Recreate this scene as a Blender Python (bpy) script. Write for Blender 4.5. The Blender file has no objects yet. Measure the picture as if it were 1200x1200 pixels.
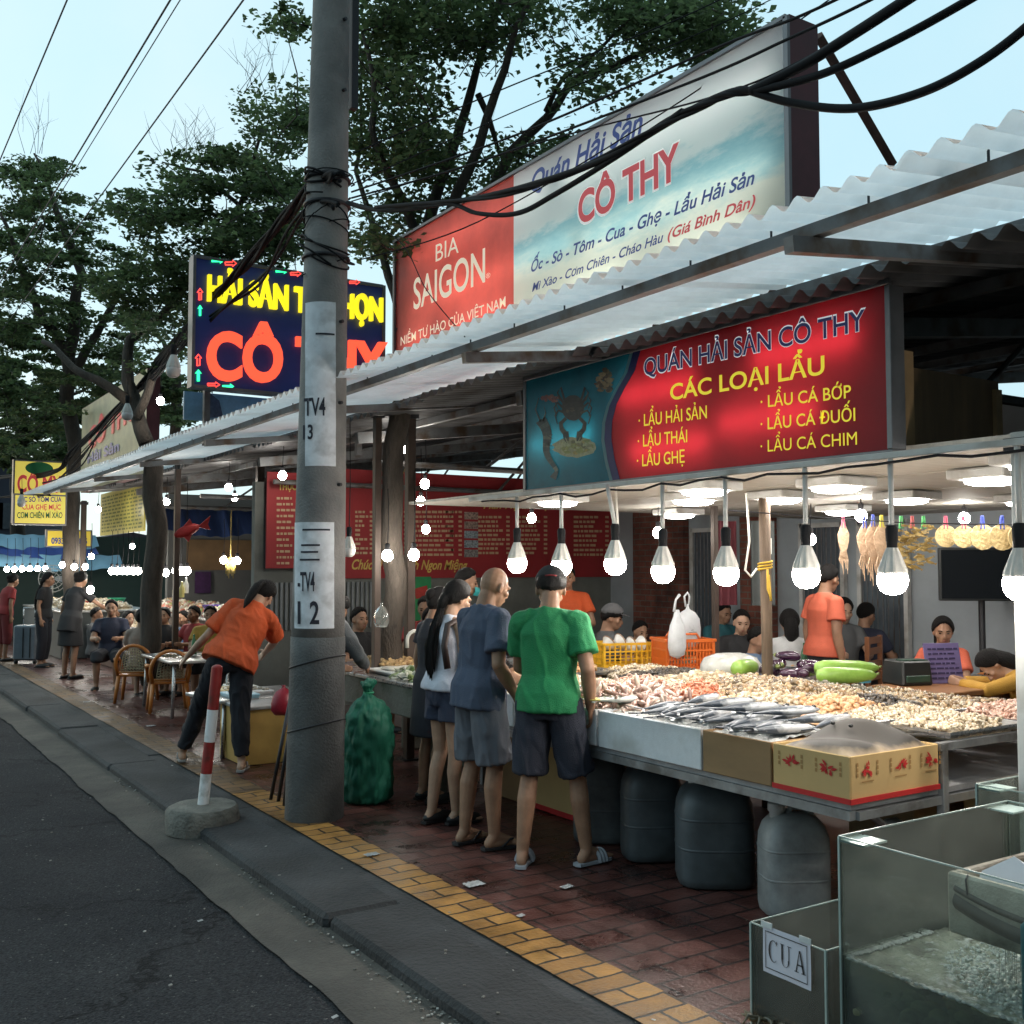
import bpy, bmesh, math, random
import numpy as np
from mathutils import Vector, Matrix, noise
R = math.radians
SC = bpy.context.scene
COL = SC.collection
rng = random.Random(7)
nrg = np.random.default_rng(11)

# ------------------------------------------------------------------ camera, sky, sun, exposure
FPX, YAW, PITCH, CAMZ = 1230.0, R(33.05), math.atan(65/1230.0), 1.65
cam_d = bpy.data.cameras.new('camera'); cam = bpy.data.objects.new('camera', cam_d); COL.objects.link(cam)
cam_d.sensor_width = 36.0; cam_d.lens = FPX/1200*36.0; cam_d.clip_start = .05; cam_d.clip_end = 2000
cam.location = (0, 0, CAMZ); cam.rotation_euler = (math.pi/2+PITCH, 0, -YAW)
SC.camera = cam
W = bpy.data.worlds.new("World"); SC.world = W; W.use_nodes = True
wn = W.node_tree.nodes; wl = W.node_tree.links
bg = wn['Background']
sky = wn.new('ShaderNodeTexSky'); sky.sky_type = 'NISHITA'; sky.sun_disc = False
SUN_EL, SUN_ROT = R(8), R(340)
sky.sun_elevation = SUN_EL; sky.sun_rotation = SUN_ROT; sky.air_density = 1.0; sky.dust_density = 1.5; sky.ozone_density = 1.2
SKY_STRENGTH = .13
# thin even evening cloud veil: the clear sky is mixed half and half with a pale constant
veil = wn.new('ShaderNodeMix'); veil.data_type = 'RGBA'; veil.inputs[0].default_value = .72
veil.inputs[7].default_value = (5.9, 8.9, 9.9, 1)
# the afterglow: the sky is bright ahead, down the street, and already dusky behind the camera
wtc = wn.new('ShaderNodeTexCoord'); wdt = wn.new('ShaderNodeVectorMath'); wdt.operation = 'DOT_PRODUCT'
wdt.inputs[1].default_value = (math.sin(R(-4))*math.cos(R(44)), math.cos(R(-4))*math.cos(R(44)), math.sin(R(44)))
wmr = wn.new('ShaderNodeMapRange'); wmr.interpolation_type = 'SMOOTHSTEP'; wmr.inputs[1].default_value = -.45; wmr.inputs[2].default_value = .55; wmr.inputs[3].default_value = .10; wmr.inputs[4].default_value = 1.0
wml = wn.new('ShaderNodeMix'); wml.data_type = 'RGBA'; wml.blend_type = 'MULTIPLY'; wml.inputs[0].default_value = 1
wl.new(wtc.outputs['Generated'], wdt.inputs[0]); wl.new(wdt.outputs['Value'], wmr.inputs[0]); wl.new(wmr.outputs[0], wml.inputs[7])
wnz = wn.new('ShaderNodeTexNoise'); wnz.inputs['Scale'].default_value = 2.6; wnz.inputs['Detail'].default_value = 6; wl.new(wtc.outputs['Generated'], wnz.inputs['Vector'])
wcr = wn.new('ShaderNodeValToRGB'); wcr.color_ramp.elements[0].position = .38; wcr.color_ramp.elements[1].position = .66; wcr.color_ramp.elements[0].color = (.585, .885, 1, 1); wcr.color_ramp.elements[1].color = (.72, .935, 1, 1); wl.new(wnz.outputs[0], wcr.inputs[0])
wsc = wn.new('ShaderNodeMix'); wsc.data_type = 'RGBA'; wsc.blend_type = 'MULTIPLY'; wsc.inputs[0].default_value = 1; wsc.inputs[7].default_value = (9.9, 9.9, 9.9, 1); wl.new(wcr.outputs[0], wsc.inputs[6]); wl.new(wsc.outputs[2], veil.inputs[7])
wl.new(sky.outputs[0], veil.inputs[6]); wl.new(veil.outputs[2], wml.inputs[6]); wl.new(wml.outputs[2], bg.inputs[0]); bg.inputs[1].default_value = SKY_STRENGTH
sun_d = bpy.data.lights.new('sun', 'SUN'); sun_d.energy = .05; sun_d.angle = R(20); sun_d.color = (1, .9, .8)
sun = bpy.data.objects.new('sun', sun_d); COL.objects.link(sun)
sun.rotation_euler = (R(90)-SUN_EL, 0, math.pi-SUN_ROT)
SC.view_settings.view_transform = 'Standard'; SC.view_settings.look = 'None'
SC.view_settings.exposure = 0.0; SC.view_settings.gamma = 1.0
SC.cycles.max_bounces = 8; SC.cycles.diffuse_bounces = 3; SC.cycles.transparent_max_bounces = 24
SC.cycles.sample_clamp_indirect = 4.0; SC.cycles.caustics_reflective = False; SC.cycles.caustics_refractive = False
SC.cycles.use_denoising = True

# ------------------------------------------------------------------ pixel rays of the photograph (1200 px square) to places in the world
_F = Vector((math.sin(YAW)*math.cos(PITCH), math.cos(YAW)*math.cos(PITCH), math.sin(PITCH)))
_R = Vector((math.cos(YAW), -math.sin(YAW), 0)); _U = _R.cross(_F)
def ray(u, v): return _F + _R*((u-600)/FPX) - _U*((v-600)/FPX)
def P(u, v, x=None, y=None, z=None, d=None):
    r = ray(u, v); o = Vector((0, 0, CAMZ))
    if x is not None: t = x/r.x
    elif y is not None: t = y/r.y
    elif z is not None: t = (z-CAMZ)/r.z
    else: t = d
    return o + r*t
def ground(u, v, z=0.0): return P(u, v, z=z)

# ------------------------------------------------------------------ materials
MATS = {}
def _bsdf(name):
    m = bpy.data.materials.new(name); m.use_nodes = True; MATS[name] = m
    return m, m.node_tree.nodes, m.node_tree.links, m.node_tree.nodes['Principled BSDF']
def c4(c, k=1.0): return (min(1, c[0]*k), min(1, c[1]*k), min(1, c[2]*k), 1)
def M(name, col, rough=.6, metal=0., n=.25, ns=6., bump=0., bs=40., spec=.5, emit=0., ecol=None, coat=0., stretch=None, sss=0., dirt=None, dscale=2.):
    if name in MATS: return MATS[name]
    m, N, L, b = _bsdf(name)
    b.inputs['Roughness'].default_value = rough; b.inputs['Metallic'].default_value = metal
    b.inputs['Specular IOR Level'].default_value = spec
    if coat: b.inputs['Coat Weight'].default_value = coat
    tc = N.new('ShaderNodeTexCoord'); src = tc.outputs['Object']
    if stretch:
        mp = N.new('ShaderNodeMapping'); mp.inputs['Scale'].default_value = stretch; L.new(src, mp.inputs[0]); src = mp.outputs[0]
    if n > 0:
        nt = N.new('ShaderNodeTexNoise'); nt.inputs['Scale'].default_value = ns; nt.inputs['Detail'].default_value = 6; nt.inputs['Roughness'].default_value = .65
        L.new(src, nt.inputs['Vector'])
        cr = N.new('ShaderNodeValToRGB'); cr.color_ramp.elements[0].position = .3; cr.color_ramp.elements[1].position = .72
        cr.color_ramp.elements[0].color = c4(col, 1-n); cr.color_ramp.elements[1].color = c4(col, 1+n)
        L.new(nt.outputs[0], cr.inputs[0]); out = cr.outputs[0]
        if dirt:
            n2 = N.new('ShaderNodeTexNoise'); n2.inputs['Scale'].default_value = dscale; n2.inputs['Detail'].default_value = 8; L.new(src, n2.inputs['Vector'])
            r2 = N.new('ShaderNodeValToRGB'); r2.color_ramp.elements[0].position = .48; r2.color_ramp.elements[1].position = .68
            L.new(n2.outputs[0], r2.inputs[0])
            mx = N.new('ShaderNodeMix'); mx.data_type = 'RGBA'; L.new(r2.outputs[0], mx.inputs[0]); L.new(out, mx.inputs[6]); mx.inputs[7].default_value = c4(dirt)
            out = mx.outputs[2]
        L.new(out, b.inputs['Base Color'])
        rr = N.new('ShaderNodeMapRange'); rr.inputs[3].default_value = max(.02, rough-.12); rr.inputs[4].default_value = min(1, rough+.12)
        L.new(nt.outputs[0], rr.inputs[0]); L.new(rr.outputs[0], b.inputs['Roughness'])
    else: b.inputs['Base Color'].default_value = c4(col)
    if bump:
        nb = N.new('ShaderNodeTexNoise'); nb.inputs['Scale'].default_value = bs; nb.inputs['Detail'].default_value = 5; L.new(src, nb.inputs['Vector'])
        bp = N.new('ShaderNodeBump'); bp.inputs['Strength'].default_value = min(1, bump); bp.inputs['Distance'].default_value = .02*max(1, bump)
        L.new(nb.outputs[0], bp.inputs['Height']); L.new(bp.outputs[0], b.inputs['Normal'])
    if emit:
        b.inputs['Emission Color'].default_value = c4(ecol or col); b.inputs['Emission Strength'].default_value = emit
    if sss: b.inputs['Subsurface Weight'].default_value = sss; b.inputs['Subsurface Radius'].default_value = (.02, .008, .004)
    return m
def MI(name, cols, rough=.5, spec=.5, trans=0., bump=0., bs=60., coat=0., jitter=.25):
    """every loose piece of the mesh takes its own colour"""
    if name in MATS: return MATS[name]
    m, N, L, b = _bsdf(name)
    g = N.new('ShaderNodeNewGeometry'); cr = N.new('ShaderNodeValToRGB'); e = cr.color_ramp.elements
    cr.color_ramp.interpolation = 'LINEAR'
    while len(e) < len(cols): e.new(.5)
    for i, c in enumerate(cols): e[i].position = i/max(1, len(cols)-1); e[i].color = c4(c)
    L.new(g.outputs['Random Per Island'], cr.inputs[0]); out = cr.outputs[0]
    if jitter:
        tc = N.new('ShaderNodeTexCoord'); nt = N.new('ShaderNodeTexNoise'); nt.inputs['Scale'].default_value = 45; nt.inputs['Detail'].default_value = 3
        L.new(tc.outputs['Object'], nt.inputs['Vector'])
        mr = N.new('ShaderNodeMapRange'); mr.inputs[1].default_value = .3; mr.inputs[2].default_value = .7; mr.inputs[3].default_value = 1-jitter; mr.inputs[4].default_value = 1+jitter
        L.new(nt.outputs[0], mr.inputs[0])
        hv = N.new('ShaderNodeHueSaturation'); L.new(mr.outputs[0], hv.inputs['Value']); L.new(out, hv.inputs['Color']); out = hv.outputs[0]
        if bump:
            bp = N.new('ShaderNodeBump'); bp.inputs['Strength'].default_value = bump; bp.inputs['Distance'].default_value = .01
            L.new(nt.outputs[0], bp.inputs['Height']); L.new(bp.outputs[0], b.inputs['Normal'])
    L.new(out, b.inputs['Base Color'])
    b.inputs['Roughness'].default_value = rough; b.inputs['Specular IOR Level'].default_value = spec
    if coat: b.inputs['Coat Weight'].default_value = coat
    if trans:
        tr = N.new('ShaderNodeBsdfTranslucent'); L.new(out, tr.inputs[0]); mx = N.new('ShaderNodeMixShader'); mx.inputs[0].default_value = trans
        L.new(b.outputs[0], mx.inputs[1]); L.new(tr.outputs[0], mx.inputs[2]); L.new(mx.outputs[0], N['Material Output'].inputs[0])
    return m
def ME(name, col, s, base=None):
    if name in MATS: return MATS[name]
    m, N, L, b = _bsdf(name)
    b.inputs['Base Color'].default_value = c4(base or col); b.inputs['Emission Color'].default_value = c4(col); b.inputs['Emission Strength'].default_value = s
    b.inputs['Roughness'].default_value = .4
    return m
def MGLASS(name, tint=(.8, .93, .88), refl=.08, op=.0, opcol=(.4, .45, .4)):
    if name in MATS: return MATS[name]
    m, N, L, b = _bsdf(name); N.remove(b)
    t = N.new('ShaderNodeBsdfTransparent'); t.inputs[0].default_value = c4(tint)
    g = N.new('ShaderNodeBsdfGlossy'); g.inputs['Roughness'].default_value = .04
    lw = N.new('ShaderNodeFresnel'); lw.inputs[0].default_value = 1.45
    mx = N.new('ShaderNodeMixShader'); L.new(lw.outputs[0], mx.inputs[0]); L.new(t.outputs[0], mx.inputs[1]); L.new(g.outputs[0], mx.inputs[2])
    d0 = N.new('ShaderNodeBsdfDiffuse'); d0.inputs[0].default_value = c4(opcol); d1 = N.new('ShaderNodeBsdfTranslucent'); d1.inputs[0].default_value = c4(opcol); d = N.new('ShaderNodeMixShader'); d.inputs[0].default_value = .6; L.new(d0.outputs[0], d.inputs[1]); L.new(d1.outputs[0], d.inputs[2])
    tc = N.new('ShaderNodeTexCoord'); nt = N.new('ShaderNodeTexNoise'); nt.inputs['Scale'].default_value = 9; nt.inputs['Detail'].default_value = 8
    L.new(tc.outputs['Object'], nt.inputs['Vector'])
    mr = N.new('ShaderNodeMapRange'); mr.inputs[1].default_value = .35; mr.inputs[2].default_value = .75; mr.inputs[3].default_value = op*.8; mr.inputs[4].default_value = min(1, op*1.25)
    L.new(nt.outputs[0], mr.inputs[0])
    m2 = N.new('ShaderNodeMixShader'); L.new(mr.outputs[0], m2.inputs[0]); L.new(mx.outputs[0], m2.inputs[1]); L.new(d.outputs[0], m2.inputs[2])
    L.new(m2.outputs[0], N['Material Output'].inputs[0])
    return m
def MTRANS(name, col, t=.5, rough=.4, n=.12, ns=3.):
    """sheet that lets light through (plastic roofing, sign faces, thin bags)"""
    if name in MATS: return MATS[name]
    m = M(name, col, rough, n=n, ns=ns); N = m.node_tree.nodes; L = m.node_tree.links; b = N['Principled BSDF']
    tr = N.new('ShaderNodeBsdfTranslucent'); mx = N.new('ShaderNodeMixShader'); mx.inputs[0].default_value = t
    if b.inputs['Base Color'].links: L.new(b.inputs['Base Color'].links[0].from_socket, tr.inputs[0])
    else: tr.inputs[0].default_value = c4(col)
    L.new(b.outputs[0], mx.inputs[1]); L.new(tr.outputs[0], mx.inputs[2]); L.new(mx.outputs[0], N['Material Output'].inputs[0])
    return m

# ------------------------------------------------------------------ object helpers
def tag(o, label=None, cat=None, group=None, kind=None):
    if label: o['label'] = label
    if cat: o['category'] = cat
    if group: o['group'] = group
    if kind: o['kind'] = kind
    return o
def thing(name, label, cat, loc=(0, 0, 0), rz=0., group=None):
    o = bpy.data.objects.new(name, None); COL.objects.link(o); o.location = loc; o.rotation_euler = (0, 0, rz)
    o.empty_display_size = .1
    return tag(o, label, cat, group)
KIDS = {}
def link(name, me, parent=None):
    o = bpy.data.objects.new(name, me); COL.objects.link(o)
    if parent is not None:
        o.parent = parent; KIDS.setdefault(parent.name, []).append(o)
    return o
def copy_tree(o, parent=None):
    c = o.copy(); COL.objects.link(c)
    if parent is not None:
        c.parent = parent; KIDS.setdefault(parent.name, []).append(c)
    for k in list(KIDS.get(o.name, [])): copy_tree(k, c)
    return c
def dup(root, loc, rz=0., label=None, group=None, s=None):
    c = copy_tree(root); c.location = loc; c.rotation_euler = (0, 0, rz)
    if label: c['label'] = label
    if group: c['group'] = group
    if s: c.scale = (s, s, s) if not isinstance(s, tuple) else s
    return c
def frame_of(d):
    d = d.normalized(); a = Vector((0, 0, 1)) if abs(d.z) < .9 else Vector((1, 0, 0))
    x = a.cross(d).normalized(); return x, d.cross(x)

class MB:
    def __init__(s): s.v = []; s.f = []; s.mi = []; s.cur = 0
    def add(s, vs, fs):
        o = len(s.v); s.v.extend([tuple(p) for p in vs]); s.f.extend([tuple(i+o for i in f) for f in fs]); s.mi.extend([s.cur]*len(fs)); return s
    def box(s, c, size, b=0., rot=None, taper=1.):
        c = Vector(c); h = Vector(size)/2; b = min(b, min(h)*.95); vs = []; fs = []
        if b <= 0:
            for z in (-1, 1):
                for y in (-1, 1):
                    for x in (-1, 1):
                        k = taper if z > 0 else 1
                        vs.append(Vector((x*h.x*k, y*h.y*k, z*h.z)))
            fs = [(0, 2, 3, 1), (4, 5, 7, 6), (0, 1, 5, 4), (2, 6, 7, 3), (0, 4, 6, 2), (1, 3, 7, 5)]
        else:
            idx = {}
            for sx in (-1, 1):
                for sy in (-1, 1):
                    for sz in (-1, 1):
                        k = taper if sz > 0 else 1
                        for a in range(3):
                            p = Vector((sx*(h.x-b)*k, sy*(h.y-b)*k, sz*(h.z-b)))
                            p[a] = (sx, sy, sz)[a]*h[a]*(k if a < 2 else 1)
                            idx[sx, sy, sz, a] = len(vs); vs.append(p)
            S = (-1, 1)
            for a in range(3):
                o1, o2 = [i for i in range(3) if i != a]
                for sg in S:
                    q = []
                    for (p1, p2) in ((-1, -1), (1, -1), (1, 1), (-1, 1)):
                        k = [0, 0, 0]; k[a] = sg; k[o1] = p1; k[o2] = p2; q.append(idx[k[0], k[1], k[2], a])
                    fs.append(q)
                for p1 in S:
                    for p2 in S:
                        q = []
                        for sg, aa in ((-1, o1), (1, o1), (1, o2), (-1, o2)):
                            k = [0, 0, 0]; k[a] = sg; k[o1] = p1; k[o2] = p2; q.append(idx[k[0], k[1], k[2], aa])
                        fs.append(q)
            for sx in S:
                for sy in S:
                    for sz in S: fs.append([idx[sx, sy, sz, a] for a in range(3)])
        if rot is not None: vs = [rot @ p for p in vs]
        return s.add([p+c for p in vs], fs)
    def quad(s, a, b, c, d): return s.add([a, b, c, d], [(0, 1, 2, 3)])
    def tube(s, pts, r, n=8, caps=True, flat=None):
        pts = [Vector(p) for p in pts]; m = len(pts)
        rs = [r]*m if not isinstance(r, (list, tuple)) else list(r)
        vs = []; x = None
        for i, p in enumerate(pts):
            d = (pts[min(i+1, m-1)]-pts[max(i-1, 0)])
            if d.length < 1e-9: d = Vector((0, 0, 1))
            d.normalize()
            if x is None: x, y = frame_of(d)
            else:
                x = (x - d*x.dot(d))
                if x.length < 1e-6: x, y = frame_of(d)
                x.normalize(); y = d.cross(x)
            for k in range(n):
                a = 2*math.pi*k/n; vs.append(p + x*(math.cos(a)*rs[i]) + y*(math.sin(a)*rs[i]*(flat or 1)))
        fs = [(i*n+k, i*n+(k+1) % n, (i+1)*n+(k+1) % n, (i+1)*n+k) for i in range(m-1) for k in range(n)]
        if caps: fs += [tuple(reversed(range(n))), tuple((m-1)*n+k for k in range(n))]
        return s.add(vs, fs)
    def lathe(s, prof, c=(0, 0, 0), n=16, rot=None, caps=True, sx=1., sy=1.):
        c = Vector(c); vs = []; m = len(prof)
        for r, z in prof:
            for k in range(n):
                a = 2*math.pi*k/n; p = Vector((r*math.cos(a)*sx, r*math.sin(a)*sy, z)); vs.append((rot @ p if rot else p)+c)
        fs = [(i*n+k, i*n+(k+1) % n, (i+1)*n+(k+1) % n, (i+1)*n+k) for i in range(m-1) for k in range(n)]
        if caps: fs += [tuple(reversed(range(n))), tuple((m-1)*n+k for k in range(n))]
        return s.add(vs, fs)
    def capsule(s, a, b, ra, rb, n=12, k=4):
        a = Vector(a); b = Vector(b); d = b-a; L = d.length
        if L < 1e-6: d = Vector((0, 0, 1)); L = 1e-6
        d = d/L; x, y = frame_of(d); pr = []
        for i in range(k+1):
            t = math.pi/2*(1-i/k); pr.append((ra*math.cos(t)+1e-4, -ra*math.sin(t)))
        for i in range(k+1):
            t = math.pi/2*i/k; pr.append((rb*math.cos(t)+1e-4, L+rb*math.sin(t)))
        vs = []
        for r, h in pr:
            for j in range(n):
                t = 2*math.pi*j/n; vs.append(a+d*h+x*(math.cos(t)*r)+y*(math.sin(t)*r))
        m = len(pr)
        fs = [(i*n+j, i*n+(j+1) % n, (i+1)*n+(j+1) % n, (i+1)*n+j) for i in range(m-1) for j in range(n)]
        fs += [tuple(reversed(range(n))), tuple((m-1)*n+j for j in range(n))]
        return s.add(vs, fs)
    def ell(s, c, r, rot=None, nu=14, nv=9):
        c = Vector(c); vs = []
        for i in range(nv+1):
            t = math.pi*i/nv
            for j in range(nu):
                a = 2*math.pi*j/nu; q = max(math.sin(t), 1e-3)
                p = Vector((r[0]*q*math.cos(a), r[1]*q*math.sin(a), -r[2]*math.cos(t))); vs.append((rot @ p if rot else p)+c)
        fs = [(i*nu+j, i*nu+(j+1) % nu, (i+1)*nu+(j+1) % nu, (i+1)*nu+j) for i in range(nv) for j in range(nu)]
        fs += [tuple(reversed(range(nu))), tuple(nv*nu+j for j in range(nu))]
        return s.add(vs, fs)
    def loft(s, rings, caps=True):
        n = len(rings[0]); m = len(rings); vs = [p for r in rings for p in r]
        fs = [(i*n+k, i*n+(k+1) % n, (i+1)*n+(k+1) % n, (i+1)*n+k) for i in range(m-1) for k in range(n)]
        if caps: fs += [tuple(reversed(range(n))), tuple((m-1)*n+k for k in range(n))]
        return s.add(vs, fs)
    def prism(s, poly, O, ex, ey, depth):
        O = Vector(O); ex = Vector(ex); ey = Vector(ey); nn = ex.cross(ey); k = len(poly)
        a = [O+ex*p[0]+ey*p[1] for p in poly]; b = [p+nn*depth for p in a]
        return s.add(a+b, [tuple(reversed(range(k))), tuple(range(k, 2*k))]+[(i, (i+1) % k, k+(i+1) % k, k+i) for i in range(k)])
    def grid(s, fn, nu, nv, wrap=False):
        vs = [fn(i/nu, j/nv) for j in range(nv+1) for i in range(nu+1)]
        fs = [(j*(nu+1)+i, j*(nu+1)+i+1, (j+1)*(nu+1)+i+1, (j+1)*(nu+1)+i) for j in range(nv) for i in range(nu)]
        return s.add(vs, fs)
    def xf(s, mat): s.v = [tuple(mat @ Vector(p)) for p in s.v]; return s
    def build(s, name, mat, parent=None, smooth=False, world=False, off=None):
        me = bpy.data.meshes.new(name); V = s.v
        loc = Vector((0, 0, 0))
        if parent is not None and world:
            r = parent
            while r.parent is not None: r = r.parent
            loc = r.location.copy()
        elif parent is None and V:
            a = np.array(V); lo = a.min(0); hi = a.max(0); loc = Vector(((lo[0]+hi[0])/2, (lo[1]+hi[1])/2, lo[2]))
        me.from_pydata([(p[0]-loc.x, p[1]-loc.y, p[2]-loc.z) for p in V], [], s.f)
        for mm in (mat if isinstance(mat, (list, tuple)) else [mat]): me.materials.append(mm)
        if len(me.materials) > 1: me.polygons.foreach_set('material_index', s.mi)
        bm = bmesh.new(); bm.from_mesh(me); bmesh.ops.recalc_face_normals(bm, faces=bm.faces); bm.to_mesh(me); bm.free()
        if smooth:
            me.polygons.foreach_set('use_smooth', [True]*len(me.polygons))
            if smooth is not True: me.set_sharp_from_angle(angle=R(smooth))
        me.update(); o = link(name, me, parent)
        if parent is None: o.location = loc
        return o
def np_mesh(name, V, F, mat, parent=None, smooth=False, off=(0, 0, 0)):
    """V (n,3), F (m,k) with k 3 or 4"""
    me = bpy.data.meshes.new(name); V = np.asarray(V, dtype=np.float32)-np.asarray(off, dtype=np.float32); F = np.asarray(F, dtype=np.int32); k = F.shape[1]
    me.vertices.add(len(V)); me.vertices.foreach_set('co', V.ravel())
    me.loops.add(F.size); me.loops.foreach_set('vertex_index', F.ravel())
    me.polygons.add(len(F)); me.polygons.foreach_set('loop_start', np.arange(0, F.size, k, dtype=np.int32))
    if smooth: me.polygons.foreach_set('use_smooth', np.ones(len(F), dtype=bool))
    me.materials.append(mat); me.update(calc_edges=True); me.validate()
    o = link(name, me, parent)
    if parent is None: o.location = off
    return o
def remesh(mb, voxel, it=4, fac=.5):
    me = bpy.data.meshes.new('tmp'); me.from_pydata(mb.v, [], mb.f)
    bm = bmesh.new(); bm.from_mesh(me); bmesh.ops.recalc_face_normals(bm, faces=bm.faces); bm.to_mesh(me); bm.free()
    o = bpy.data.objects.new('tmp', me); COL.objects.link(o)
    m = o.modifiers.new('r', 'REMESH'); m.mode = 'VOXEL'; m.voxel_size = voxel
    if it: q = o.modifiers.new('s', 'SMOOTH'); q.factor = fac; q.iterations = it
    dg = bpy.context.evaluated_depsgraph_get(); dg.update()
    out = bpy.data.meshes.new_from_object(o.evaluated_get(dg))
    bpy.data.objects.remove(o); bpy.data.meshes.remove(me)
    return out
def put_mesh(name, me, mat, parent, wr=0., wsc=9., seed=0., wstr=(1, 1, .45)):
    """link a remeshed mesh; wr: depth of cloth wrinkles"""
    me.name = name; me.materials.clear(); me.materials.append(mat)
    me.polygons.foreach_set('use_smooth', [True]*len(me.polygons))
    if wr:
        nr = [v.normal.copy() for v in me.vertices]
        for v, nn in zip(me.vertices, nr):
            p = v.co; q = Vector((p.x*wsc*wstr[0]+seed, p.y*wsc*wstr[1], p.z*wsc*wstr[2]+p.x*wsc*.5))
            h = noise.noise(q)+.5*noise.noise(q*2.3)
            v.co = p+nn*(wr*max(0, 1-abs(h)*2.6))
    me.update()
    return link(name, me, parent)

# ------------------------------------------------------------------ lettering
def text_mesh(body, bold=0., shear=0., res=5):
    cu = bpy.data.curves.new('t', 'FONT'); cu.body = body; cu.fill_mode = 'FRONT'; cu.offset = bold; cu.shear = shear; cu.resolution_u = res
    o = bpy.data.objects.new('t', cu); COL.objects.link(o)
    dg = bpy.context.evaluated_depsgraph_get(); dg.update()
    me = bpy.data.meshes.new_from_object(o.evaluated_get(dg))
    V = [v.co.copy() for v in me.vertices]; F = [tuple(p.vertices) for p in me.polygons]
    bpy.data.objects.remove(o); bpy.data.curves.remove(cu); bpy.data.meshes.remove(me)
    return V, F
def text_on(mb, body, O, ex, ez, w, cap, bold=0., shear=0., lift=.004, thick=0., slant=0.):
    """letters of cap height `cap` filling width w, baseline starting at O"""
    V, F = text_mesh(body, bold, shear)
    if not V: return
    x0 = min(v.x for v in V); x1 = max(v.x for v in V); sx = w/(x1-x0); sy = cap/.727
    O = Vector(O); ex = Vector(ex); ez = Vector(ez); nn = ex.cross(ez)
    pts = [O+ex*((v.x-x0)*sx)+ez*(v.y*sy+(v.x-x0)*sx*slant)+nn*lift for v in V]
    mb.add(pts, F)
    if thick:
        from collections import Counter
        cnt = Counter()
        for f in F:
            for i in range(len(f)): cnt[tuple(sorted((f[i], f[(i+1) % len(f)])))] += 1
        bd = [e for e, c in cnt.items() if c == 1]; vs = []; fs = []
        for a, b in bd:
            k = len(vs); vs += [pts[a], pts[b], pts[b]-nn*thick, pts[a]-nn*thick]; fs.append((k, k+1, k+2, k+3))
        mb.add(vs, fs)
class Board:
    """a flat sign standing in plane x=val (facing the street) or y=val (facing along it)"""
    def __init__(s, ax, val):
        s.ax = ax; s.val = val
        s.ex = Vector((0, -1, 0)) if ax == 'x' else Vector((1, 0, 0)); s.ez = Vector((0, 0, 1)); s.n = s.ex.cross(s.ez)
    def at(s, u, v): return P(u, v, x=s.val) if s.ax == 'x' else P(u, v, y=s.val)
    def a(s, p): return -p.y if s.ax == 'x' else p.x
    def pt(s, a, z, lift=0.):
        return Vector((s.val, -a, z))+s.n*lift if s.ax == 'x' else Vector((a, s.val, z))+s.n*lift
    def text(s, mb, body, u0, v0, u1, v1, cap=None, **k):
        """baseline from pixel (u0,v0) to (u1,v1); cap: cap height in pixels at the left end"""
        p = s.at(u0, v0); q = s.at(u1, v1); w = s.a(q)-s.a(p)
        h = s.at(u0, v0-cap).z-p.z
        text_on(mb, body, p, s.ex, s.ez, w, h, slant=(q.z-p.z)/w, **k)
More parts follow.
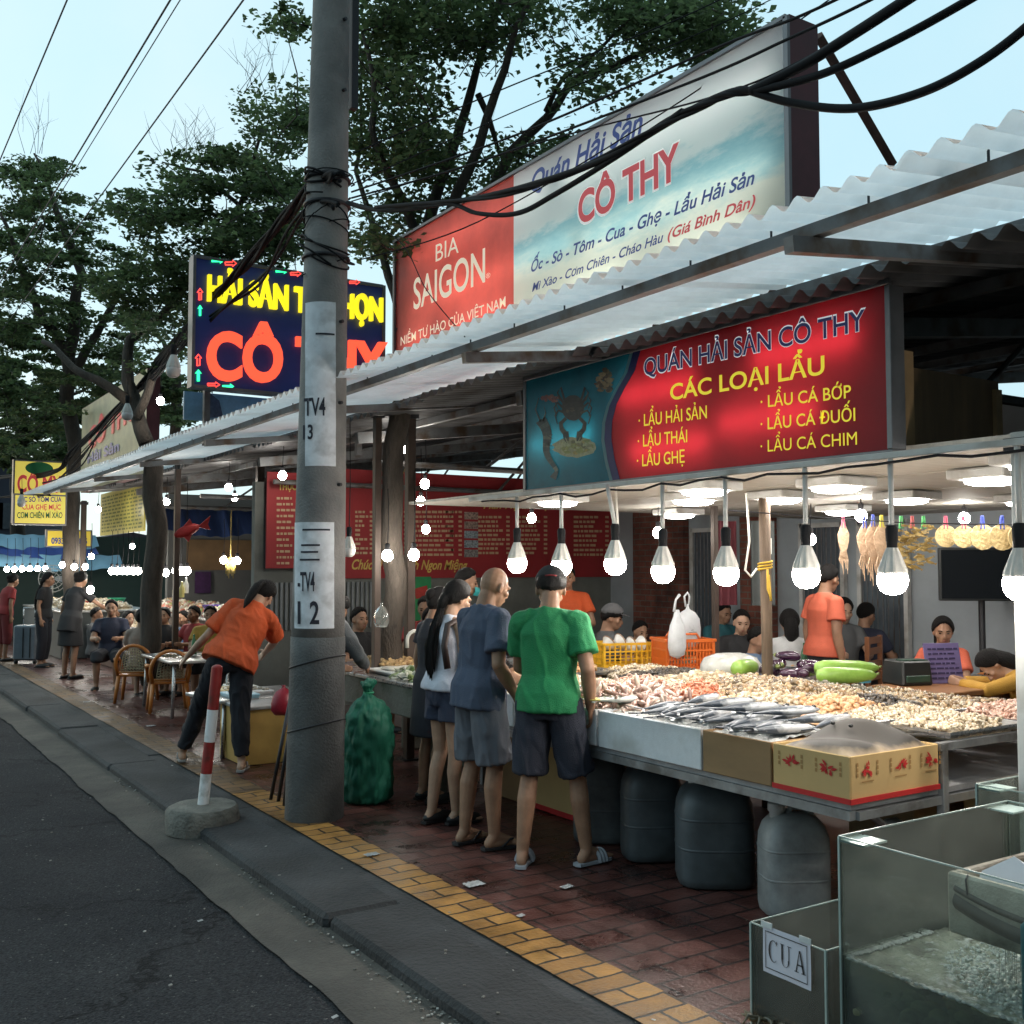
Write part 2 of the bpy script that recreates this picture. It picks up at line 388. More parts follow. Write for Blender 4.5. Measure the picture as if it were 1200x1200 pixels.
# ------------------------------------------------------------------ setting: ground, road, gutter, kerb, paving
def brick_mat(name, c1, c2, mortar, bw=.2, bh=.1, rough=.5, wet=0.):
    m, N, L, b = _bsdf(name)
    tc = N.new('ShaderNodeTexCoord'); mp = N.new('ShaderNodeMapping'); L.new(tc.outputs['Object'], mp.inputs[0]); mp.inputs['Rotation'].default_value = (0, 0, 0)
    nz = N.new('ShaderNodeTexNoise'); nz.inputs['Scale'].default_value = 22; L.new(tc.outputs['Object'], nz.inputs['Vector'])
    wv = N.new('ShaderNodeVectorMath'); wv.operation = 'MULTIPLY_ADD'; wv.inputs[1].default_value = (.012, .012, 0); L.new(nz.outputs['Color'], wv.inputs[0]); L.new(mp.outputs[0], wv.inputs[2])
    br = N.new('ShaderNodeTexBrick'); br.inputs['Scale'].default_value = 1; br.inputs['Brick Width'].default_value = bw; br.inputs['Row Height'].default_value = bh
    br.inputs['Mortar Size'].default_value = .008; br.inputs['Mortar Smooth'].default_value = .2; br.inputs['Bias'].default_value = 0
    br.inputs['Color1'].default_value = c4(c1); br.inputs['Color2'].default_value = c4(c2); br.inputs['Mortar'].default_value = c4(mortar)
    L.new(wv.outputs[0], br.inputs['Vector'])
    n2 = N.new('ShaderNodeTexNoise'); n2.inputs['Scale'].default_value = 2.2; n2.inputs['Detail'].default_value = 9; n2.inputs['Roughness'].default_value = .7; L.new(tc.outputs['Object'], n2.inputs['Vector'])
    cr = N.new('ShaderNodeValToRGB'); cr.color_ramp.elements[0].position = .35; cr.color_ramp.elements[0].color = (.35, .33, .33, 1); cr.color_ramp.elements[1].position = .62; cr.color_ramp.elements[1].color = (1.15, 1.1, 1.05, 1)
    L.new(n2.outputs[0], cr.inputs[0])
    mx = N.new('ShaderNodeMix'); mx.data_type = 'RGBA'; mx.blend_type = 'MULTIPLY'; mx.inputs[0].default_value = 1; L.new(br.outputs[0], mx.inputs[6]); L.new(cr.outputs[0], mx.inputs[7])
    L.new(mx.outputs[2], b.inputs['Base Color'])
    rr = N.new('ShaderNodeMapRange'); rr.inputs[1].default_value = .35; rr.inputs[2].default_value = .65; rr.inputs[3].default_value = rough-.25*wet; rr.inputs[4].default_value = rough+.15
    L.new(n2.outputs[0], rr.inputs[0]); L.new(rr.outputs[0], b.inputs['Roughness'])
    ad = N.new('ShaderNodeMath'); ad.operation = 'MULTIPLY_ADD'; ad.inputs[1].default_value = -1; L.new(br.outputs['Fac'], ad.inputs[0])
    n3 = N.new('ShaderNodeTexNoise'); n3.inputs['Scale'].default_value = 60; L.new(tc.outputs['Object'], n3.inputs['Vector'])
    m3 = N.new('ShaderNodeMath'); m3.operation = 'MULTIPLY'; m3.inputs[1].default_value = .4; L.new(n3.outputs[0], m3.inputs[0]); L.new(m3.outputs[0], ad.inputs[2])
    bp = N.new('ShaderNodeBump'); bp.inputs['Strength'].default_value = .8; bp.inputs['Distance'].default_value = .012; L.new(ad.outputs[0], bp.inputs['Height']); L.new(bp.outputs[0], b.inputs['Normal'])
    return m
def asphalt_mat():
    m, N, L, b = _bsdf('asphalt')
    tc = N.new('ShaderNodeTexCoord')
    def nz(sc, det=8): 
        t = N.new('ShaderNodeTexNoise'); t.inputs['Scale'].default_value = sc; t.inputs['Detail'].default_value = det; t.inputs['Roughness'].default_value = .7; L.new(tc.outputs['Object'], t.inputs['Vector']); return t
    a = nz(.55); f = nz(75, 3); v = N.new('ShaderNodeTexVoronoi'); v.inputs['Scale'].default_value = 80; L.new(tc.outputs['Object'], v.inputs['Vector'])
    r1 = N.new('ShaderNodeValToRGB'); r1.color_ramp.elements[0].position = .36; r1.color_ramp.elements[0].color = (.019, .020, .024, 1); r1.color_ramp.elements[1].position = .66; r1.color_ramp.elements[1].color = (.040, .041, .044, 1); L.new(a.outputs[0], r1.inputs[0])
    r2 = N.new('ShaderNodeValToRGB'); r2.color_ramp.elements[0].position = .3; r2.color_ramp.elements[0].color = (.35, .35, .35, 1); r2.color_ramp.elements[1].position = .75; r2.color_ramp.elements[1].color = (2.1, 2.05, 2.0, 1); L.new(f.outputs[0], r2.inputs[0])
    mx = N.new('ShaderNodeMix'); mx.data_type = 'RGBA'; mx.blend_type = 'MULTIPLY'; mx.inputs[0].default_value = 1; L.new(r1.outputs[0], mx.inputs[6]); L.new(r2.outputs[0], mx.inputs[7])
    # scattered pale grit
    g = nz(38, 2); rg = N.new('ShaderNodeValToRGB'); rg.color_ramp.elements[0].position = .68; rg.color_ramp.elements[1].position = .72; L.new(g.outputs[0], rg.inputs[0])
    m2 = N.new('ShaderNodeMix'); m2.data_type = 'RGBA'; L.new(rg.outputs[0], m2.inputs[0]); L.new(mx.outputs[2], m2.inputs[6]); m2.inputs[7].default_value = (.16, .15, .14, 1)
    # hairline cracks
    cn = nz(1.6, 4); ca = N.new('ShaderNodeVectorMath'); ca.operation = 'MULTIPLY_ADD'; ca.inputs[1].default_value = (.9, .9, 0); L.new(cn.outputs['Color'], ca.inputs[0]); L.new(tc.outputs['Object'], ca.inputs[2])
    cv_ = N.new('ShaderNodeTexVoronoi'); cv_.feature = 'DISTANCE_TO_EDGE'; cv_.inputs['Scale'].default_value = .55; L.new(ca.outputs[0], cv_.inputs['Vector'])
    crr = N.new('ShaderNodeMapRange'); crr.inputs[1].default_value = .002; crr.inputs[2].default_value = .009; crr.inputs[3].default_value = .75; crr.inputs[4].default_value = 0; L.new(cv_.outputs['Distance'], crr.inputs[0])
    m4 = N.new('ShaderNodeMix'); m4.data_type = 'RGBA'; L.new(crr.outputs[0], m4.inputs[0]); L.new(m2.outputs[2], m4.inputs[6]); m4.inputs[7].default_value = (.008, .008, .009, 1); m2 = m4
    L.new(m2.outputs[2], b.inputs['Base Color']); b.inputs['Roughness'].default_value = .85; b.inputs['Specular IOR Level'].default_value = .15
    bp = N.new('ShaderNodeBump'); bp.inputs['Strength'].default_value = .9; bp.inputs['Distance'].default_value = .008; L.new(v.outputs['Distance'], bp.inputs['Height']); L.new(bp.outputs[0], b.inputs['Normal'])
    return m
def struct(name, mb, mat, smooth=False): return tag(mb.build(name, mat, smooth=smooth), kind='structure')
conc_dark = M('kerb_concrete', (.052, .053, .055), .85, n=.4, ns=3, bump=.9, bs=45, dirt=(.025, .025, .026), dscale=1.3)
gut = M('gutter_concrete', (.095, .084, .072), .85, n=.4, ns=3.5, bump=.7, bs=60, dirt=(.035, .033, .03), dscale=1.0)
RZ = -.085
mb = MB(); mb.quad((-300, -40, RZ-.03), (500, -40, RZ-.03), (500, 900, RZ-.03), (-300, 900, RZ-.03)); struct('ground', mb, M('soil', (.08, .07, .055), .9, n=.4, ns=.5))
mb = MB()
mb.grid(lambda a, b: (-9+a*10.78, -6+b*130, RZ+.01*noise.noise(Vector((a*9, b*60, 0)))), 30, 160); struct('road', mb, asphalt_mat(), True)
# gutter strip with an uneven edge towards the asphalt
mb = MB()
def gfn(a, b):
    y = -6+b*130; x0 = 1.72+.03*noise.noise(Vector((y*1.3, 0, 3)))+.02*noise.noise(Vector((y*6, 0, 9)))
    return (x0+(2.06-x0)*a, y, RZ+.012+.014*a+.004*noise.noise(Vector((y*3, a*3, 1))))
mb.grid(gfn, 4, 900); struct('gutter', mb, gut, True)
# kerb stones: blocks about a metre long with worn lips
mb = MB(); y = -2.1; kr = random.Random(5)
while y < 70:
    L_ = 2.3+kr.uniform(-.5, .4); dz = kr.uniform(-.008, .004); dx = kr.uniform(-.012, .012)
    mb.box((2.235+dx, y+L_/2, -.135+dz), (.41, L_-.008, .27), .022); y += L_
struct('kerb', mb, conc_dark)
mb = MB(); y = -2.1
while y < 70:
    L_ = 2.0+kr.uniform(-.6, .5); mb.box((2.478, y+L_/2, -.053+kr.uniform(-.006, .004)), (.14, L_-.008, .1), .006); y += L_
struct('pavement_edge', mb, conc_dark)
mb = MB(); mb.grid(lambda a, b: (2.512+a*.258, 7.6+b*65.4, .004+.006*noise.noise(Vector((a*2, b*90, 5)))), 4, 400)
struct('worn_paving_strip', mb, brick_mat('worn_brick', (.21, .115, .04), (.13, .075, .035), (.03, .022, .015), .258, .125, .6, .6), True)
mb = MB(); mb.grid(lambda a, b: (2.512+a*.258, -2+b*9.6, .004+.006*noise.noise(Vector((a*2, b*14, 5)))), 4, 80)
struct('yellow_paving_strip', mb, brick_mat('yellow_brick', (.52, .27, .07), (.33, .165, .045), (.03, .022, .015), .258, .125, .5, .8), True)
mb = MB(); mb.grid(lambda a, b: (2.772+a*2.25, -2+b*75, .002+.005*noise.noise(Vector((a*9, b*110, 2)))), 12, 300)
struct('red_brick_pavement', mb, brick_mat('red_brick', (.125, .046, .038), (.085, .035, .031), (.014, .01, .01), .24, .15, .40, .9), True)
mb = MB(); mb.quad((5.0, -2, .004), (40, -2, .004), (40, 73, .004), (5.0, 73, .004)); struct('stall_floor', mb, M('floor_tile', (.14, .11, .1), .45, n=.3, ns=2))
mb = MB(); mb.quad((1.9, 73, -.1), (500, 73, -.1), (500, 600, -.1), (1.9, 600, -.1)); struct('terrain', mb, MATS['soil'])

gd = random.Random(77); mb = MB()
for i in range(420):
    y = gd.uniform(2.2, 9) if i % 3 else gd.gauss(3.35, .25); x = 2.035-abs(gd.gauss(0, .05)) if i % 4 else gd.uniform(.4, 2.6); s_ = gd.uniform(.003, .010)
    z = RZ+.03 if 1.75 < x < 2.04 else RZ+.012 if x <= 1.75 else .003
    mb.box((x, y, z), (s_*1.6, s_, s_*.6), 0, Matrix.Rotation(gd.uniform(0, 3), 3, 'Z'))
gdo = mb.build('gutter_debris', MI('debris', [(.5, .5, .48), (.25, .22, .18), (.1, .1, .09), (.35, .33, .3)], .8)); tag(gdo, 'pale grit and crumbs lying along the gutter and kerb', 'debris', kind='stuff')
# ------------------------------------------------------------------ concrete utility pole
conc = M('pole_concrete', (.26, .25, .24), .85, n=.22, ns=3, bump=.35, bs=60, dirt=(.12, .12, .12), dscale=1.7)
px, py = 2.745, 6.62
def pole_c(z): return Vector((px+.012*z, py+.0*z, z))
def pole_r(z): return .19-.0115*z
pole = thing('utility_pole', 'tall round concrete utility pole with pale stencilled paper patches on the pavement edge', 'utility pole', (px, py, 0))
mb = MB(); zs = [1.18+i*.3 for i in range(28)]
mb.tube([pole_c(z) for z in zs], [pole_r(z) for z in zs], 28); mb.build('shaft', conc, pole, True, True)
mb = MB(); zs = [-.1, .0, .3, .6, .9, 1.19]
mb.tube([pole_c(z) for z in zs], [pole_r(z)+.004 for z in zs], 28); mb.build('grimy_shaded_base', M('grimy_shaded_concrete', (.10, .10, .098), .75, n=.3, ns=4, bump=.4, bs=60, dirt=(.045, .045, .045), dscale=2.2), pole, True, True)  # wet grime and surrounding shade both put into this darker base colour
paper = M('paper_patch', (.80, .82, .86), .8, n=.12, ns=14, dirt=(.55, .56, .58), dscale=9)
def pole_pt(ang, z, lift): return pole_c(z)+Vector((math.cos(ang), math.sin(ang), 0))*(pole_r(z)+lift)
a_cam = math.atan2(-py, -px)
def z_on_pole(v): return P(370, v, d=6.93).z
def patch(u0, u1, v0, v1, name, mat, seed):
    def ang(u, z):
        c = pole_c(z); uc = 600+FPX*((c-Vector((0, 0, CAMZ))).dot(_R))/((c-Vector((0, 0, CAMZ))).dot(_F)); rp = pole_r(z)*FPX/6.93
        return a_cam+math.asin(max(-.99, min(.99, (u-uc)/rp)))
    z0, z1 = z_on_pole(v1), z_on_pole(v0)
    def fn(a, b):
        z = z0+(z1-z0)*b; w = .5+.5*0
        e = .02*noise.noise(Vector((b*9, a*3, seed)))
        A, B = ang(u0, z), ang(u1, z); return pole_pt(A+(B-A)*a+e*(1 if a in (0, 1) else 0), z, .003)
    mb = MB(); mb.grid(fn, 8, 24); return mb.build(name, mat, pole, True, True)
patch(358, 393, 350, 546, 'paper_patch', paper, 1); patch(346, 391, 612, 736, 'paper_patch', paper, 7)
ink = M('stencil_ink', (.03, .03, .045), .8, n=.3, ns=30)
def pole_text(body, u0, u1, v0, v1, bold=.02):
    V, F = text_mesh(body, bold); x0 = min(p.x for p in V); x1 = max(p.x for p in V); h = max(p.y for p in V)
    zb, zt = z_on_pole(v1), z_on_pole(v0); mbt = MB(); pts = []
    for p in V:
        z = zb+(zt-zb)*p.y/h; u = u0+(u1-u0)*(p.x-x0)/(x1-x0)
        c = pole_c(z); uc = 600+FPX*((c-Vector((0, 0, CAMZ))).dot(_R))/((c-Vector((0, 0, CAMZ))).dot(_F)); rp = pole_r(z)*FPX/6.93
        pts.append(pole_pt(a_cam+math.asin(max(-.99, min(.99, (u-uc)/rp))), z, .006))
    mbt.add(pts, F); return mbt.build('lettering', ink, pole, False, True)
pole_text('TV4', 357, 381, 465, 486); pole_text('13', 356, 367, 497, 514); pole_text('-TV4', 350, 369, 670, 692); pole_text('1 2', 350, 374, 704, 730)
for u0, u1, v in ((350, 384, 622), (349, 372, 640), (349, 370, 648), (360, 386, 390), (348, 372, 657)):
    mbt = MB(); zz = z_on_pole(v)
    mbt.grid(lambda a, b: pole_pt(a_cam+math.asin((-20+a*(u1-u0)+ (u0-352))/33), zz+.012*b, .006), 8, 1); mbt.build('lettering', ink, pole, False, True)
steel_d = M('dark_steel', (.05, .05, .055), .5, .6, n=.2)
mb = MB()
for z in (.6, 1.02, 3.75, 4.12, 4.3):
    mb.tube([pole_pt(2*math.pi*k/24, z+(.05*math.cos(2*math.pi*k/24+1) if z < 1.1 else 0), .006) for k in range(25)], .006 if z < 1.1 else .014, 6, False)
mb.build('tie_band', steel_d, pole, True, True)
mb = MB()
for z in (2.2, 2.75, 3.3, 4.9, 5.4): mb.tube([pole_pt(a_cam+.75, z, -.01), pole_pt(a_cam+.75, z, .025)], .012, 8)
mb.build('step_hole', steel_d, pole, False, True)

# ------------------------------------------------------------------ red and white bollard
b0 = ground(240, 975, RZ); b0 = Vector((2.1, P(240, 985, x=2.1).y+.05, RZ+.012))
bol = thing('bollard', 'leaning red and white striped bollard set in a round concrete base at the kerb', 'bollard', b0)
mb = MB(); pr = [(.20, 0), (.232, .01), (.236, .08), (.232, .15), (.215, .172), (.1, .178), (.001, .178)]
mb.lathe(pr, b0, 28); mb.v = [(p[0]+.012*noise.noise(Vector(p)*7), p[1]+.012*noise.noise(Vector(p)*7+Vector((5, 5, 5))), p[2]+.008*noise.noise(Vector(p)*9)) for p in mb.v]
mb.build('base', M('bollard_concrete', (.2, .19, .165), .9, n=.3, ns=7, bump=.8, bs=50, dirt=(.09, .09, .08), dscale=5), bol, 40, True)
top = b0+Vector((.075, -.02, 1.08)); foot = b0+Vector((0, 0, .17))
wp = M('white_enamel', (.84, .84, .84), .45, n=.06, ns=12, dirt=(.5, .48, .45), dscale=14); rp_ = M('red_enamel', (.34, .025, .022), .45, n=.2, ns=12, dirt=(.12, .03, .02), dscale=10)
k0 = 0
for i, (t0, t1) in enumerate(((0, .225), (.225, .45), (.45, .68), (.68, .98))):
    mb = MB(); mb.tube([foot.lerp(top, t0), foot.lerp(top, t1)], .036, 16); mb.build('stripe', wp if i % 2 == 0 else rp_, bol, 40, True)
mb = MB(); mb.ell(foot.lerp(top, .98), (.036, .036, .02)); mb.build('cap', rp_, bol, True, True)
# ------------------------------------------------------------------ long awning of translucent corrugated sheet along the street
RS = .124
def roof_z(x): return 2.85+RS*(x-2.6)
sheetm = MTRANS('roof_sheet_plastic', (.92, .90, .89), .86, .35, n=.15, ns=2.2)
steel_g = M('grey_steel', (.16, .165, .17), .5, .5, n=.2, ns=8, dirt=(.09, .06, .04), dscale=6)
aw = thing('awning', 'long sloping awning of pale corrugated sheets on grey steel purlins over the stalls', 'awning', (3.3, 1, 2.8))
pit = .115
y = -1.2; i = 0; ar = random.Random(3)
while y < 19.5:
    n_w = 14; y1 = y+n_w*pit; st = ar.uniform(-.05, .05) if i else 0; lift = .006*(i % 2)+.004
    x0 = 2.80+st*.4; x1 = 4.05
    mb = MB()
    def fn(a, b, y=y, x0=x0, lift=lift):
        yy = y+a*(n_w+.6)*pit; x = x0+(x1-x0)*b
        return (x, yy, roof_z(x)+.05+lift+.02*math.cos(2*math.pi*(yy-y)/pit)+.006*noise.noise(Vector((x, yy*.8, 0))))
    mb.grid(fn, n_w*8+5, 5); mb.build('corrugated_sheet', sheetm, aw, True, True); y = y1; i += 1
mb = MB(); xp = 3.06; mb.box((xp, 9, roof_z(xp)), (.05, 20.6, .05)); mb.build('purlin', steel_g, aw, False, True)
mb = MB(); xp = 3.98; mb.box((xp, 9, roof_z(xp)-.005), (.05, 20.6, .05)); mb.build('purlin', steel_g, aw, False, True)
rot = Matrix.Rotation(-math.atan(RS), 3, 'Y')
for k, yy in enumerate((1.15, 2.62, 5.1, 7.55, 10.0, 12.5, 15.0, 17.5)):
    x0 = 2.98 if k != 1 else 2.9
    mb = MB(); xm = (x0+6.2)/2; mb.box((xm, yy, roof_z(xm)-.06), (6.2-x0, .045, .06), 0, rot); mb.build('rafter', steel_g, aw, False, True)
mb = MB()
yy = 1.0
while yy < 19: mb.tube([(3.06, yy, roof_z(3.06)+.02), (3.06, yy, roof_z(3.06)+.115)], .005, 5); yy += .46
mb.build('roof_bolt', steel_d, aw, False, True)
# opaque inner roof behind it
drk = M('old_metal_roof', (.085, .085, .088), .6, .3, n=.3, ns=2, dirt=(.045, .04, .035), dscale=3)
ir = thing('stall_roof', 'dark corrugated metal roof over the inside of the stall with steel beams below it', 'roof', (6.5, 8, 3))
def irz(x): return roof_z(x)-.055
y = -1.0; i = 0
while y < 19:
    mb = MB()
    def fn(a, b, y=y, i=i):
        yy = y+a*2.05; x = 3.72+.12*(i % 3)*.5+b*8.3
        return (x, yy, irz(x)+.025*math.cos(2*math.pi*a*2.05/.13)+.012*(i % 2))
    mb.grid(fn, 126, 3); mb.build('roof_sheet', drk, ir, True, True); y += 2.0; i += 1
for xx in (4.55, 5.6, 6.7, 7.9, 9.2, 10.6):
    mb = MB(); mb.box((xx, 9, irz(xx)-.06), (.045, 20, .06)); mb.build('purlin', steel_g, ir, False, True)
for yy in (1.2, 3.5, 6.1, 8.8, 11.4, 14.2, 17.0):
    mb = MB(); mb.box((7.3, yy, irz(7.3)-.14), (6.6, .07, .1), 0, rot); mb.build('rafter', steel_g, ir, False, True)
    mb = MB(); mb.tube([(4.2, yy, 2.62), (11, yy, 2.62)], .03, 8); mb.build('tie_beam', steel_g, ir, False, True)
    for xx in (5.4, 7.2, 9.0):
        mb = MB(); mb.tube([(xx, yy, 2.62), (xx+.7, yy, irz(xx+.7)-.12)], .018, 6); mb.build('web_bar', steel_g, ir, False, True)

# ------------------------------------------------------------------ posts
brn = M('brown_painted_steel', (.07, .05, .04), .55, .3, n=.3, ns=5)
whp = M('white_painted_steel', (.6, .6, .58), .45, n=.12, ns=5, dirt=(.35, .33, .3), dscale=5)
def post(name, u, d, w, z1, mat, label, z0=0., base=True, grp=None):
    p = P(u, 700, d=d); p.z = 0
    t = thing(name, label, 'post', (p.x, p.y, z0), 0, grp)
    mb = MB(); mb.box((p.x, p.y, (z0+z1)/2), (w, w, z1-z0), .004); mb.build('shaft', mat, t, False, True)
    mb = MB(); mb.box((p.x, p.y, z0+.006), (w*2, w*2, .012)); mb.box((p.x, p.y, z1-.05), (w*1.5, w*1.5, .05)); mb.build('plate', steel_d, t, False, True)
    return t
post('steel_post', 441, 8.9, .06, 3.0, brn, 'thin brown steel post left of the light brown tree trunk')
post('steel_post', 480, 9.1, .075, 3.02, brn, 'brown steel post just right of the tree trunk behind the sink')
post('steel_post', 303, 13.2, .09, 3.0, brn, 'brown steel post left of the red menu board beside the concrete pole')
post('steel_post', 206, 13.6, .07, 3.0, brn, 'slim dark post beside the tree trunk near the seated diners')
post('steel_post', 96, 19.6, .09, 2.9, brn, 'far dark post next to the yellow light box')
post('steel_post', 838, 9.2, .05, 3.0, brn, 'thin pale pipe post in the middle of the stall behind the bulbs')
post('white_post', 1203, 4.24, .07, 2.2, whp, 'white square post at the end of the bulb rail')
p = P(897, 700, d=7.3); p.z = 0
t = thing('wooden_post', 'bare timber post rising behind the gourds and aubergines', 'post', (p.x, p.y, 0))
mb = MB(); mb.tube([(p.x, p.y, 0), (p.x+.01, p.y, 1.1), (p.x, p.y, 2.16)], [.043, .038, .04], 10); mb.build('shaft', M('raw_timber', (.13, .09, .06), .8, n=.45, ns=4, stretch=(6, 6, .6), bump=.4), t, True, True)
yr = M('yellow_rope', (.6, .38, .04), .7); mb = MB()
for q in range(3): mb.tube([(p.x+.047*math.cos(a*.5), p.y+.047*math.sin(a*.5), 1.62+q*.02+.003*a) for a in range(14)], .007, 6)
mb.tube([(p.x-.04, p.y-.06, 1.64), (p.x-.05, p.y-.07, 1.5), (p.x-.02, p.y-.07, 1.42), (p.x-.03, p.y-.06, 1.6)], .008, 6); mb.build('rope', yr, t, True, True)

# ------------------------------------------------------------------ ceiling, walls
clm = M('ceiling_panel', (.46, .43, .38), .7, n=.16, ns=5, stretch=(.6, 4, 1))
mb = MB()
for k in range(10):
    mb.box((4.15+.28+k*.56, 4.7, 2.20+.002*(k % 2)), (.555, 6.6, .02))
struct('ceiling', mb, clm)
wallb = M('pale_blue_wall', (.38, .42, .45), .8, n=.12, ns=1.5, dirt=(.28, .3, .31), dscale=1.2)
w = thing('back_wall', 'pale blue grey wall at the back of the dining room with brick piers', 'wall', (9.3, 6, 0))
mb = MB(); mb.box((9.4, 6.9, 1.6), (.2, 14, 3.2)); mb.build('wall', wallb, w, False, True)
rbm = brick_mat('wall_brick', (.24, .085, .06), (.17, .06, .045), (.16, .14, .12), .22, .075, .8)
for n_ in MATS['wall_brick'].node_tree.nodes:
    if n_.type == 'MAPPING': n_.inputs['Rotation'].default_value = (0, math.pi/2, -math.pi/2)
for yy, ww in ((10.6, 1.0), (8.85, .5)):
    mb = MB(); mb.box((9.24, yy, 1.2), (.12, ww, 2.4), .01); mb.build('brick_pier', rbm, w, False, True)
for yy in (9.7, 7.9, 7.1):
    mb = MB(); mb.box((9.285, yy, 1.35), (.05, .55, 1.5)); mb.box((9.262, yy, 1.35), (.02, .06, 1.5)); fr = mb.build('window', M('window_dark', (.1, .12, .14), .2, n=.2), w, False, True)
    mb = MB()
    for s_ in (-1, 1): mb.box((9.25, yy+s_*.29, 1.35), (.06, .05, 1.6))
    mb.box((9.25, yy, 2.12), (.06, .6, .05)); mb.box((9.25, yy, .58), (.06, .6, .05)); mb.build('frame', whp, fr, False, True)
    mb = MB()
    for q in range(9): mb.tube([(9.24, yy-.26+q*.065, .6), (9.24, yy-.26+q*.065, 2.1)], .006, 5)
    mb.build('grille', steel_g, fr, False, True)
# dividing wall with the long red menu banner
dk = M('divider_board', (.16, .17, .155), .8, n=.3, ns=2)
dw = thing('divider_wall', 'dark board wall below the long red menu banner', 'wall', (7, 11.7, 0))
mb = MB(); mb.box((6.9, 11.78, 1.32), (5.6, .1, 2.64)); mb.build('wall', dk, dw, False, True)
mb = MB()
for q in range(24): mb.box((4.3+q*.06, 11.71, 1.2), (.03, .03, .55))
mb.build('railing', M('grey_slats', (.22, .24, .25), .7), dw, False, True)
red = M('banner_red', (.30, .022, .026), .7, n=.18, ns=1.5)
def banner(name, label, y, u0, u1, v0, v1, texts, rows, seed):
    bd = Board('y', y); a0 = bd.at(u0, v1); a1 = bd.at(u1, v0)
    t = thing(name, label, 'menu board', (a0.x, y, a0.z))
    mb = MB(); mb.box(((a0.x+a1.x)/2, y+.02, (a0.z+a1.z)/2), (a1.x-a0.x, .03, a1.z-a0.z)); mb.build('panel', red, t, False, True)
    gold = M('gold_ink', (.6, .42, .10), .6, n=.2); rr = random.Random(seed)
    for s, (ua, va, ub, cap), bold, sh in texts:
        mb = MB(); bd.text(mb, s, ua, va, ub, va+(ub-ua)*.003, cap=cap, bold=bold, shear=sh, lift=.006); mb.build('lettering', gold, t, False, True)
    mb = MB()                                        # rows of dish names too small to read, price dots at the end
    for (ua, ub, va, vb, k) in rows:
        for q in range(k):
            v = va+(vb-va)*q/(k-1); x = ua; e = ub-rr.uniform(4, 14)
            while x < e-2:
                l = rr.uniform(2, 6.5); p0 = bd.at(x, v+1.3); p1 = bd.at(min(x+l, e), v-1.3)
                mb.quad(bd.pt(p0.x, p0.z, .006), bd.pt(p1.x, p0.z, .006), bd.pt(p1.x, p1.z, .006), bd.pt(p0.x, p1.z, .006)); x += l+1.2
            p0 = bd.at(ub-3, v+1.2); p1 = bd.at(ub+1, v-1.2); mb.quad(bd.pt(p0.x, p0.z, .006), bd.pt(p1.x, p0.z, .006), bd.pt(p1.x, p1.z, .006), bd.pt(p0.x, p1.z, .006))
    mb.build('dish_list', M('cream_ink', (.5, .34, .2), .6, n=.1), t, False, True); return t, bd
t, bd = banner('menu_banner', 'long dark red menu banner with gold script across the back of the stall', 11.69, 384, 742, 568, 678,
    [('Hân Hạnh Phục Vụ', (566, 596, 668, 9), .02, .35), ('Chúc Quý Khách Ngon Miệng', (412, 667, 712, 12), .02, .35)],
    [(416, 436, 600, 648, 10), (450, 476, 600, 652, 11), (482, 530, 600, 650, 10), (522, 540, 600, 650, 10), (560, 596, 606, 648, 9), (604, 640, 606, 648, 9), (672, 712, 606, 650, 9)], 4)
mb = MB()
for q in range(5):
    p0 = bd.at(543, 600+q*11); p1 = bd.at(559, 609+q*11); mb.box(((p0.x+p1.x)/2, 11.665, (p0.z+p1.z)/2), (p1.x-p0.x, .006, p0.z-p1.z))
mb.build('dish_photo', MI('dish_photo', [(.4, .4, .38), (.12, .1, .1), (.35, .25, .2), (.2, .3, .35)], .6, jitter=.6), t, False, True)
banner('menu_banner', 'red menu board with a narrow price list left of the concrete pole', 11.6, 312, 380, 556, 666, [('THỰC ĐƠN', (326, 574, 366, 8), .03, 0)], [(324, 352, 584, 660, 12), (356, 368, 584, 660, 12)], 9)

# plywood partition beside the hanging sign
bd = Board('y', 3.1); a = bd.at(1046, 428); b = bd.at(1166, 448)
t = thing('plywood_panel', 'brown plywood partition above the bulb rail right of the hot pot sign', 'panel', (4.5, 3.1, 2.2))
mb = MB(); mb.prism([(4.13, 2.215), (b.x, 2.215), (b.x, b.z), (4.13, a.z)], (0, 3.1, 0), (1, 0, 0), (0, 0, 1), .018); mb.build('sheet', M('plywood', (.17, .11, .06), .6, n=.3, ns=2, stretch=(5, 1, .6)), t, False, True)
mb = MB(); mb.box((4.19, 3.075, 2.44), (.09, .03, .44)); mb.box((b.x-.03, 3.075, 2.38), (.05, .03, .33)); mb.build('batten', M('pine_batten', (.33, .22, .11), .6, n=.2), t, False, True)
# ------------------------------------------------------------------ hanging light box: QUÁN HẢI SẢN CÔ THY / CÁC LOẠI LẨU
def emis(name, col, s): return ME(name, col, s)
tube_m = ME('tube_light', (1, .97, .9), 6.5)
SX = 3.98
bd = Board('x', SX)
pl, pr_ = bd.at(617, 575), bd.at(1041, 527); zt = (bd.at(1041, 337).z+bd.at(617, 443).z)/2; zb = (pl.z+pr_.z)/2
a0, a1 = -pl.y, -pr_.y
t = thing('hot_pot_sign', 'long red and blue light box listing hot pots, hung over the seafood table', 'sign', (SX, (pl.y+pr_.y)/2, zb))
HSz = (zb, zt)
mb = MB(); mb.box((SX+.085, (pl.y+pr_.y)/2, (zb+zt)/2), (.012, pl.y-pr_.y, zt-zb)); mb.build('back_panel', M('sign_inner_white', (.75, .75, .75), .7), t, False, True)
fr = M('sign_frame_grey', (.2, .2, .21), .45, .5, n=.15); mb = MB(); g = .03
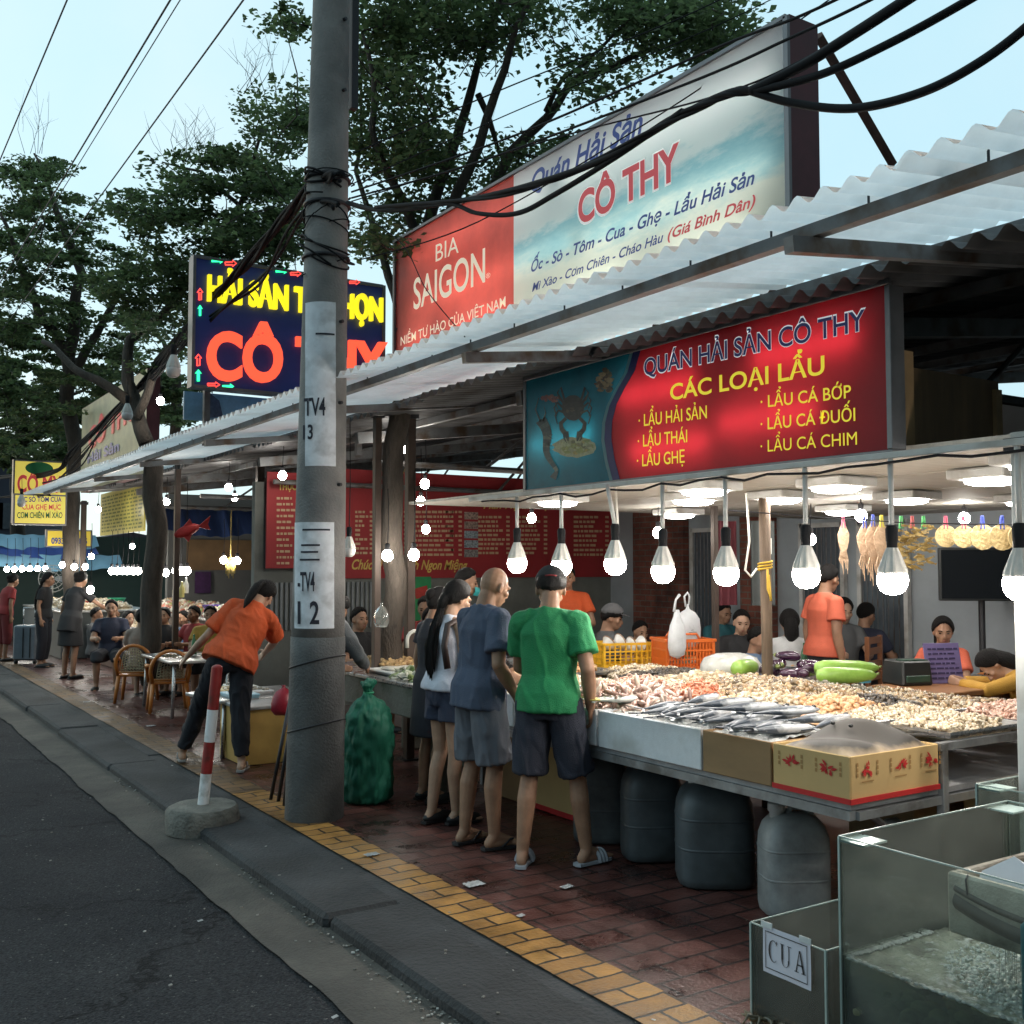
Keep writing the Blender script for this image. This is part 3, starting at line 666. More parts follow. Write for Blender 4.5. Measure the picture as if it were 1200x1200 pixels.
mb.box((SX+.04, (pl.y+pr_.y)/2, zb-.012), (.10, pl.y-pr_.y+.06, .03), .003); mb.box((SX, (pl.y+pr_.y)/2, zt+.012), (.02, pl.y-pr_.y+.06, .03), .003)
for y in (pl.y+.015, pr_.y-.015): mb.box((SX+.04, y, (zb+zt)/2), (.10, .03, zt-zb-.01), .003)
mb.build('frame', fr, t, False, True)
mb = MB()
for yy, zz in ((4.6, zb+.50), (3.75, zb+.24), (4.5, zb+.16), (3.5, zb+.55), (5.55, zb+.3)): mb.tube([(SX+.058, yy-.33, zz), (SX+.058, yy+.33, zz)], .013, 8)
mb.build('tube', tube_m, t, True, True)
redf = MTRANS('sign_red_film', (.55, .022, .035), .6, .35, n=.1); blue_f = MTRANS('sign_sea_film', (.02, .22, .30), .6, .35, n=.35, ns=2.2); navy = MTRANS('sign_navy_film', (.02, .03, .16), .35, .35); pale_f = MTRANS('sign_pale_film', (.3, .5, .52), .6, .35)
Hh = zt-zb
def q_(u, v): p = bd.at(u, v); return (-p.y, p.z)
curve = [(745, 415), (738, 436), (727, 455), (717, 475), (712, 495), (711, 515), (715, 540), (721, 562)]
cv = [q_(u, v) for u, v in curve]
cv = [(cv[0][0], zt)]+cv[1:-1]+[(cv[-1][0], zb)]
def face(poly, lift, mat, name, par=t):
    mb = MB(); mb.add([bd.pt(a, z, lift) for a, z in poly], [tuple(range(len(poly)))]); return mb.build(name, mat, par, False, True)
face([(a0, zb)]+list(reversed([(a0, zt)]+cv)), 0, blue_f, 'sea_panel')
face([(a1, zt)]+cv+[(a1, zb)], 0, redf, 'red_panel')
mb = MB()
for i in range(len(cv)-1):
    (p, z), (p2, z2) = cv[i], cv[i+1]; mb.add([bd.pt(p-.02, z, .003), bd.pt(p+.05, z, .003), bd.pt(p2+.05, z2, .003), bd.pt(p2-.02, z2, .003)], [(0, 1, 2, 3)])
mb.build('wave_border', navy, t, False, True)
mb = MB()
for i in range(len(cv)-1):
    (p, z), (p2, z2) = cv[i], cv[i+1]; mb.add([bd.pt(p-.05, z, .003), bd.pt(p-.021, z, .003), bd.pt(p2-.021, z2, .003), bd.pt(p2-.05, z2, .003)], [(0, 1, 2, 3)])
mb.build('wave_highlight', pale_f, t, False, True)
yl = ME('sign_yellow_letters', (.95, .78, .04), .55, (.6, .48, .02)); nv = ME('sign_navy_letters', (.01, .015, .10), .3, (.01, .015, .08)); wh_l = ME('sign_white_letters', (.8, .85, .9), .45, (.7, .7, .7))
mb = MB(); mo = MB()
bd.text(mo, 'QUÁN HẢI SẢN CÔ THY', 755, 441, 1016, 386, cap=21, bold=.032, lift=.004); mo.build('lettering_outline', wh_l, t, False, True)
bd.text(mb, 'QUÁN HẢI SẢN CÔ THY', 756, 440, 1015, 386.5, cap=20, bold=.012, lift=.007); mb.build('lettering', nv, t, False, True)
mb = MB()
bd.text(mb, 'CÁC LOẠI LẨU', 786, 469, 967, 438, cap=19, bold=.018)
for s, u0, v0, u1, v1 in (('· LẨU HẢI SẢN', 749, 500, 829, 490), ('· LẨU THÁI', 748, 524, 806, 518), ('· LẨU GHẸ', 747, 547, 803, 542), ('· LẨU CÁ BỚP', 892, 478, 998, 466), ('· LẨU CÁ ĐUỐI', 892, 504, 1003, 493), ('· LẨU CÁ CHIM', 892, 530, 1005, 521)):
    bd.text(mb, s, u0, v0, u1, v1, cap=14.5, bold=.0 if 'CHIM' in s else .008)
mb.build('lettering', yl, t, False, True)
# printed crab, lobster, shellfish dish on the sea panel
def blob(cu, cv_, ru, rv, seed, n=26, k=.25):
    return [q_(cu+ru*math.cos(2*math.pi*i/n)*(1+k*noise.noise(Vector((i*.9, seed, 0)))), cv_+rv*math.sin(2*math.pi*i/n)*(1+k*noise.noise(Vector((i*.9, seed, 4))))) for i in range(n)]
crab = MI('print_crab', [(.02, .025, .025), (.05, .055, .045), (.03, .035, .04), (.09, .09, .06)], .5); dish = MI('print_dish', [(.34, .33, .12), (.20, .24, .08), (.5, .48, .3), (.12, .12, .06), (.4, .3, .1)], .5); brn_p = MI('print_shells', [(.05, .04, .03), (.2, .13, .06), (.38, .28, .15), (.02, .025, .025), (.14, .06, .03)], .5); pinkp = MI('print_shrimp', [(.3, .12, .1), (.15, .08, .08), (.4, .2, .16)], .5)
def flat(poly, lift, mb): mb.add([bd.pt(a, z, lift) for a, z in poly], [tuple(range(len(poly)))])
def limb2(mb, pts, w0, w1, lift):
    n_ = len(pts); L_ = []; R_ = []
    for i, (u, v) in enumerate(pts):
        u0, v0 = pts[max(0, i-1)]; u1, v1 = pts[min(n_-1, i+1)]; l = math.hypot(u1-u0, v1-v0) or 1; w = w0+(w1-w0)*i/(n_-1); nx, ny = -(v1-v0)/l*w, (u1-u0)/l*w; L_.append(q_(u+nx, v+ny)); R_.append(q_(u-nx, v-ny))
    for i in range(n_-1): flat([L_[i], L_[i+1], R_[i+1], R_[i]], lift+.0001*i, mb)
def scatter(mb, cu, cv_, ru, rv, n_, s0, s1, seed, lift):
    r_ = random.Random(seed)
    for i in range(n_):
        a = r_.uniform(0, 6.28); q = math.sqrt(r_.random()); flat(blob(cu+ru*q*math.cos(a), cv_+rv*q*math.sin(a), r_.uniform(s0, s1), r_.uniform(s0, s1)*.7, seed+i, 9, .5), lift+.00004*i, mb)
mb = MB(); flat(blob(672, 478, 13, 15, 2, 30, .08), .004, mb); scatter(mb, 672, 476, 9, 11, 26, 1.2, 3, 3, .0043)
for sgn in (-1, 1):
    for i, (eu, ev) in enumerate(((18, -20), (21, -11), (22, -2), (21, 7))):
        limb2(mb, [(672+sgn*9, 472+i*4), (672+sgn*(eu-4), 478+ev-4), (672+sgn*eu, 478+ev+2), (672+sgn*(eu-3), 478+ev+12)], 1.5, .5, .0045)
    limb2(mb, [(672+sgn*8, 490), (672+sgn*14, 496), (672+sgn*13, 503), (672+sgn*8, 509)], 2, 3, .005); limb2(mb, [(672+sgn*8, 506), (672+sgn*6, 513), (672+sgn*5, 518)], 3.2, .4, .0056); limb2(mb, [(672+sgn*10, 508), (672+sgn*10, 514), (672+sgn*7, 519)], 1.6, .3, .0058)
mb.build('crab_print', crab, t, False, True)
mb = MB(); flat(blob(674, 524, 25, 12, 8, 30, .3), .0035, mb); scatter(mb, 674, 523, 21, 9, 70, 1.5, 4.5, 40, .0037); mb.build('dish_print', dish, t, False, True)
mb = MB(); scatter(mb, 709, 447, 9, 14, 60, 1.8, 4.5, 70, .004); mb.build('shell_print', brn_p, t, False, True)
mb = MB(); scatter(mb, 645, 467, 10, 4, 26, 1.2, 3.2, 90, .004); mb.build('shrimp_print', pinkp, t, False, True)
mb = MB(); pts_ = [(634+i*1.3+3.5*math.sin(i*.55), 492+i*4.6) for i in range(14)]
limb2(mb, pts_, 6.5, 2.2, .004); limb2(mb, [(634, 494), (628, 480), (632, 466)], 1.2, .4, .004); limb2(mb, [(637, 494), (640, 484), (638, 476)], 1.0, .3, .004)
for i in range(2, 12): limb2(mb, [pts_[i], (pts_[i][0]+8-i*.3, pts_[i][1]+4)], .8, .3, .0046)
limb2(mb, [pts_[-1], (pts_[-1][0]-5, pts_[-1][1]+9)], 2, 4, .0047); mb.build('lobster_print', MI('print_lobster', [(.03, .06, .07), (.06, .1, .1), (.02, .04, .05), (.15, .17, .14)], .5), t, False, True)

# ------------------------------------------------------------------ big billboard on the roof: BIA SAIGON / CÔ THY
BX = 4.05
bd = Board('x', BX); pL, pR = bd.at(464, 286), bd.at(923, 15)
ztop = (pL.z+pR.z)/2; zbot = ztop-1.16; aL, aR = -pL.y, -pR.y; aM = -bd.at(602, 300).y
t = thing('billboard', 'big roof billboard with a red beer advert beside a pale sea blue panel', 'billboard', (BX, (pL.y+pR.y)/2, zbot))
def sea_print():
    m, N, L, b = _bsdf('billboard_sea_print')
    tc = N.new('ShaderNodeTexCoord'); sp = N.new('ShaderNodeSeparateXYZ'); L.new(tc.outputs['Object'], sp.inputs[0])
    nt = N.new('ShaderNodeTexNoise'); nt.inputs['Scale'].default_value = 2.2; nt.inputs['Detail'].default_value = 9; nt.inputs['Roughness'].default_value = .65
    mp = N.new('ShaderNodeMapping'); mp.inputs['Scale'].default_value = (1, .7, 2.2); L.new(tc.outputs['Object'], mp.inputs[0]); L.new(mp.outputs[0], nt.inputs['Vector'])
    # printed sea: a turquoise band across the middle of the panel, cream sky above and cream below
    mr = N.new('ShaderNodeMapRange'); mr.inputs[1].default_value = 0; mr.inputs[2].default_value = 1.16; mr.inputs[3].default_value = -.27; mr.inputs[4].default_value = .73; L.new(sp.outputs['Z'], mr.inputs[0])
    ad = N.new('ShaderNodeMath'); ad.operation = 'MULTIPLY_ADD'; ad.inputs[1].default_value = .55; L.new(nt.outputs[0], ad.inputs[0]); L.new(mr.outputs[0], ad.inputs[2])
    cr = N.new('ShaderNodeValToRGB'); e = cr.color_ramp.elements
    for pos, c in ((.0, (.74, .76, .66)), (.30, (.66, .72, .66)), (.42, (.36, .58, .62)), (.53, (.24, .48, .56)), (.62, (.55, .66, .68)), (1.0, (.62, .66, .70))):
        k = e.new(pos) if pos not in (0., 1.) else e[0 if pos == 0 else -1]; k.color = c4(c)
    L.new(ad.outputs[0], cr.inputs[0]); L.new(cr.outputs[0], b.inputs['Base Color']); b.inputs['Roughness'].default_value = .4
    tr = N.new('ShaderNodeBsdfTranslucent'); L.new(cr.outputs[0], tr.inputs[0]); mx = N.new('ShaderNodeMixShader'); mx.inputs[0].default_value = .6
    L.new(b.outputs[0], mx.inputs[1]); L.new(tr.outputs[0], mx.inputs[2]); L.new(mx.outputs[0], N['Material Output'].inputs[0]); return m
def rect(aa, ab, z0, z1, lift, mat, name, bd=bd, par=t):
    mb = MB(); mb.add([bd.pt(aa, z0, lift), bd.pt(ab, z0, lift), bd.pt(ab, z1, lift), bd.pt(aa, z1, lift)], [(0, 1, 2, 3)]); return mb.build(name, mat, par, False, True)
rect(aM, aR, zbot, ztop, 0, sea_print(), 'sea_panel')
rect(aL, aM, zbot, ztop, 0, MTRANS('beer_red_film', (.60, .10, .08), .55, .4, n=.3, ns=1.4), 'beer_panel')
yc = (pL.y+pR.y)/2; ln = pL.y-pR.y
mb = MB(); mb.box((BX+.205, yc, (zbot+ztop)/2), (.01, ln, ztop-zbot)); mb.build('back_panel', MATS['sign_inner_white'], t, False, True)
mar = M('maroon_sheet', (.10, .028, .035), .55, .2, n=.3, ns=4)
mb = MB()
for y in (pR.y-.006, pL.y+.006): mb.box((BX+.105, y, (zbot+ztop)/2), (.215, .012, ztop-zbot+.02))
mb.box((BX+.105, yc, ztop+.006), (.215, ln, .012)); mb.box((BX+.012, yc, zbot-.006), (.02, ln, .012)); mb.build('casing', mar, t, False, True)
mb = MB()
for y in (pR.y, pL.y): mb.box((BX-.012, y, (zbot+ztop)/2), (.02, .03, ztop-zbot))
mb.box((BX-.012, yc, ztop), (.02, ln, .022)); mb.build('trim', fr, t, False, True)
mb = MB()
for (ya, yb, zz) in ((3.75, 5.6, ztop-.25), (5.8, 7.8, ztop-.22), (3.75, 5.4, zbot+.45), (5.5, 7.8, zbot+.5), (3.9, 4.6, zbot+.16), (4.7, 6.2, zbot+.06), (6.3, 7.9, zbot+.07), (6.5, 7.1, zbot+.2), (7.5, 7.9, zbot+.25), (5.0, 5.5, zbot+.12), (6.3, 6.6, zbot+.12)): mb.tube([(BX+.1, ya, zz), (BX+.1, yb, zz)], .013, 8)
mb.build('tube', ME('warm_tube', (1, .95, .84), 8), t, True, True)
mb = MB()
for y in (pR.y+.3, yc, pL.y-.3): mb.box((BX+.15, y, (roof_z(BX)+zbot)/2), (.06, .06, zbot-roof_z(BX)-.02))
mb.tube([P(959, 42, x=BX+.25), P(1046, 192, x=BX+1.05)], .028, 6)
for y in (yc, pL.y-.4): mb.tube([(BX+.22, y, ztop-.15), (BX+1.2, y, roof_z(BX+1.2)+.06)], .025, 6)
mb.build('strut', M('rusty_tube', (.14, .07, .055), .7, .2, n=.4, ns=9), t, False, True)
def letters(par, bd, mat, items, name='lettering', lift=.004):
    mb = MB()
    for s, u0, v0, u1, v1, cap, bold, sh in items: bd.text(mb, s, u0, v0, u1, v1, cap=cap, bold=bold, shear=sh, lift=lift)
    return mb.build(name, mat, par, False, True)
cream = ME('cream_letters', (.9, .74, .55), .5, (.7, .62, .5))
letters(t, bd, cream, [('BIA', 511, 307, 538, 296, 21, 0, 0), ('SAIGON', 485, 363, 569, 330, 37, .012, 0), ('®', 570, 327, 575, 325, 6, 0, 0), ('NIỀM TỰ HÀO CỦA VIỆT NAM', 470, 405, 593, 359, 10.5, .01, 0)])
blu = ME('print_blue', (.015, .05, .26), .25, (.02, .045, .2)); redp = ME('print_red', (.6, .05, .06), .38, (.45, .06, .07)); pale = ME('print_white', (.8, .82, .78), .42, (.7, .7, .7))
letters(t, bd, blu, [('Quán Hải Sản', 623, 226, 754, 154, 24, .025, .3), ('Ốc - Sò - Tôm - Cua - Ghẹ - Lẩu Hải Sản', 623, 319, 885, 215, 13, .02, .3), ('Mì Xào - Cơm Chiên - Cháo Hàu', 624, 342, 778, 283, 10, .015, .3)])
letters(t, bd, redp, [('(Giá Bình Dân)', 783, 281, 886, 241, 12.5, .02, .3)])
letters(t, bd, pale, [('CÔ THY', 677, 265, 798, 207, 38, .06, .0)], 'lettering_outline', .003)
letters(t, bd, redp, [('CÔ THY', 678.5, 263, 797, 207, 37, .03, .0)], lift=.006)

# ------------------------------------------------------------------ LED sign facing along the street
LY = 10.3
bd = Board('y', LY); pA, pB = bd.at(228, 300), bd.at(450, 326); zb2 = bd.at(225, 452).z
t = thing('led_sign', 'dark blue sign with glowing yellow and red letters above the awning behind the pole', 'sign', (pA.x, LY, zb2))
mb = MB(); mb.box(((pA.x+pB.x)/2, LY+.07, (pA.z+zb2)/2), (pB.x-pA.x, .12, pA.z-zb2), .01); mb.build('panel', M('led_navy', (.022, .04, .17), .5, n=.2, ns=3, emit=.12, ecol=(.02, .04, .2)), t, False, True)
mb = MB()
for x in (pA.x, pB.x): mb.box((x, LY+.06, (pA.z+zb2)/2), (.03, .15, pA.z-zb2+.02))
for z in (pA.z, zb2): mb.box(((pA.x+pB.x)/2, LY+.06, z), (pB.x-pA.x-.03, .15, .03))
mb.build('frame', fr, t, False, True)
mb = MB(); bd.text(mb, 'HẢI SẢN TỰ CHỌN', 242, 352, 447, 377, cap=30, bold=.034, lift=.05, thick=.045); mb.build('lettering', ME('led_yellow', (1, .85, .02), 1.0), t, False, True)
mb = MB(); bd.text(mb, 'CÔ THY', 241, 443, 452, 452, cap=56, bold=.034, lift=.05, thick=.045); mb.build('lettering', ME('led_red', (1, .11, .05), 1.15), t, False, True)
gr = ME('led_green', (.03, 1, .35), 2.2); rd = ME('led_arrow_red', (1, .08, .06), 1.6)
def arrow(u, v, w, h, horiz, mat, solid):
    s = 1; pts = [(-.5, -.22), (.15, -.22), (.15, -.5), (.5, 0), (.15, .5), (.15, .22), (-.5, .22)]
    if not horiz: pts = [(y, -x) for x, y in pts]
    mb = MB(); P2 = [bd.pt(bd.at(u+x*w, v+y*h).x, bd.at(u+x*w, v+y*h).z, .012) for x, y in pts]
    if solid: mb.add(P2, [tuple(range(7))])
    else: mb.tube(P2+[P2[0]], .008, 5, False)
    mb.build('arrow', mat, t, False, True)
for u, v, w, h, hz, mt, so in ((255, 306, 15, 7, True, gr, True), (270, 309, 13, 7, True, rd, False), (330, 318, 15, 7, True, gr, True), (346, 321, 12, 6, True, rd, False), (234, 345, 6, 13, False, rd, False), (234, 364, 6, 13, False, gr, True), (232, 422, 7, 13, False, rd, False), (232, 440, 8, 14, False, gr, True), (250, 451, 14, 6, True, rd, False), (267, 453, 14, 7, True, gr, True), (415, 331, 12, 5, True, rd, False), (448, 355, 6, 12, False, gr, True)): arrow(u, v, w, h, hz, mt, so)
mb = MB()
for x in (pA.x+.2, pB.x-.2): mb.box((x, LY+.2, (roof_z(3.2)+pA.z)/2), (.06, .06, pA.z-roof_z(3.2)+.1))
mb.build('strut', steel_g, t, False, True)
bd = Board('y', 10.75); a = bd.at(216, 458); b = bd.at(330, 500)
t = thing('blue_panel', 'pale sky blue printed panel under the glowing sign at the awning edge', 'panel', (a.x, 10.75, b.z))
mb = MB(); mb.box(((a.x+b.x)/2, 10.77, (a.z+b.z)/2), (b.x-a.x, .03, a.z-b.z)); mb.build('sheet', M('print_sky_blue', (.22, .42, .58), .5, n=.5, ns=2), t, False, True)
mb = MB(); mb.prism([(0, 0), (.2, .04), (.16, .2), (.02, .3)], (a.x+.2, 10.744, b.z+.02), (1, 0, 0), (0, 0, 1), .004); mb.build('boat_print', M('print_navy', (.05, .08, .14), .5, n=.6, ns=12), t, False, True)

# ------------------------------------------------------------------ farther signs
def lightbox(name, label, y, u0, v0, u1, v1, col, items, em=.5, depth=.15):
    bd = Board('y', y); a = bd.at(u0, v0); b = bd.at(u1, v1)
    t = thing(name, label, 'sign', (a.x, y, b.z))
    mb = MB(); mb.box(((a.x+b.x)/2, y+depth/2+.004, (a.z+b.z)/2), (b.x-a.x+.06, depth, a.z-b.z+.06)); mb.build('casing', fr, t, False, True)
    mb = MB(); mb.quad(bd.pt(a.x, b.z, 0), bd.pt(b.x, b.z, 0), bd.pt(b.x, a.z, 0), bd.pt(a.x, a.z, 0)); mb.build('face', ME('face_'+name+str(u0), col, em), t, False, True)
    for mat, its in items:
        letters(t, bd, mat, its, lift=.01)
    return t, bd
greenp = M('print_green', (.02, .2, .07), .5, n=.05)
t, bd = lightbox('stall_light_box', 'glowing yellow light box with an oval green badge beyond the awning end', 21, 18, 540, 76, 612, (.85, .68, .12), [(redp, [('CÔ MY', 20, 576, 72, 577, 20, .03, 0)]), (blu, [('TÔM CUA GHẸ', 24, 601, 72, 601.5, 7, .02, 0)])])
mb = MB(); c = bd.at(46, 549); mb.add([bd.pt(c.x+.24*math.cos(k*.35), c.z+.12*math.sin(k*.35), .012) for k in range(18)], [tuple(range(18))]); mb.build('badge', greenp, t, False, True)
lightbox('stall_light_box', 'lower yellow light box with green and red rows of dishes below the green badge', 20.4, 18, 580, 76, 614, (.8, .7, .25), [(blu, [('ỐC SÒ TÔM CUA', 23, 588, 72, 588, 6, .02, 0)]), (redp, [('CUA GHẸ MỰC', 26, 597, 71, 597, 6, .02, 0)]), (greenp, [('CƠM CHIÊN MÌ XÀO', 20, 607, 73, 607, 7, .02, 0)])], .55)
lightbox('phone_number_sign', 'small yellow sign with a blue phone number above the far counters', 24, 56, 622, 106, 640, (.62, .45, .05), [(blu, [('0933 450 455', 60, 637, 102, 637.5, 7, .03, 0)])], .4)
bd = Board('x', 4.25); a = bd.at(118, 572); b = bd.at(168, 622)
t = thing('yellow_menu_sign', 'dull yellow menu sign facing the street under the awning left of the tree trunk', 'sign', (4.25, (a.y+b.y)/2, b.z))
zz0, zz1 = bd.at(168, 622).z, bd.at(168, 566).z
mb = MB(); mb.box((4.27, (a.y+b.y)/2, (zz0+zz1)/2), (.03, a.y-b.y, zz1-zz0)); mb.build('panel', M('dull_yellow', (.42, .36, .07), .4, n=.2), t, False, True)
mb = MB(); rr = random.Random(2)
for q in range(11):
    z = zz1-.1-q*.062; y = a.y-.15
    while y > b.y+.2:
        l = rr.uniform(.08, .3); mb.quad((4.25, y, z), (4.25, y-l, z), (4.25, y-l, z+.03), (4.25, y, z+.03)); y -= l+.07
mb.build('dish_list', M('faded_green_ink', (.12, .14, .04), .6), t, False, True)
bd = Board('x', 3.7); a = bd.at(96, 480); b = bd.at(172, 440)
t = thing('far_billboard', 'far cream billboard with red letters on the roof among the trees', 'billboard', (3.7, (a.y+b.y)/2, 3.0))
mb = MB(); mb.box((3.8, (a.y+b.y)/2, 3.72), (.18, a.y-b.y, 1.5)); mb.build('casing', mar, t, False, True)
mb = MB(); mb.quad((3.705, a.y, 2.98), (3.705, b.y, 2.98), (3.705, b.y, 4.46), (3.705, a.y, 4.46)); mb.build('face', M('cream_print', (.62, .56, .36), .5, n=.3, ns=1.5), t, False, True)
letters(t, bd, redp, [('CÔ THU', 104, 527, 160, 487, 24, .04, 0)], lift=.01); letters(t, bd, blu, [('Hải Sản', 103, 543, 140, 528, 11, .03, 0)], lift=.01)
# ------------------------------------------------------------------ seafood display table
galv = M('galvanised_steel', (.36, .37, .38), .4, .7, n=.2, ns=10, dirt=(.2, .19, .18), dscale=8)
stl = M('stainless', (.5, .5, .5), .28, .9, n=.1, ns=10)
TZ, TX0, TX1, TY0, TY1 = .66, 3.6, 5.95, 2.94, 7.0
t = thing('display_table', 'long steel framed display table heaped with seafood under the row of bulbs', 'table', (4.7, 5, 0))
mb = MB(); mb.box((4.78, 4.98, TZ-.015), (2.32, 4.04, .026)); mb.build('tabletop', M('table_sheet', (.3, .3, .31), .5, .3, n=.3), t, False, True)
mb = MB()
for x in (TX0+.03, TX1-.03): mb.box((x, 4.98, TZ-.05), (.04, 4.04, .04))
for y in (TY0+.02, 4.2, 5.6, TY1-.02): mb.box((4.775, y, TZ-.052), (2.25, .04, .036))
mb.build('frame', galv, t, False, True)
for x in (4.23, 5.9):
    for y in (2.95, 4.4, 6.0, 6.9):
        mb = MB(); z1 = .86 if (x < 5 and y < 3) else TZ-.07; mb.box((x, y, z1/2), (.04, .04, z1), .003); mb.build('leg', galv, t, False, True)
mb = MB(); mb.tube([(3.75, 2.97, TZ-.06), (4.0, 2.99, .45), (4.2, 3.0, .2)], .016, 6); mb.box((4.75, 2.95, .845), (1.1, .035, .035)); mb.build('brace', galv, t, False, True)
# foam boxes and cartons along the street edge
foam = M('styrofoam', (.72, .74, .76), .75, n=.06, ns=30, bump=.15, bs=160, dirt=(.5, .5, .48), dscale=3)
def tray_box(name, label, y0, y1, mat, lip=.0, grp=None, x0=3.6, x1=4.2, z0=TZ, h=.2, th=.02, cat='box', extra=None):
    t = thing(name, label, cat, ((x0+x1)/2, (y0+y1)/2, z0), 0, grp); mb = MB(); e = .003
    mb.box((x0+th/2, (y0+y1)/2, z0+h/2), (th, y1-y0-e, h), .004); mb.box((x1-th/2, (y0+y1)/2, z0+h/2), (th, y1-y0-e, h), .004)
    for y in (y0+th/2+e, y1-th/2-e): mb.box(((x0+x1)/2, y, z0+h/2), (x1-x0-2*th, th, h-.002), .003)
    mb.box(((x0+x1)/2, (y0+y1)/2, z0+th/2+.002), (x1-x0-2*th, y1-y0-2*th-2*e, th)); mb.build('body', mat, t, False, True)
    return t
tray_box('foam_box', 'long white foam box on the table edge next to the brown carton', 3.84, 4.66, foam)
tray_box('foam_box', 'white foam box on the table edge beside the man in green', 4.68, 5.5, foam)
tray_box('foam_box', 'white foam box hidden partly behind the bald man', 5.52, 6.4, foam)
cart = M('brown_cardboard', (.30, .185, .09), .8, n=.15, ns=3, stretch=(1, 1, 3)); cart_y = M('pale_cardboard', (.55, .37, .16), .8, n=.08, ns=3)
tray_box('carton', 'plain brown cardboard carton with loose tape between foam box and red printed carton', 3.385, 3.83, cart, th=.008)
t = tray_box('printed_carton', 'yellowish cardboard carton with red printed emblems and a red base stripe holding a skate', 2.945, 3.375, cart_y, th=.008)
cred = M('carton_red', (.5, .02, .02), .7, n=.1); cgold = M('carton_gold', (.36, .2, .07), .7, n=.1)
mb = MB(); mb.box((3.898, 2.9425, TZ+.012), (.604, .006, .022)); mb.box((3.5975, 3.16, TZ+.012), (.006, .43, .022)); mb.build('stripe', cred, t, False, True)
def emblem(mb, O, ex, ez, s, seed):
    rr = random.Random(seed); nn = Vector(ex).cross(Vector(ez))
    for k in range(13):
        a = rr.uniform(0, 6.28); r0 = rr.uniform(0, .012)*s; l = rr.uniform(.018, .034)*s; w = rr.uniform(.003, .006)*s
        c = Vector(O)+Vector(ex)*(r0*math.cos(a)*1.4+rr.uniform(-.012, .012)*s)+Vector(ez)*(r0*math.sin(a)+rr.uniform(-.008, .008)*s)
        d = Vector(ex)*math.cos(a)+Vector(ez)*math.sin(a)*.75; q = d.cross(nn)
        mb.add([c-q*w+nn*.0003*k, c+d*l*.5-q*w*1.2+nn*.0003*k, c+d*l+nn*.0003*k, c+d*l*.5+q*w*1.2+nn*.0003*k, c+q*w+nn*.0003*k], [(0, 1, 2, 3, 4)])
me_ = MB(); mg = MB()
for i, xx in enumerate((3.71, 3.93, 4.14)):
    emblem(me_, (xx, 2.9425, TZ+.135), (1, 0, 0), (0, 0, 1), 1.15, i)
    for s_ in (-1, 1):
        for k in range(3): mg.add([(xx+s_*.065-.006, 2.943, TZ+.11+k*.022), (xx+s_*.065+.006, 2.943, TZ+.11+k*.022), (xx+s_*.065+.006, 2.943, TZ+.126+k*.022), (xx+s_*.065-.006, 2.943, TZ+.126+k*.022)], [(0, 1, 2, 3)])
    mg.add([(xx-.04, 2.943, TZ+.085), (xx+.04, 2.943, TZ+.085), (xx+.04, 2.943, TZ+.09), (xx-.04, 2.943, TZ+.09)], [(0, 1, 2, 3)])
for i, yy in enumerate((3.27, 3.06)):
    emblem(me_, (3.5975, yy, TZ+.135), (0, -1, 0), (0, 0, 1), 1.15, i+5)
    for s_ in (-1, 1):
        for k in range(3): mg.add([(3.598, yy+s_*.065-.006, TZ+.11+k*.022), (3.598, yy+s_*.065+.006, TZ+.11+k*.022), (3.598, yy+s_*.065+.006, TZ+.126+k*.022), (3.598, yy+s_*.065-.006, TZ+.126+k*.022)], [(0, 1, 2, 3)])
me_.build('emblem_print', cred, t, False, True); mg.build('fine_print', cgold, t, False, True)

# steel trays
def steel_tray(label, c, sx, sy, z, rz=0.):
    t = thing('steel_tray', label, 'tray', (c[0], c[1], z), rz); mb = MB(); d = .035
    o = [(-sx/2, -sy/2), (sx/2, -sy/2), (sx/2, sy/2), (-sx/2, sy/2)]; k = .9
    A = [Vector((x, y, d)) for x, y in o]; B = [Vector((x*k, y*k, .002)) for x, y in o]; C_ = [Vector((x*1.06, y*1.06, d+.003)) for x, y in o]; D = [Vector((x*1.06, y*1.06, d-.01)) for x, y in o]
    mb.add(A+B+C_+D, [(4, 5, 6, 7)]+[(i, (i+1) % 4, 4+(i+1) % 4, 4+i) for i in range(4)]+[(8+i, 8+(i+1) % 4, (i+1) % 4, i) for i in range(4)]+[(12+i, 12+(i+1) % 4, 8+(i+1) % 4, 8+i) for i in range(4)])
    mb.build('pan', stl, t); return t
steel_tray('steel tray of small shellfish at the near end of the display table', (4.6, 3.16), .58, .4, .862)
steel_tray('steel tray of pink prawns at the edge of the photo beside the other tray', (5.22, 3.2), .55, .42, .862)
steel_tray('steel tray of cooked snails at the far end beside the yellow crate', (4.62, 6.5), .8, .45, .84, .0)

# ------------------------------------------------------------------ seafood heaps: loose small animals nobody could count
def rotmats(n, flat=.5):
    q = nrg.normal(size=(n, 4)); q[:, 1:3] *= flat; q /= np.linalg.norm(q, axis=1)[:, None]
    w, x, y, z = q.T
    return np.stack([np.stack([1-2*(y*y+z*z), 2*(x*y-z*w), 2*(x*z+y*w)], -1), np.stack([2*(x*y+z*w), 1-2*(x*x+z*z), 2*(y*z-x*w)], -1), np.stack([2*(x*z-y*w), 2*(y*z+x*w), 1-2*(x*x+y*y)], -1)], -2)
def tpl_ell(r, nu=7, nv=4, pinch=0.):
    mb = MB(); mb.ell((0, 0, 0), r, nu=nu, nv=nv); V = np.array(mb.v)
    if pinch: V[:, 0] *= 1-pinch*np.clip(V[:, 1]/r[1], -1, 1)
    F = []
    for f in mb.f:
        if len(f) == 4: F += [(f[0], f[1], f[2]), (f[0], f[2], f[3])]
        else: F += [(f[0], f[i], f[i+1]) for i in range(1, len(f)-1)]
    return V, np.array(F)
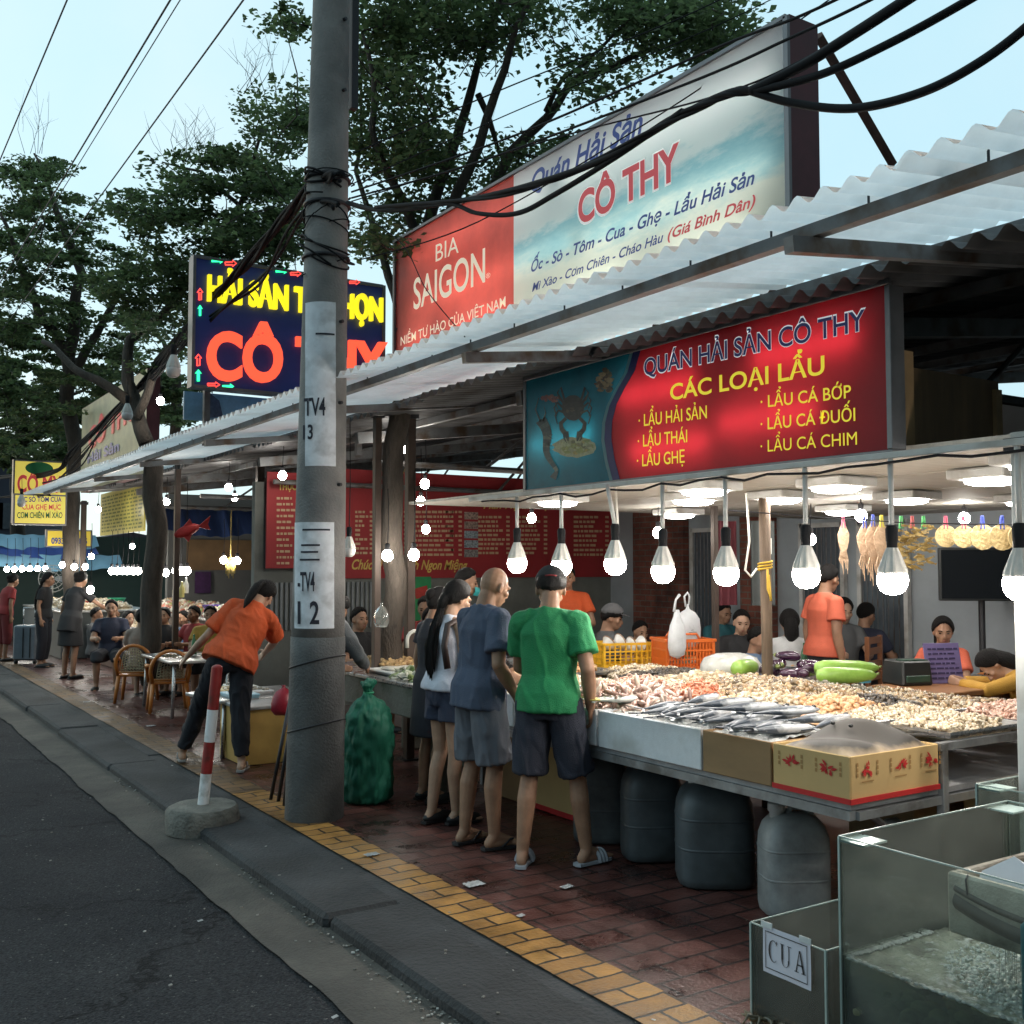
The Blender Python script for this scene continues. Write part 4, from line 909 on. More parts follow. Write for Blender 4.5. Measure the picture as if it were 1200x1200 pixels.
def tpl_tube(pts, rs, n=6):
    mb = MB(); mb.tube(pts, rs, n); F = []
    for f in mb.f:
        if len(f) == 4: F += [(f[0], f[1], f[2]), (f[0], f[2], f[3])]
        else: F += [(f[0], f[i], f[i+1]) for i in range(1, len(f)-1)]
    return np.array(mb.v), np.array(F)
def tpl_curl(r, th, ang=4.2, n=7, taper=.5): return tpl_tube([(r*math.cos(a), r*math.sin(a), .2*th*k) for k, a in enumerate([ang*i/n for i in range(n+1)])], [th*(1-(1-taper)*i/n) for i in range(n+1)])
def tpl_spiral(s):
    return tpl_tube([(s*.35*math.cos(a)*(1-a/16), s*.35*math.sin(a)*(1-a/16), s*.06*a) for a in [i*.9 for i in range(12)]], [s*.3*(1-i/12.5) for i in range(12)], 5)
CLAM = tpl_ell((.016, .019, .009), pinch=.25); SMALL = tpl_ell((.010, .012, .007)); BIGC = tpl_ell((.027, .033, .014), 8, 5, .3); SHRIMP = tpl_curl(.018, .007); SQUID = tpl_tube([(0, 0, 0), (0, .03, .004), (0, .07, .004), (0, .1, 0)], [.004, .013, .012, .004]); SNAIL = tpl_spiral(.03); WORM = tpl_curl(.03, .009, 4.8, 9, .7); MUSS = tpl_ell((.014, .032, .011), 7, 4, .4)
def heap(name, label, cx, cy, rx, ry, h, n, T, mat, flat=.5, sc=(.8, 1.25), rz=0., power=2.2, z0=.845, cat='seafood'):
    V, F = T; r = np.sqrt(nrg.random(n)); a = nrg.random(n)*2*np.pi
    # rounded rectangle footprint
    ux = np.sign(np.cos(a))*np.abs(np.cos(a))**.7*r; uy = np.sign(np.sin(a))*np.abs(np.sin(a))**.7*r
    rr_ = np.clip(np.maximum(np.abs(ux), np.abs(uy)), 0, 1); z = z0+h*(1-rr_**power)*(.86+.14*nrg.random(n))+.012*np.sin(ux*9+cx*7)*np.cos(uy*8)
    c, s = math.cos(rz), math.sin(rz); x = cx+ux*rx*c-uy*ry*s; y = cy+ux*rx*s+uy*ry*c
    Rm = rotmats(n, flat); S = nrg.uniform(sc[0], sc[1], n)
    VV = np.einsum('nij,kj->nki', Rm, V)*S[:, None, None]+np.stack([x, y, z], -1)[:, None, :]
    FF = (F[None]+(np.arange(n)*len(V))[:, None, None]).reshape(-1, 3); VV = VV.reshape(-1, 3)
    # the body of the heap below the visible layer
    o = np_mesh(name, VV, FF, mat, smooth=True, off=(cx, cy, z0)); tag(o, label, cat, kind='stuff')
    mb = MB()
    mb.grid(lambda p, q: (lambda X, Y: (cx+X*rx*c-Y*ry*s, cy+X*rx*s+Y*ry*c, z0-.03+(h+.02)*(1-max(abs(X), abs(Y))**power)))(2*p-1, 2*q-1), 14, 14)
    core = mb.build('heap_core', mat, o, True, False); 
    for v in core.data.vertices: v.co -= Vector((cx, cy, z0))
    return o
m_clam = MI('clam_shell', [(.30, .20, .10), (.5, .38, .22), (.10, .065, .04), (.62, .53, .38), (.22, .13, .06), (.45, .30, .16), (.08, .06, .05)], .24, coat=.3); m_pale = MI('pale_shell', [(.64, .54, .38), (.42, .31, .18), (.74, .66, .54), (.52, .4, .24), (.24, .18, .12)], .26, coat=.3)
m_dark = MI('dark_shell', [(.05, .045, .04), (.11, .085, .06), (.03, .03, .032), (.16, .12, .08)], .3); m_shr = MI('pink_prawn', [(.62, .36, .26), (.7, .46, .36), (.5, .3, .22), (.72, .55, .45)], .3, coat=.3)
m_red = MI('red_prawn', [(.65, .17, .08), (.6, .26, .15), (.7, .35, .25)], .3, coat=.3); m_squ = MI('squid_flesh', [(.55, .38, .3), (.38, .22, .18), (.66, .54, .46), (.28, .15, .13), (.6, .45, .36)], .2, coat=.5)
m_green = MI('green_mussel', [(.05, .11, .06), (.1, .17, .09), (.16, .15, .08), (.04, .06, .045), (.4, .38, .28)], .25, coat=.4); m_org = MI('orange_meat', [(.66, .4, .2), (.6, .32, .16), (.7, .5, .3)], .35)
m_grey = MI('grey_snail', [(.3, .27, .2), (.2, .18, .14), (.42, .38, .3), (.12, .11, .09)], .4)
HP = [('clam_heap', 'wide mixed heap of brown and cream clams in the middle of the table', 4.95, 4.75, .6, .62, .12, 2600, CLAM, m_clam),
      ('mussel_heap', 'heap of dark green mussels beside the man in green', 3.92, 5.35, .25, .26, .07, 420, MUSS, m_green),
      ('squid_heap', 'glossy heap of small brown and pink squid above the long foam box', 3.95, 4.8, .27, .36, .1, 420, SQUID, m_squ),
      ('prawn_heap', 'heap of pale pink prawns behind the small squid', 4.35, 5.15, .22, .38, .12, 520, SHRIMP, m_shr),
      ('red_prawn_heap', 'small bright red heap of prawns in the middle of the table', 4.42, 4.72, .12, .13, .14, 150, SHRIMP, m_red),
      ('cockle_heap', 'pale heap of cockles behind the striped fish', 4.5, 4.25, .3, .33, .1, 700, CLAM, m_pale),
      ('scallop_meat_heap', 'orange heap of shelled clam meat behind the striped fish', 4.72, 4.0, .3, .25, .1, 420, CLAM, m_org),
      ('snail_heap', 'heap of grey sea snails beside the gourds', 5.3, 4.6, .35, .4, .08, 520, SNAIL, m_grey),
      ('black_snail_heap', 'dark heap of small black snails behind the skate', 5.05, 3.95, .25, .25, .09, 620, SMALL, m_dark),
      ('baby_clam_heap', 'broad sandy heap of tiny clams at the near end of the table', 4.72, 3.52, .45, .28, .09, 2600, SMALL, m_pale),
      ('shell_heap', 'brown speckled heap of shells along the far edge of the table', 5.55, 3.9, .34, .8, .05, 1900, CLAM, m_clam),
      ('winkle_heap', 'dark brown heap of winkles in front of the orange basket', 5.15, 5.75, .4, .35, .08, 900, SNAIL, m_dark),
      ('oyster_heap', 'heap of large pale oysters next to the bag of ice', 5.0, 5.3, .38, .3, .09, 330, BIGC, m_pale),
      ('cooked_snail_heap', 'heap of orange and tan shells on the far steel tray', 4.62, 6.5, .34, .18, .07, 700, CLAM, MI('tan_shell', [(.5, .33, .16), (.62, .42, .22), (.4, .22, .1), (.6, .25, .12)], .4)),
      ('white_clam_heap', 'whitish heap of clams behind the far steel tray', 5.25, 6.2, .3, .3, .07, 600, CLAM, m_pale),
      ('tray_clam_heap', 'cream heap of small clams filling the near steel tray', 4.6, 3.16, .26, .18, .05, 900, SMALL, m_pale),
      ('tray_prawn_heap', 'pink heap of prawns filling the steel tray at the photo edge', 5.22, 3.2, .25, .19, .05, 380, SHRIMP, m_shr),
      ('pebble_clam_heap', 'low heap of pale clams beside the bald man', 4.15, 5.95, .5, .4, .07, 1100, CLAM, m_pale)]
for a in HP: heap(*a, z0=(.885 if 'tray' in a[0] else .862 if 'cooked' in a[0] else .83))

# ------------------------------------------------------------------ whole fish lying on the front boxes
def fish_parts(L_, hgt, wid, body_col, back_col, root, stripe=True):
    m, N, Lk, b = (None,)*4
    key = 'fish_skin'+str(back_col)
    if key not in MATS:
        m, N, Lk, b = _bsdf(key); tc = N.new('ShaderNodeTexCoord'); sp = N.new('ShaderNodeSeparateXYZ'); Lk.new(tc.outputs['Object'], sp.inputs[0])
        nt = N.new('ShaderNodeTexNoise'); nt.inputs['Scale'].default_value = 30; Lk.new(tc.outputs['Object'], nt.inputs['Vector'])
        ad = N.new('ShaderNodeMath'); ad.operation = 'MULTIPLY_ADD'; ad.inputs[1].default_value = .035; Lk.new(nt.outputs[0], ad.inputs[0]); Lk.new(sp.outputs['X'], ad.inputs[2])
        mr = N.new('ShaderNodeMapRange'); mr.inputs[1].default_value = -.02; mr.inputs[2].default_value = .055; Lk.new(ad.outputs[0], mr.inputs[0])
        cr = N.new('ShaderNodeValToRGB'); cr.color_ramp.elements[0].color = c4(body_col); cr.color_ramp.elements[1].color = c4(back_col); cr.color_ramp.elements[0].position = .28; cr.color_ramp.elements[1].position = .5
        Lk.new(mr.outputs[0], cr.inputs[0]); Lk.new(cr.outputs[0], b.inputs['Base Color']); b.inputs['Roughness'].default_value = .3; b.inputs['Metallic'].default_value = .1; b.inputs['Coat Weight'].default_value = .25
    skin = MATS[key]
    rings = []; n = 14
    prof = [(0, .02), (.04, .32), (.12, .72), (.25, .97), (.4, 1), (.55, .85), (.7, .55), (.82, .28), (.92, .14), (.96, .12)]
    for t_, k in prof:
        y = (t_-.5)*L_; bend = .05*L_*math.sin(t_*2.4)
        rings.append([Vector((bend+hgt/2*k*math.cos(2*math.pi*i/n), y, wid/2*(k**.8)*math.sin(2*math.pi*i/n)+wid/2)) for i in range(n)])
    mb = MB(); mb.loft(rings); mb.build('body', skin, root, True)
    bx = .05*L_*math.sin(2.3); mb = MB(); y0 = .44*L_
    mb.prism([(bx, y0), (bx+hgt*.7, y0+.13*L_), (bx+hgt*.5, y0+.15*L_), (bx, y0+.06*L_), (bx-hgt*.5, y0+.15*L_), (bx-hgt*.7, y0+.13*L_)], (0, 0, wid*.45), (1, 0, 0), (0, 1, 0), .004); mb.build('tail', skin, root)
    mb = MB(); mb.prism([(hgt*.45, -.12*L_), (hgt*.72, -.02*L_), (hgt*.42, .1*L_)], (0, 0, wid*.45), (1, 0, 0), (0, 1, 0), .003); mb.prism([(-hgt*.2, -.25*L_), (-hgt*.45, -.1*L_), (-hgt*.25, -.15*L_)], (0, 0, wid*.98), (1, 0, 0), (0, 1, 0), .003); mb.build('fin', skin, root)
    mb = MB(); mb.ell((.01, -.42*L_, wid*.82), (.012, .012, .006), nu=10, nv=6); mb.build('eye', M('fish_eye', (.02, .02, .02), .1, n=0), root, True)
mack = thing('fish', 'dark backed silver mackerel first in the row behind the brown carton', 'fish', (0, 0, 0), 0, 'striped silver fish laid across the front boxes'); fish_parts(.38, .062, .045, (.62, .63, .64), (.05, .065, .085), mack)
FG = 'striped silver fish laid across the front boxes'
fb = thing('ice_bed', 'bed of crushed ice filling the front boxes under the fish', 'ice', (3.9, 4.0, .72)); mb = MB()
mb.grid(lambda a, b: (3.625+.55*a, 3.42+1.2*b, .845+.018*noise.noise(Vector((a*14, b*30, 2)))+.02*math.sin(a*3.1)), 24, 50); mb.build('ice', M('crushed_ice', (.5, .5, .48), .4, n=.3, ns=30, bump=.8, bs=90), fb, True, True)
fr2 = random.Random(31); FL = []
for i in range(14): FL.append((3.78+fr2.uniform(-.03, .04), 3.46+i*.066, -1.45+fr2.uniform(-.3, .3), .87+.012*(i % 2)))
for i in range(7): FL.append((4.06+fr2.uniform(-.04, .04), 3.44+i*.075, -1.5+fr2.uniform(-.25, .3), .88+.012*(i % 2)))
for i in range(4): FL.append((3.92+fr2.uniform(-.05, .05), 3.6+i*.19, -1.57+fr2.uniform(-.5, .5), .925))
for i, (x, y, rz, z) in enumerate(FL):
    o = mack if i == 0 else copy_tree(mack)
    o.location = (x, y, z); o.rotation_euler = (fr2.uniform(-.06, .04), fr2.uniform(-.25, .25), rz+math.pi+.0); k = fr2.uniform(.9, 1.15); o.scale = (k, k, k)
    o['label'] = ('dark backed silver fish in the front row, tail towards the pavement' if i < 14 else 'dark backed silver fish in the second row behind the front row' if i < 21 else 'dark backed silver fish lying loose on top of both rows')
jack = thing('yellow_tail_fish', 'silver fish with yellow fins lying across the foam box rim', 'fish', (3.78, 4.62, .885), 1.3); fish_parts(.40, .12, .05, (.6, .62, .58), (.32, .36, .32), jack)
mb = MB(); mb.prism([(.0, .17), (.075, .235), (.03, .215), (-.03, .24), (-.06, .19)], (0, 0, .032), (1, 0, 0), (0, 1, 0), .006); mb.build('yellow_tail', M('fin_yellow', (.5, .42, .12), .4, n=.3), jack)
j2 = dup(jack, (3.83, 4.74, .88), 1.5, 'silver fish with yellow fins second from the squid heap')
# skate in the printed carton
def skate_fn(a, b):
    u = 2*a-1; v = 2*b-1; x = 3.9+u*.3*(1-.06*v*v); y = 3.16+v*.205*(1-.06*u*u); tp = (1-abs(u)**6)*(1-abs(v)**6)
    h = .045*tp+.055*tp*math.exp(-((u-.2)**2*2.2+(v-.15)**2*2.0))+.018*tp*math.sin(u*5+v*2)
    return (x, y, .845+h)
skm, N, L, b_ = _bsdf('skate_skin'); tc = N.new('ShaderNodeTexCoord'); sp = N.new('ShaderNodeSeparateXYZ'); L.new(tc.outputs['Object'], sp.inputs[0]); nt = N.new('ShaderNodeTexNoise'); nt.inputs['Scale'].default_value = 11; nt.inputs['Detail'].default_value = 6; L.new(tc.outputs['Object'], nt.inputs['Vector'])
ad = N.new('ShaderNodeMath'); ad.operation = 'MULTIPLY_ADD'; ad.inputs[1].default_value = .07; L.new(nt.outputs[0], ad.inputs[0]); L.new(sp.outputs['Z'], ad.inputs[2]); cr = N.new('ShaderNodeValToRGB'); mr = N.new('ShaderNodeMapRange'); mr.inputs[1].default_value = .04; mr.inputs[2].default_value = .15; L.new(ad.outputs[0], mr.inputs[0]); L.new(mr.outputs[0], cr.inputs[0])
cr.color_ramp.elements[0].color = (.36, .28, .19, 1); cr.color_ramp.elements[1].color = (.055, .05, .045, 1); cr.color_ramp.elements[0].position = .12; cr.color_ramp.elements[1].position = .42; L.new(cr.outputs[0], b_.inputs['Base Color']); b_.inputs['Roughness'].default_value = .5; b_.inputs['Specular IOR Level'].default_value = .15
t = thing('skate', 'grey brown skate with a wet glossy back filling the red printed carton', 'fish', (3.9, 3.16, .83)); mb = MB(); mb.grid(skate_fn, 26, 20); mb.grid(lambda a, b: tuple(Vector(skate_fn(a, b))*1-Vector((0, 0, Vector(skate_fn(a, b)).z-.832))), 26, 20); mb.build('body', skm, t, True, True)
mb = MB(); mb.tube([(4.12, 3.1, .88), (4.2, 3.04, .885), (4.26, 3.0, .88)], [.014, .009, .003], 6); mb.build('tail', MATS['skate_skin'], t, True, True)
mb = MB()
for s_ in (-1, 1): mb.ell((3.86, 3.2+s_*.05, .942), (.012, .01, .009))
mb.build('eye', MATS['fish_eye'], t, True, True)
# paper and cone shells
# gourds, aubergines
gg = M('gourd_green', (.24, .42, .07), .35, n=.25, ns=10, coat=.2)
def gourd(label, p, rz, L_=.42, r=.055):
    t = thing('gourd', label, 'vegetable', p, rz, 'green gourds on the table'); mb = MB(); rot = Matrix.Rotation(math.pi/2, 3, 'Y')
    mb.lathe([(.004, -L_/2), (r*.75, -L_*.47), (r, -L_*.36), (r*1.0, -L_*.1), (r*.9, L_*.2), (r*.6, L_*.42), (r*.25, L_*.5), (.004, L_*.505)], (0, 0, r), 14, rot); mb.build('fruit', gg, t, True)
    mb = MB(); mb.tube([(L_*.5, 0, r), (L_*.56, .01, r*1.2)], [.009, .007], 6); mb.build('stalk', M('stalk_green', (.2, .25, .08), .6), t, True)
gp = P(962, 798, x=5.75); gourd('bright green gourd lying in front of the other long one', (5.6, 4.6, .89), -.5, .4); gourd('long bright green gourd lying behind its twin', (5.75, 4.72, .92), -.45, .45); gourd('short green gourd beside the bag of ice', (5.4, 5.3, .89), .3, .3, .06)
egm = M('aubergine_purple', (.045, .012, .04), .22, n=.3, ns=6, coat=.5); eg = None
er = random.Random(8)
for i in range(11):
    p = (5.72+er.uniform(-.16, .16), 5.12+er.uniform(-.26, .26), .88+.045*(i//5)+er.uniform(0, .02))
    if eg is None:
        eg = thing('aubergine', 'dark purple aubergine in the pile at the foot of the timber post', 'vegetable', p, er.uniform(0, 6), 'aubergines piled by the timber post'); mb = MB(); mb.lathe([(.002, -.11), (.025, -.1), (.036, -.06), (.034, 0), (.024, .06), (.016, .09), (.004, .1)], (0, 0, .034), 12, Matrix.Rotation(math.pi/2, 3, 'Y')); mb.build('fruit', egm, eg, True)
        mb = MB(); mb.lathe([(.019, .085), (.014, .1), (.006, .105), (.005, .13)], (0, 0, .034), 8, Matrix.Rotation(math.pi/2, 3, 'Y')); mb.build('stalk', MATS['stalk_green'], eg, True)
    else: c = dup(eg, p, er.uniform(0, 6))
# crates, basket, bags
def crate(name, label, c, sx, sy, h, mat, cols=10, rows=3, flare=1.06):
    t = thing(name, label, 'crate', c); mb = MB(); th = .008
    def side(p0, p1):
        d = p1-p0; L_ = d.length; ex = d/L_; mid = Vector((0, 0, 0)); nn = Vector((-ex.y, ex.x, 0))
        def bar(a, z0, w, hh): 
            k = 1+(flare-1)*((z0+hh/2)/h); mbx = MB(); mb.box((p0+ex*(a+w/2))*k+Vector((0, 0, z0+hh/2)), (w*k, th, hh), 0, Matrix.Rotation(math.atan2(ex.y, ex.x), 3, 'Z'))
        bar(0, h*.9, L_, h*.1); bar(0, 0, L_, h*.13); bar(0, h*.62, L_, h*.06)
        for i in range(cols+1): bar(i*(L_-.01)/cols, h*.13, .01, h*.77)
        bar(0, h*.35, L_, h*.04)
    q = [Vector((-sx/2, -sy/2, 0)), Vector((sx/2, -sy/2, 0)), Vector((sx/2, sy/2, 0)), Vector((-sx/2, sy/2, 0))]
    for i in range(4): side(q[i], q[(i+1) % 4])
    mb.box((0, 0, .006), (sx, sy, .01)); mb.build('basket', mat, t)
    mb = MB()
    for i in range(4): p = (q[i])*flare; mb.box((p.x*.985, p.y*.985, h*.96), (.03, .03, h*.09), .004); mb.box((p.x*.95, p.y*.95, h*.48), (.02, .02, h*.9))
    mb.build('corner', mat, t); return t
ylw = M('yellow_plastic', (.62, .34, .015), .4, n=.12, ns=6); orp = M('orange_plastic', (.62, .13, .02), .4, n=.12, ns=6)
p = P(748, 779, x=5.75); CY = crate('yellow_crate', 'yellow plastic crate of bowls behind the seafood', (5.45, 6.75, .845), .42, .3, .2, ylw, 9); CY.rotation_euler.z = -.25
for q in range(4):
    t = thing('bowl', 'white bowl stacked in the yellow crate, %s' % ('at the left end', 'second from the left', 'third from the left', 'at the right end')[q], 'bowl', (5.33+q*.085, 6.8-q*.03, .945+.02*(q % 2)), 0, 'bowls in the yellow crate'); mb = MB(); rt = Matrix.Rotation(1.0+.2*q, 3, 'Y'); mb.lathe([(.02, 0), (.03, .004), (.065, .05), (.07, .055), (.066, .055), (.03, .012), (.001, .01)], (0, 0, .06), 20, rt); mb.build('shell', M('white_melamine', (.7, .7, .68), .3, n=.05), t, True)
    mb = MB(); mb.lathe([(.0665, .048), (.0705, .0505), (.0712, .056), (.067, .0575)], (0, 0, .06), 20, rt, False); mb.build('rim', M('brown_glaze', (.25, .14, .08), .3), t, True)
crate('yellow_tray', 'shallow bright yellow plastic tray in front of the yellow crate', (4.95, 6.95, .83), .40, .3, .06, M('bright_yellow_plastic', (.72, .55, .02), .4, n=.1), 14).rotation_euler.z = -.2
OB = crate('orange_basket', 'round cornered orange plastic basket holding white bags beside the yellow crate', (5.72, 6.3, .84), .36, .3, .25, orp, 14, flare=1.12); OB.rotation_euler.z = -.35
mb = MB()
for s_ in (-1, 1): mb.tube([(-.08, s_*.15, .25), (-.05, s_*.16, .29), (.05, s_*.16, .29), (.08, s_*.15, .25)], .01, 6)
mb.build('handle', orp, OB, True)
plast = MTRANS('thin_white_plastic', (.72, .74, .76), .4, .3, n=.12, ns=9)
def bag(name, label, c, rx, ry, h, mat, knot=True, seed=0, cat='bag'):
    t = thing(name, label, cat, c); mb = MB()
    prof = [(.02, 0), (.75, .02), (1, .18), (1.03, .4), (.9, .62), (.6, .8), (.22, .9), (.12, .95), (.2, 1.0)] if knot else [(.02, 0), (.85, .03), (1, .25), (1, .5), (.85, .8), (.5, .97), (.02, 1)]
    n = 28; rings = []
    for k, z in prof:
        rings.append([Vector((rx*k*math.cos(2*math.pi*i/n)*(1+.12*noise.noise(Vector((i*.8, z*3, seed)))), ry*k*math.sin(2*math.pi*i/n)*(1+.12*noise.noise(Vector((i*.8, z*3, seed+9)))), h*z+.02*h*noise.noise(Vector((i*.5, z, seed))))) for i in range(n)])
    mb.loft(rings); mb.build('body', mat, t, True); return t
bag('ice_bag', 'clear plastic bag of crushed ice lying on the shells', (5.5, 5.55, .86), .24, .2, .17, MTRANS('ice_bag_plastic', (.66, .66, .62), .35, .25, n=.2, ns=14), False, 4)
t = thing('plastic_bag', 'white carrier bag hanging by its handles in front of the orange basket', 'bag', (5.5, 6.12, .95)); mb = MB(); n = 20; rings = []
for k, z in ((.05, 0), (.8, .03), (1, .1), (.95, .2), (.75, .3), (.4, .38), (.25, .44)): rings.append([Vector((.085*k*math.cos(2*math.pi*i/n)*(1+.2*noise.noise(Vector((i, z*6, 2)))), .05*k*math.sin(2*math.pi*i/n), z*.85)) for i in range(n)])
mb.loft(rings); mb.build('body', plast, t, True); mb = MB(); mb.tube([(-.03, 0, .36), (-.01, 0, .45), (.03, 0, .49)], [.012, .008, .012], 6); mb.build('handle', plast, t, True)
t = thing('plastic_bag', 'white carrier bag with grey print standing in the orange basket', 'bag', (5.74, 6.26, 1.02)); mb = MB(); rings = []
for k, z in ((.5, 0), (.95, .04), (1, .14), (.9, .22), (.6, .27), (.15, .3), (.06, .34)): rings.append([Vector((.13*k*math.cos(2*math.pi*i/n), .06*k*math.sin(2*math.pi*i/n)*(1+.2*noise.noise(Vector((i, z*6, 5)))), z)) for i in range(n)])
mb.loft(rings); mb.build('body', plast, t, True); mb = MB()
for q in range(4): mb.tube([(-.05+.01*q, -.062+.004*q, .1+.016*q), (0, -.066+.004*q, .105+.016*q), (.05-.012*q, -.062+.004*q, .1+.018*q)], .0035, 5)
mb.build('print', M('grey_ink', (.18, .2, .2), .6), t); 
mb = MB(); mb.tube([(-.02, 0, .32), (-.035, 0, .4), (.0, 0, .43), (.02, 0, .4), (.01, 0, .33)], .008, 6); mb.build('handle', plast, t, True)
t = thing('steel_bowl', 'stainless steel bowl left of the yellow tray behind the man in green', 'bowl', (4.7, 7.05, .83)); mb = MB(); mb.lathe([(.05, 0), (.11, .02), (.15, .08), (.155, .085), (.145, .082), (.1, .025), (.001, .012)], (0, 0, 0), 22); mb.build('shell', stl, t, True)

# ------------------------------------------------------------------ under the table: jerrycans and cartons
def jerry(label, x, y, rz, w, dp, h, mat, handle=True):
    t = thing('jerrycan', label, 'jerrycan', (x, y, 0.005), rz, 'plastic jerrycans under the table'); n = 24; rings = []
    for k, z in ((.88, 0), (.97, .02), (1, .08), (1, .62), (.97, .74), (.86, .84), (.66, .91), (.4, .94), (.1, .945)):
        rings.append([Vector((w/2*k*math.copysign(abs(math.cos(2*math.pi*i/n+.13))**.55, math.cos(2*math.pi*i/n+.13)), dp/2*k*math.copysign(abs(math.sin(2*math.pi*i/n+.13))**.55, math.sin(2*math.pi*i/n+.13)), z*h+(.006 if .1 < z < .7 and False else 0))) for i in range(n)])
    mb = MB(); mb.loft(rings); mb.build('body', mat, t, True)
    mb = MB(); mb.tube([(-w*.1, 0, h*.92), (-w*.02, 0, h*1.0), (w*.2, 0, h*.98), (w*.33, 0, h*.86)], [.02, .017, .017, .02], 8); mb.build('handle', mat, t, True)
    mb = MB(); mb.lathe([(.034, 0), (.034, .03), (.042, .03), (.042, .065), (.036, .07), (.001, .071)], (-w*.25, 0, h*.9), 16); mb.build('cap', M('cap_white', (.4, .4, .4), .5), t, 40)
    mb = MB()
    for z in (.35, .62): mb.loft([[Vector((w/2*k*math.copysign(abs(math.cos(2*math.pi*i/n+.13))**.55, math.cos(2*math.pi*i/n+.13)), dp/2*k*math.copysign(abs(math.sin(2*math.pi*i/n+.13))**.55, math.sin(2*math.pi*i/n+.13)), (z+dz)*h)) for i in range(n)] for k, dz in ((1.0, -.012), (1.012, -.006), (1.012, .006), (1.0, .012))], False)
    mb.build('rib', mat, t, True); return t
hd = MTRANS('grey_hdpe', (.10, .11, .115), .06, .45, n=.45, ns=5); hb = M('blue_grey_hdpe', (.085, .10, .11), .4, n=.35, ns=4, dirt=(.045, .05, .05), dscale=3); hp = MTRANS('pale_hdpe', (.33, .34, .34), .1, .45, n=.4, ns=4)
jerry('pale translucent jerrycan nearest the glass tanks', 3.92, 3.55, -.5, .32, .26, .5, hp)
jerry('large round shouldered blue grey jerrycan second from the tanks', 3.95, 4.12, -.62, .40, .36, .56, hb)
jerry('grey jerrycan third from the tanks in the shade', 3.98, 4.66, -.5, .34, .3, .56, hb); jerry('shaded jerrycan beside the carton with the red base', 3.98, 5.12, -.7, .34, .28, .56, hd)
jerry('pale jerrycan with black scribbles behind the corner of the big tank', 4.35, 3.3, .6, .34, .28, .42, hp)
def carton(label, x0, x1, y0, y1, h, mat=cart, stripe=None, z0=0.006):
    t = thing('carton', label, 'carton', ((x0+x1)/2, (y0+y1)/2, z0)); mb = MB(); mb.box(((x0+x1)/2, (y0+y1)/2, z0+h/2), (x1-x0, y1-y0, h), .006); mb.build('body', mat, t, False, True)
    mb = MB(); mb.box(((x0+x1)/2, (y0+y1)/2, z0+h+.001), (.06, y1-y0+.004, .004)); mb.box(((x0+x1)/2, y0-.002, z0+h*.8), (.06, .003, h*.4)); mb.build('tape', M('packing_tape', (.42, .3, .17), .25, n=.1), t, False, True)
    if stripe:
        mb = MB(); mb.box((x0-.002, (y0+y1)/2, z0+.02), (.004, y1-y0, .035)); mb.box(((x0+x1)/2, y0-.002, z0+.02), (x1-x0, .004, .035)); mb.box((x0-.002, (y0+y1)/2+.1, z0+h*.75), (.004, .1, .06)); mb.build('print', cred, t, False, True)
    return t
carton('yellowish carton with a red base stripe behind the legs of the man in green', 4.1, 4.5, 5.55, 6.05, .5, cart_y, True)
carton('brown carton on the floor behind the bald man', 4.1, 4.6, 6.1, 6.6, .45, cart)
carton('brown carton with an open top behind the glass tank', 4.5, 5.0, 3.3, 3.7, .5); carton('pale brown carton below the near steel trays', 4.75, 5.4, 2.6, 3.2, .62, cart_y)
carton('wide low brown carton with lid behind the tank corner', 5.1, 5.9, 3.4, 3.9, .4)
# ------------------------------------------------------------------ bulb rail and the bulbs
RX = 3.93
t = thing('bulb_rail', 'white steel rail under the hanging sign that carries the big bulbs', 'rail', (RX, 4.6, 2.1))
p1, p0 = P(615, 578, x=RX), P(1200, 521, x=RX)
rz_ = 2.145
mb = MB(); mb.box((RX, 3.4, rz_), (.035, 6.4, .03), .003); mb.build('rail', whp, t, False, True)
cab = M('black_cable', (.016, .016, .018), .8, n=.1, spec=.2); mb = MB(); cr_ = random.Random(4); pts = []
y = 6.4
while y > 1.9: pts.append((RX-.02+cr_.uniform(-.006, .006), y, rz_-.02-cr_.uniform(0, .035))); y -= .16
mb.tube(pts, .007, 5); mb.build('cable', cab, t, True, True)
bulb_on = ME('bulb_glow', (1, .93, .84), 105, (.9, .9, .9)); bulb_off = M('bulb_frosted_off', (.62, .6, .58), .3, n=.08)
hs = M('bulb_heatsink', (.55, .53, .49), .5, n=.12, ns=20)
def make_bulb(root, s=1., on=True, rod=None, cord=None, bend=0.):
    """origin at the middle of the globe"""
    mb = MB(); mb.lathe([(.001, -.062), (.03, -.058), (.052, -.042), (.064, -.018), (.068, .004), (.066, .022), (.060, .034)], n=18); mb.xf(Matrix.Scale(s, 4)); mb.build('globe', bulb_on if on else bulb_off, root, True)
    mb = MB(); n = 36; rings = []
    for k, z in ((.060, .034), (.059, .05), (.047, .085), (.033, .125), (.025, .15)):
        rings.append([Vector((k*math.cos(2*math.pi*i/n)*(1+(.10 if (i//2) % 2 else 0)*(1 if z < .14 else .2)), k*math.sin(2*math.pi*i/n)*(1+(.10 if (i//2) % 2 else 0)*(1 if z < .14 else .2)), z)) for i in range(n)])
    mb.loft(rings); mb.xf(Matrix.Scale(s, 4)); mb.build('heat_sink', hs, root, 30)
    mb = MB(); mb.lathe([(.024, .15), (.024, .175), (.026, .18), (.028, .235), (.02, .25), (.001, .252)], n=14); mb.xf(Matrix.Scale(s, 4)); mb.build('socket', cab, root, 40)
    if rod: mb = MB(); mb.tube([(0, 0, .24*s), (bend, 0, rod)], .012, 8); mb.build('rod', whp, root, True)
    if cord: mb = MB(); mb.tube([(0, 0, .24*s), (.006, 0, cord*.5), (0, 0, cord)], .004, 5); mb.build('cord', cab, root, True)
BG = 'big bulbs hanging from the rail over the table'
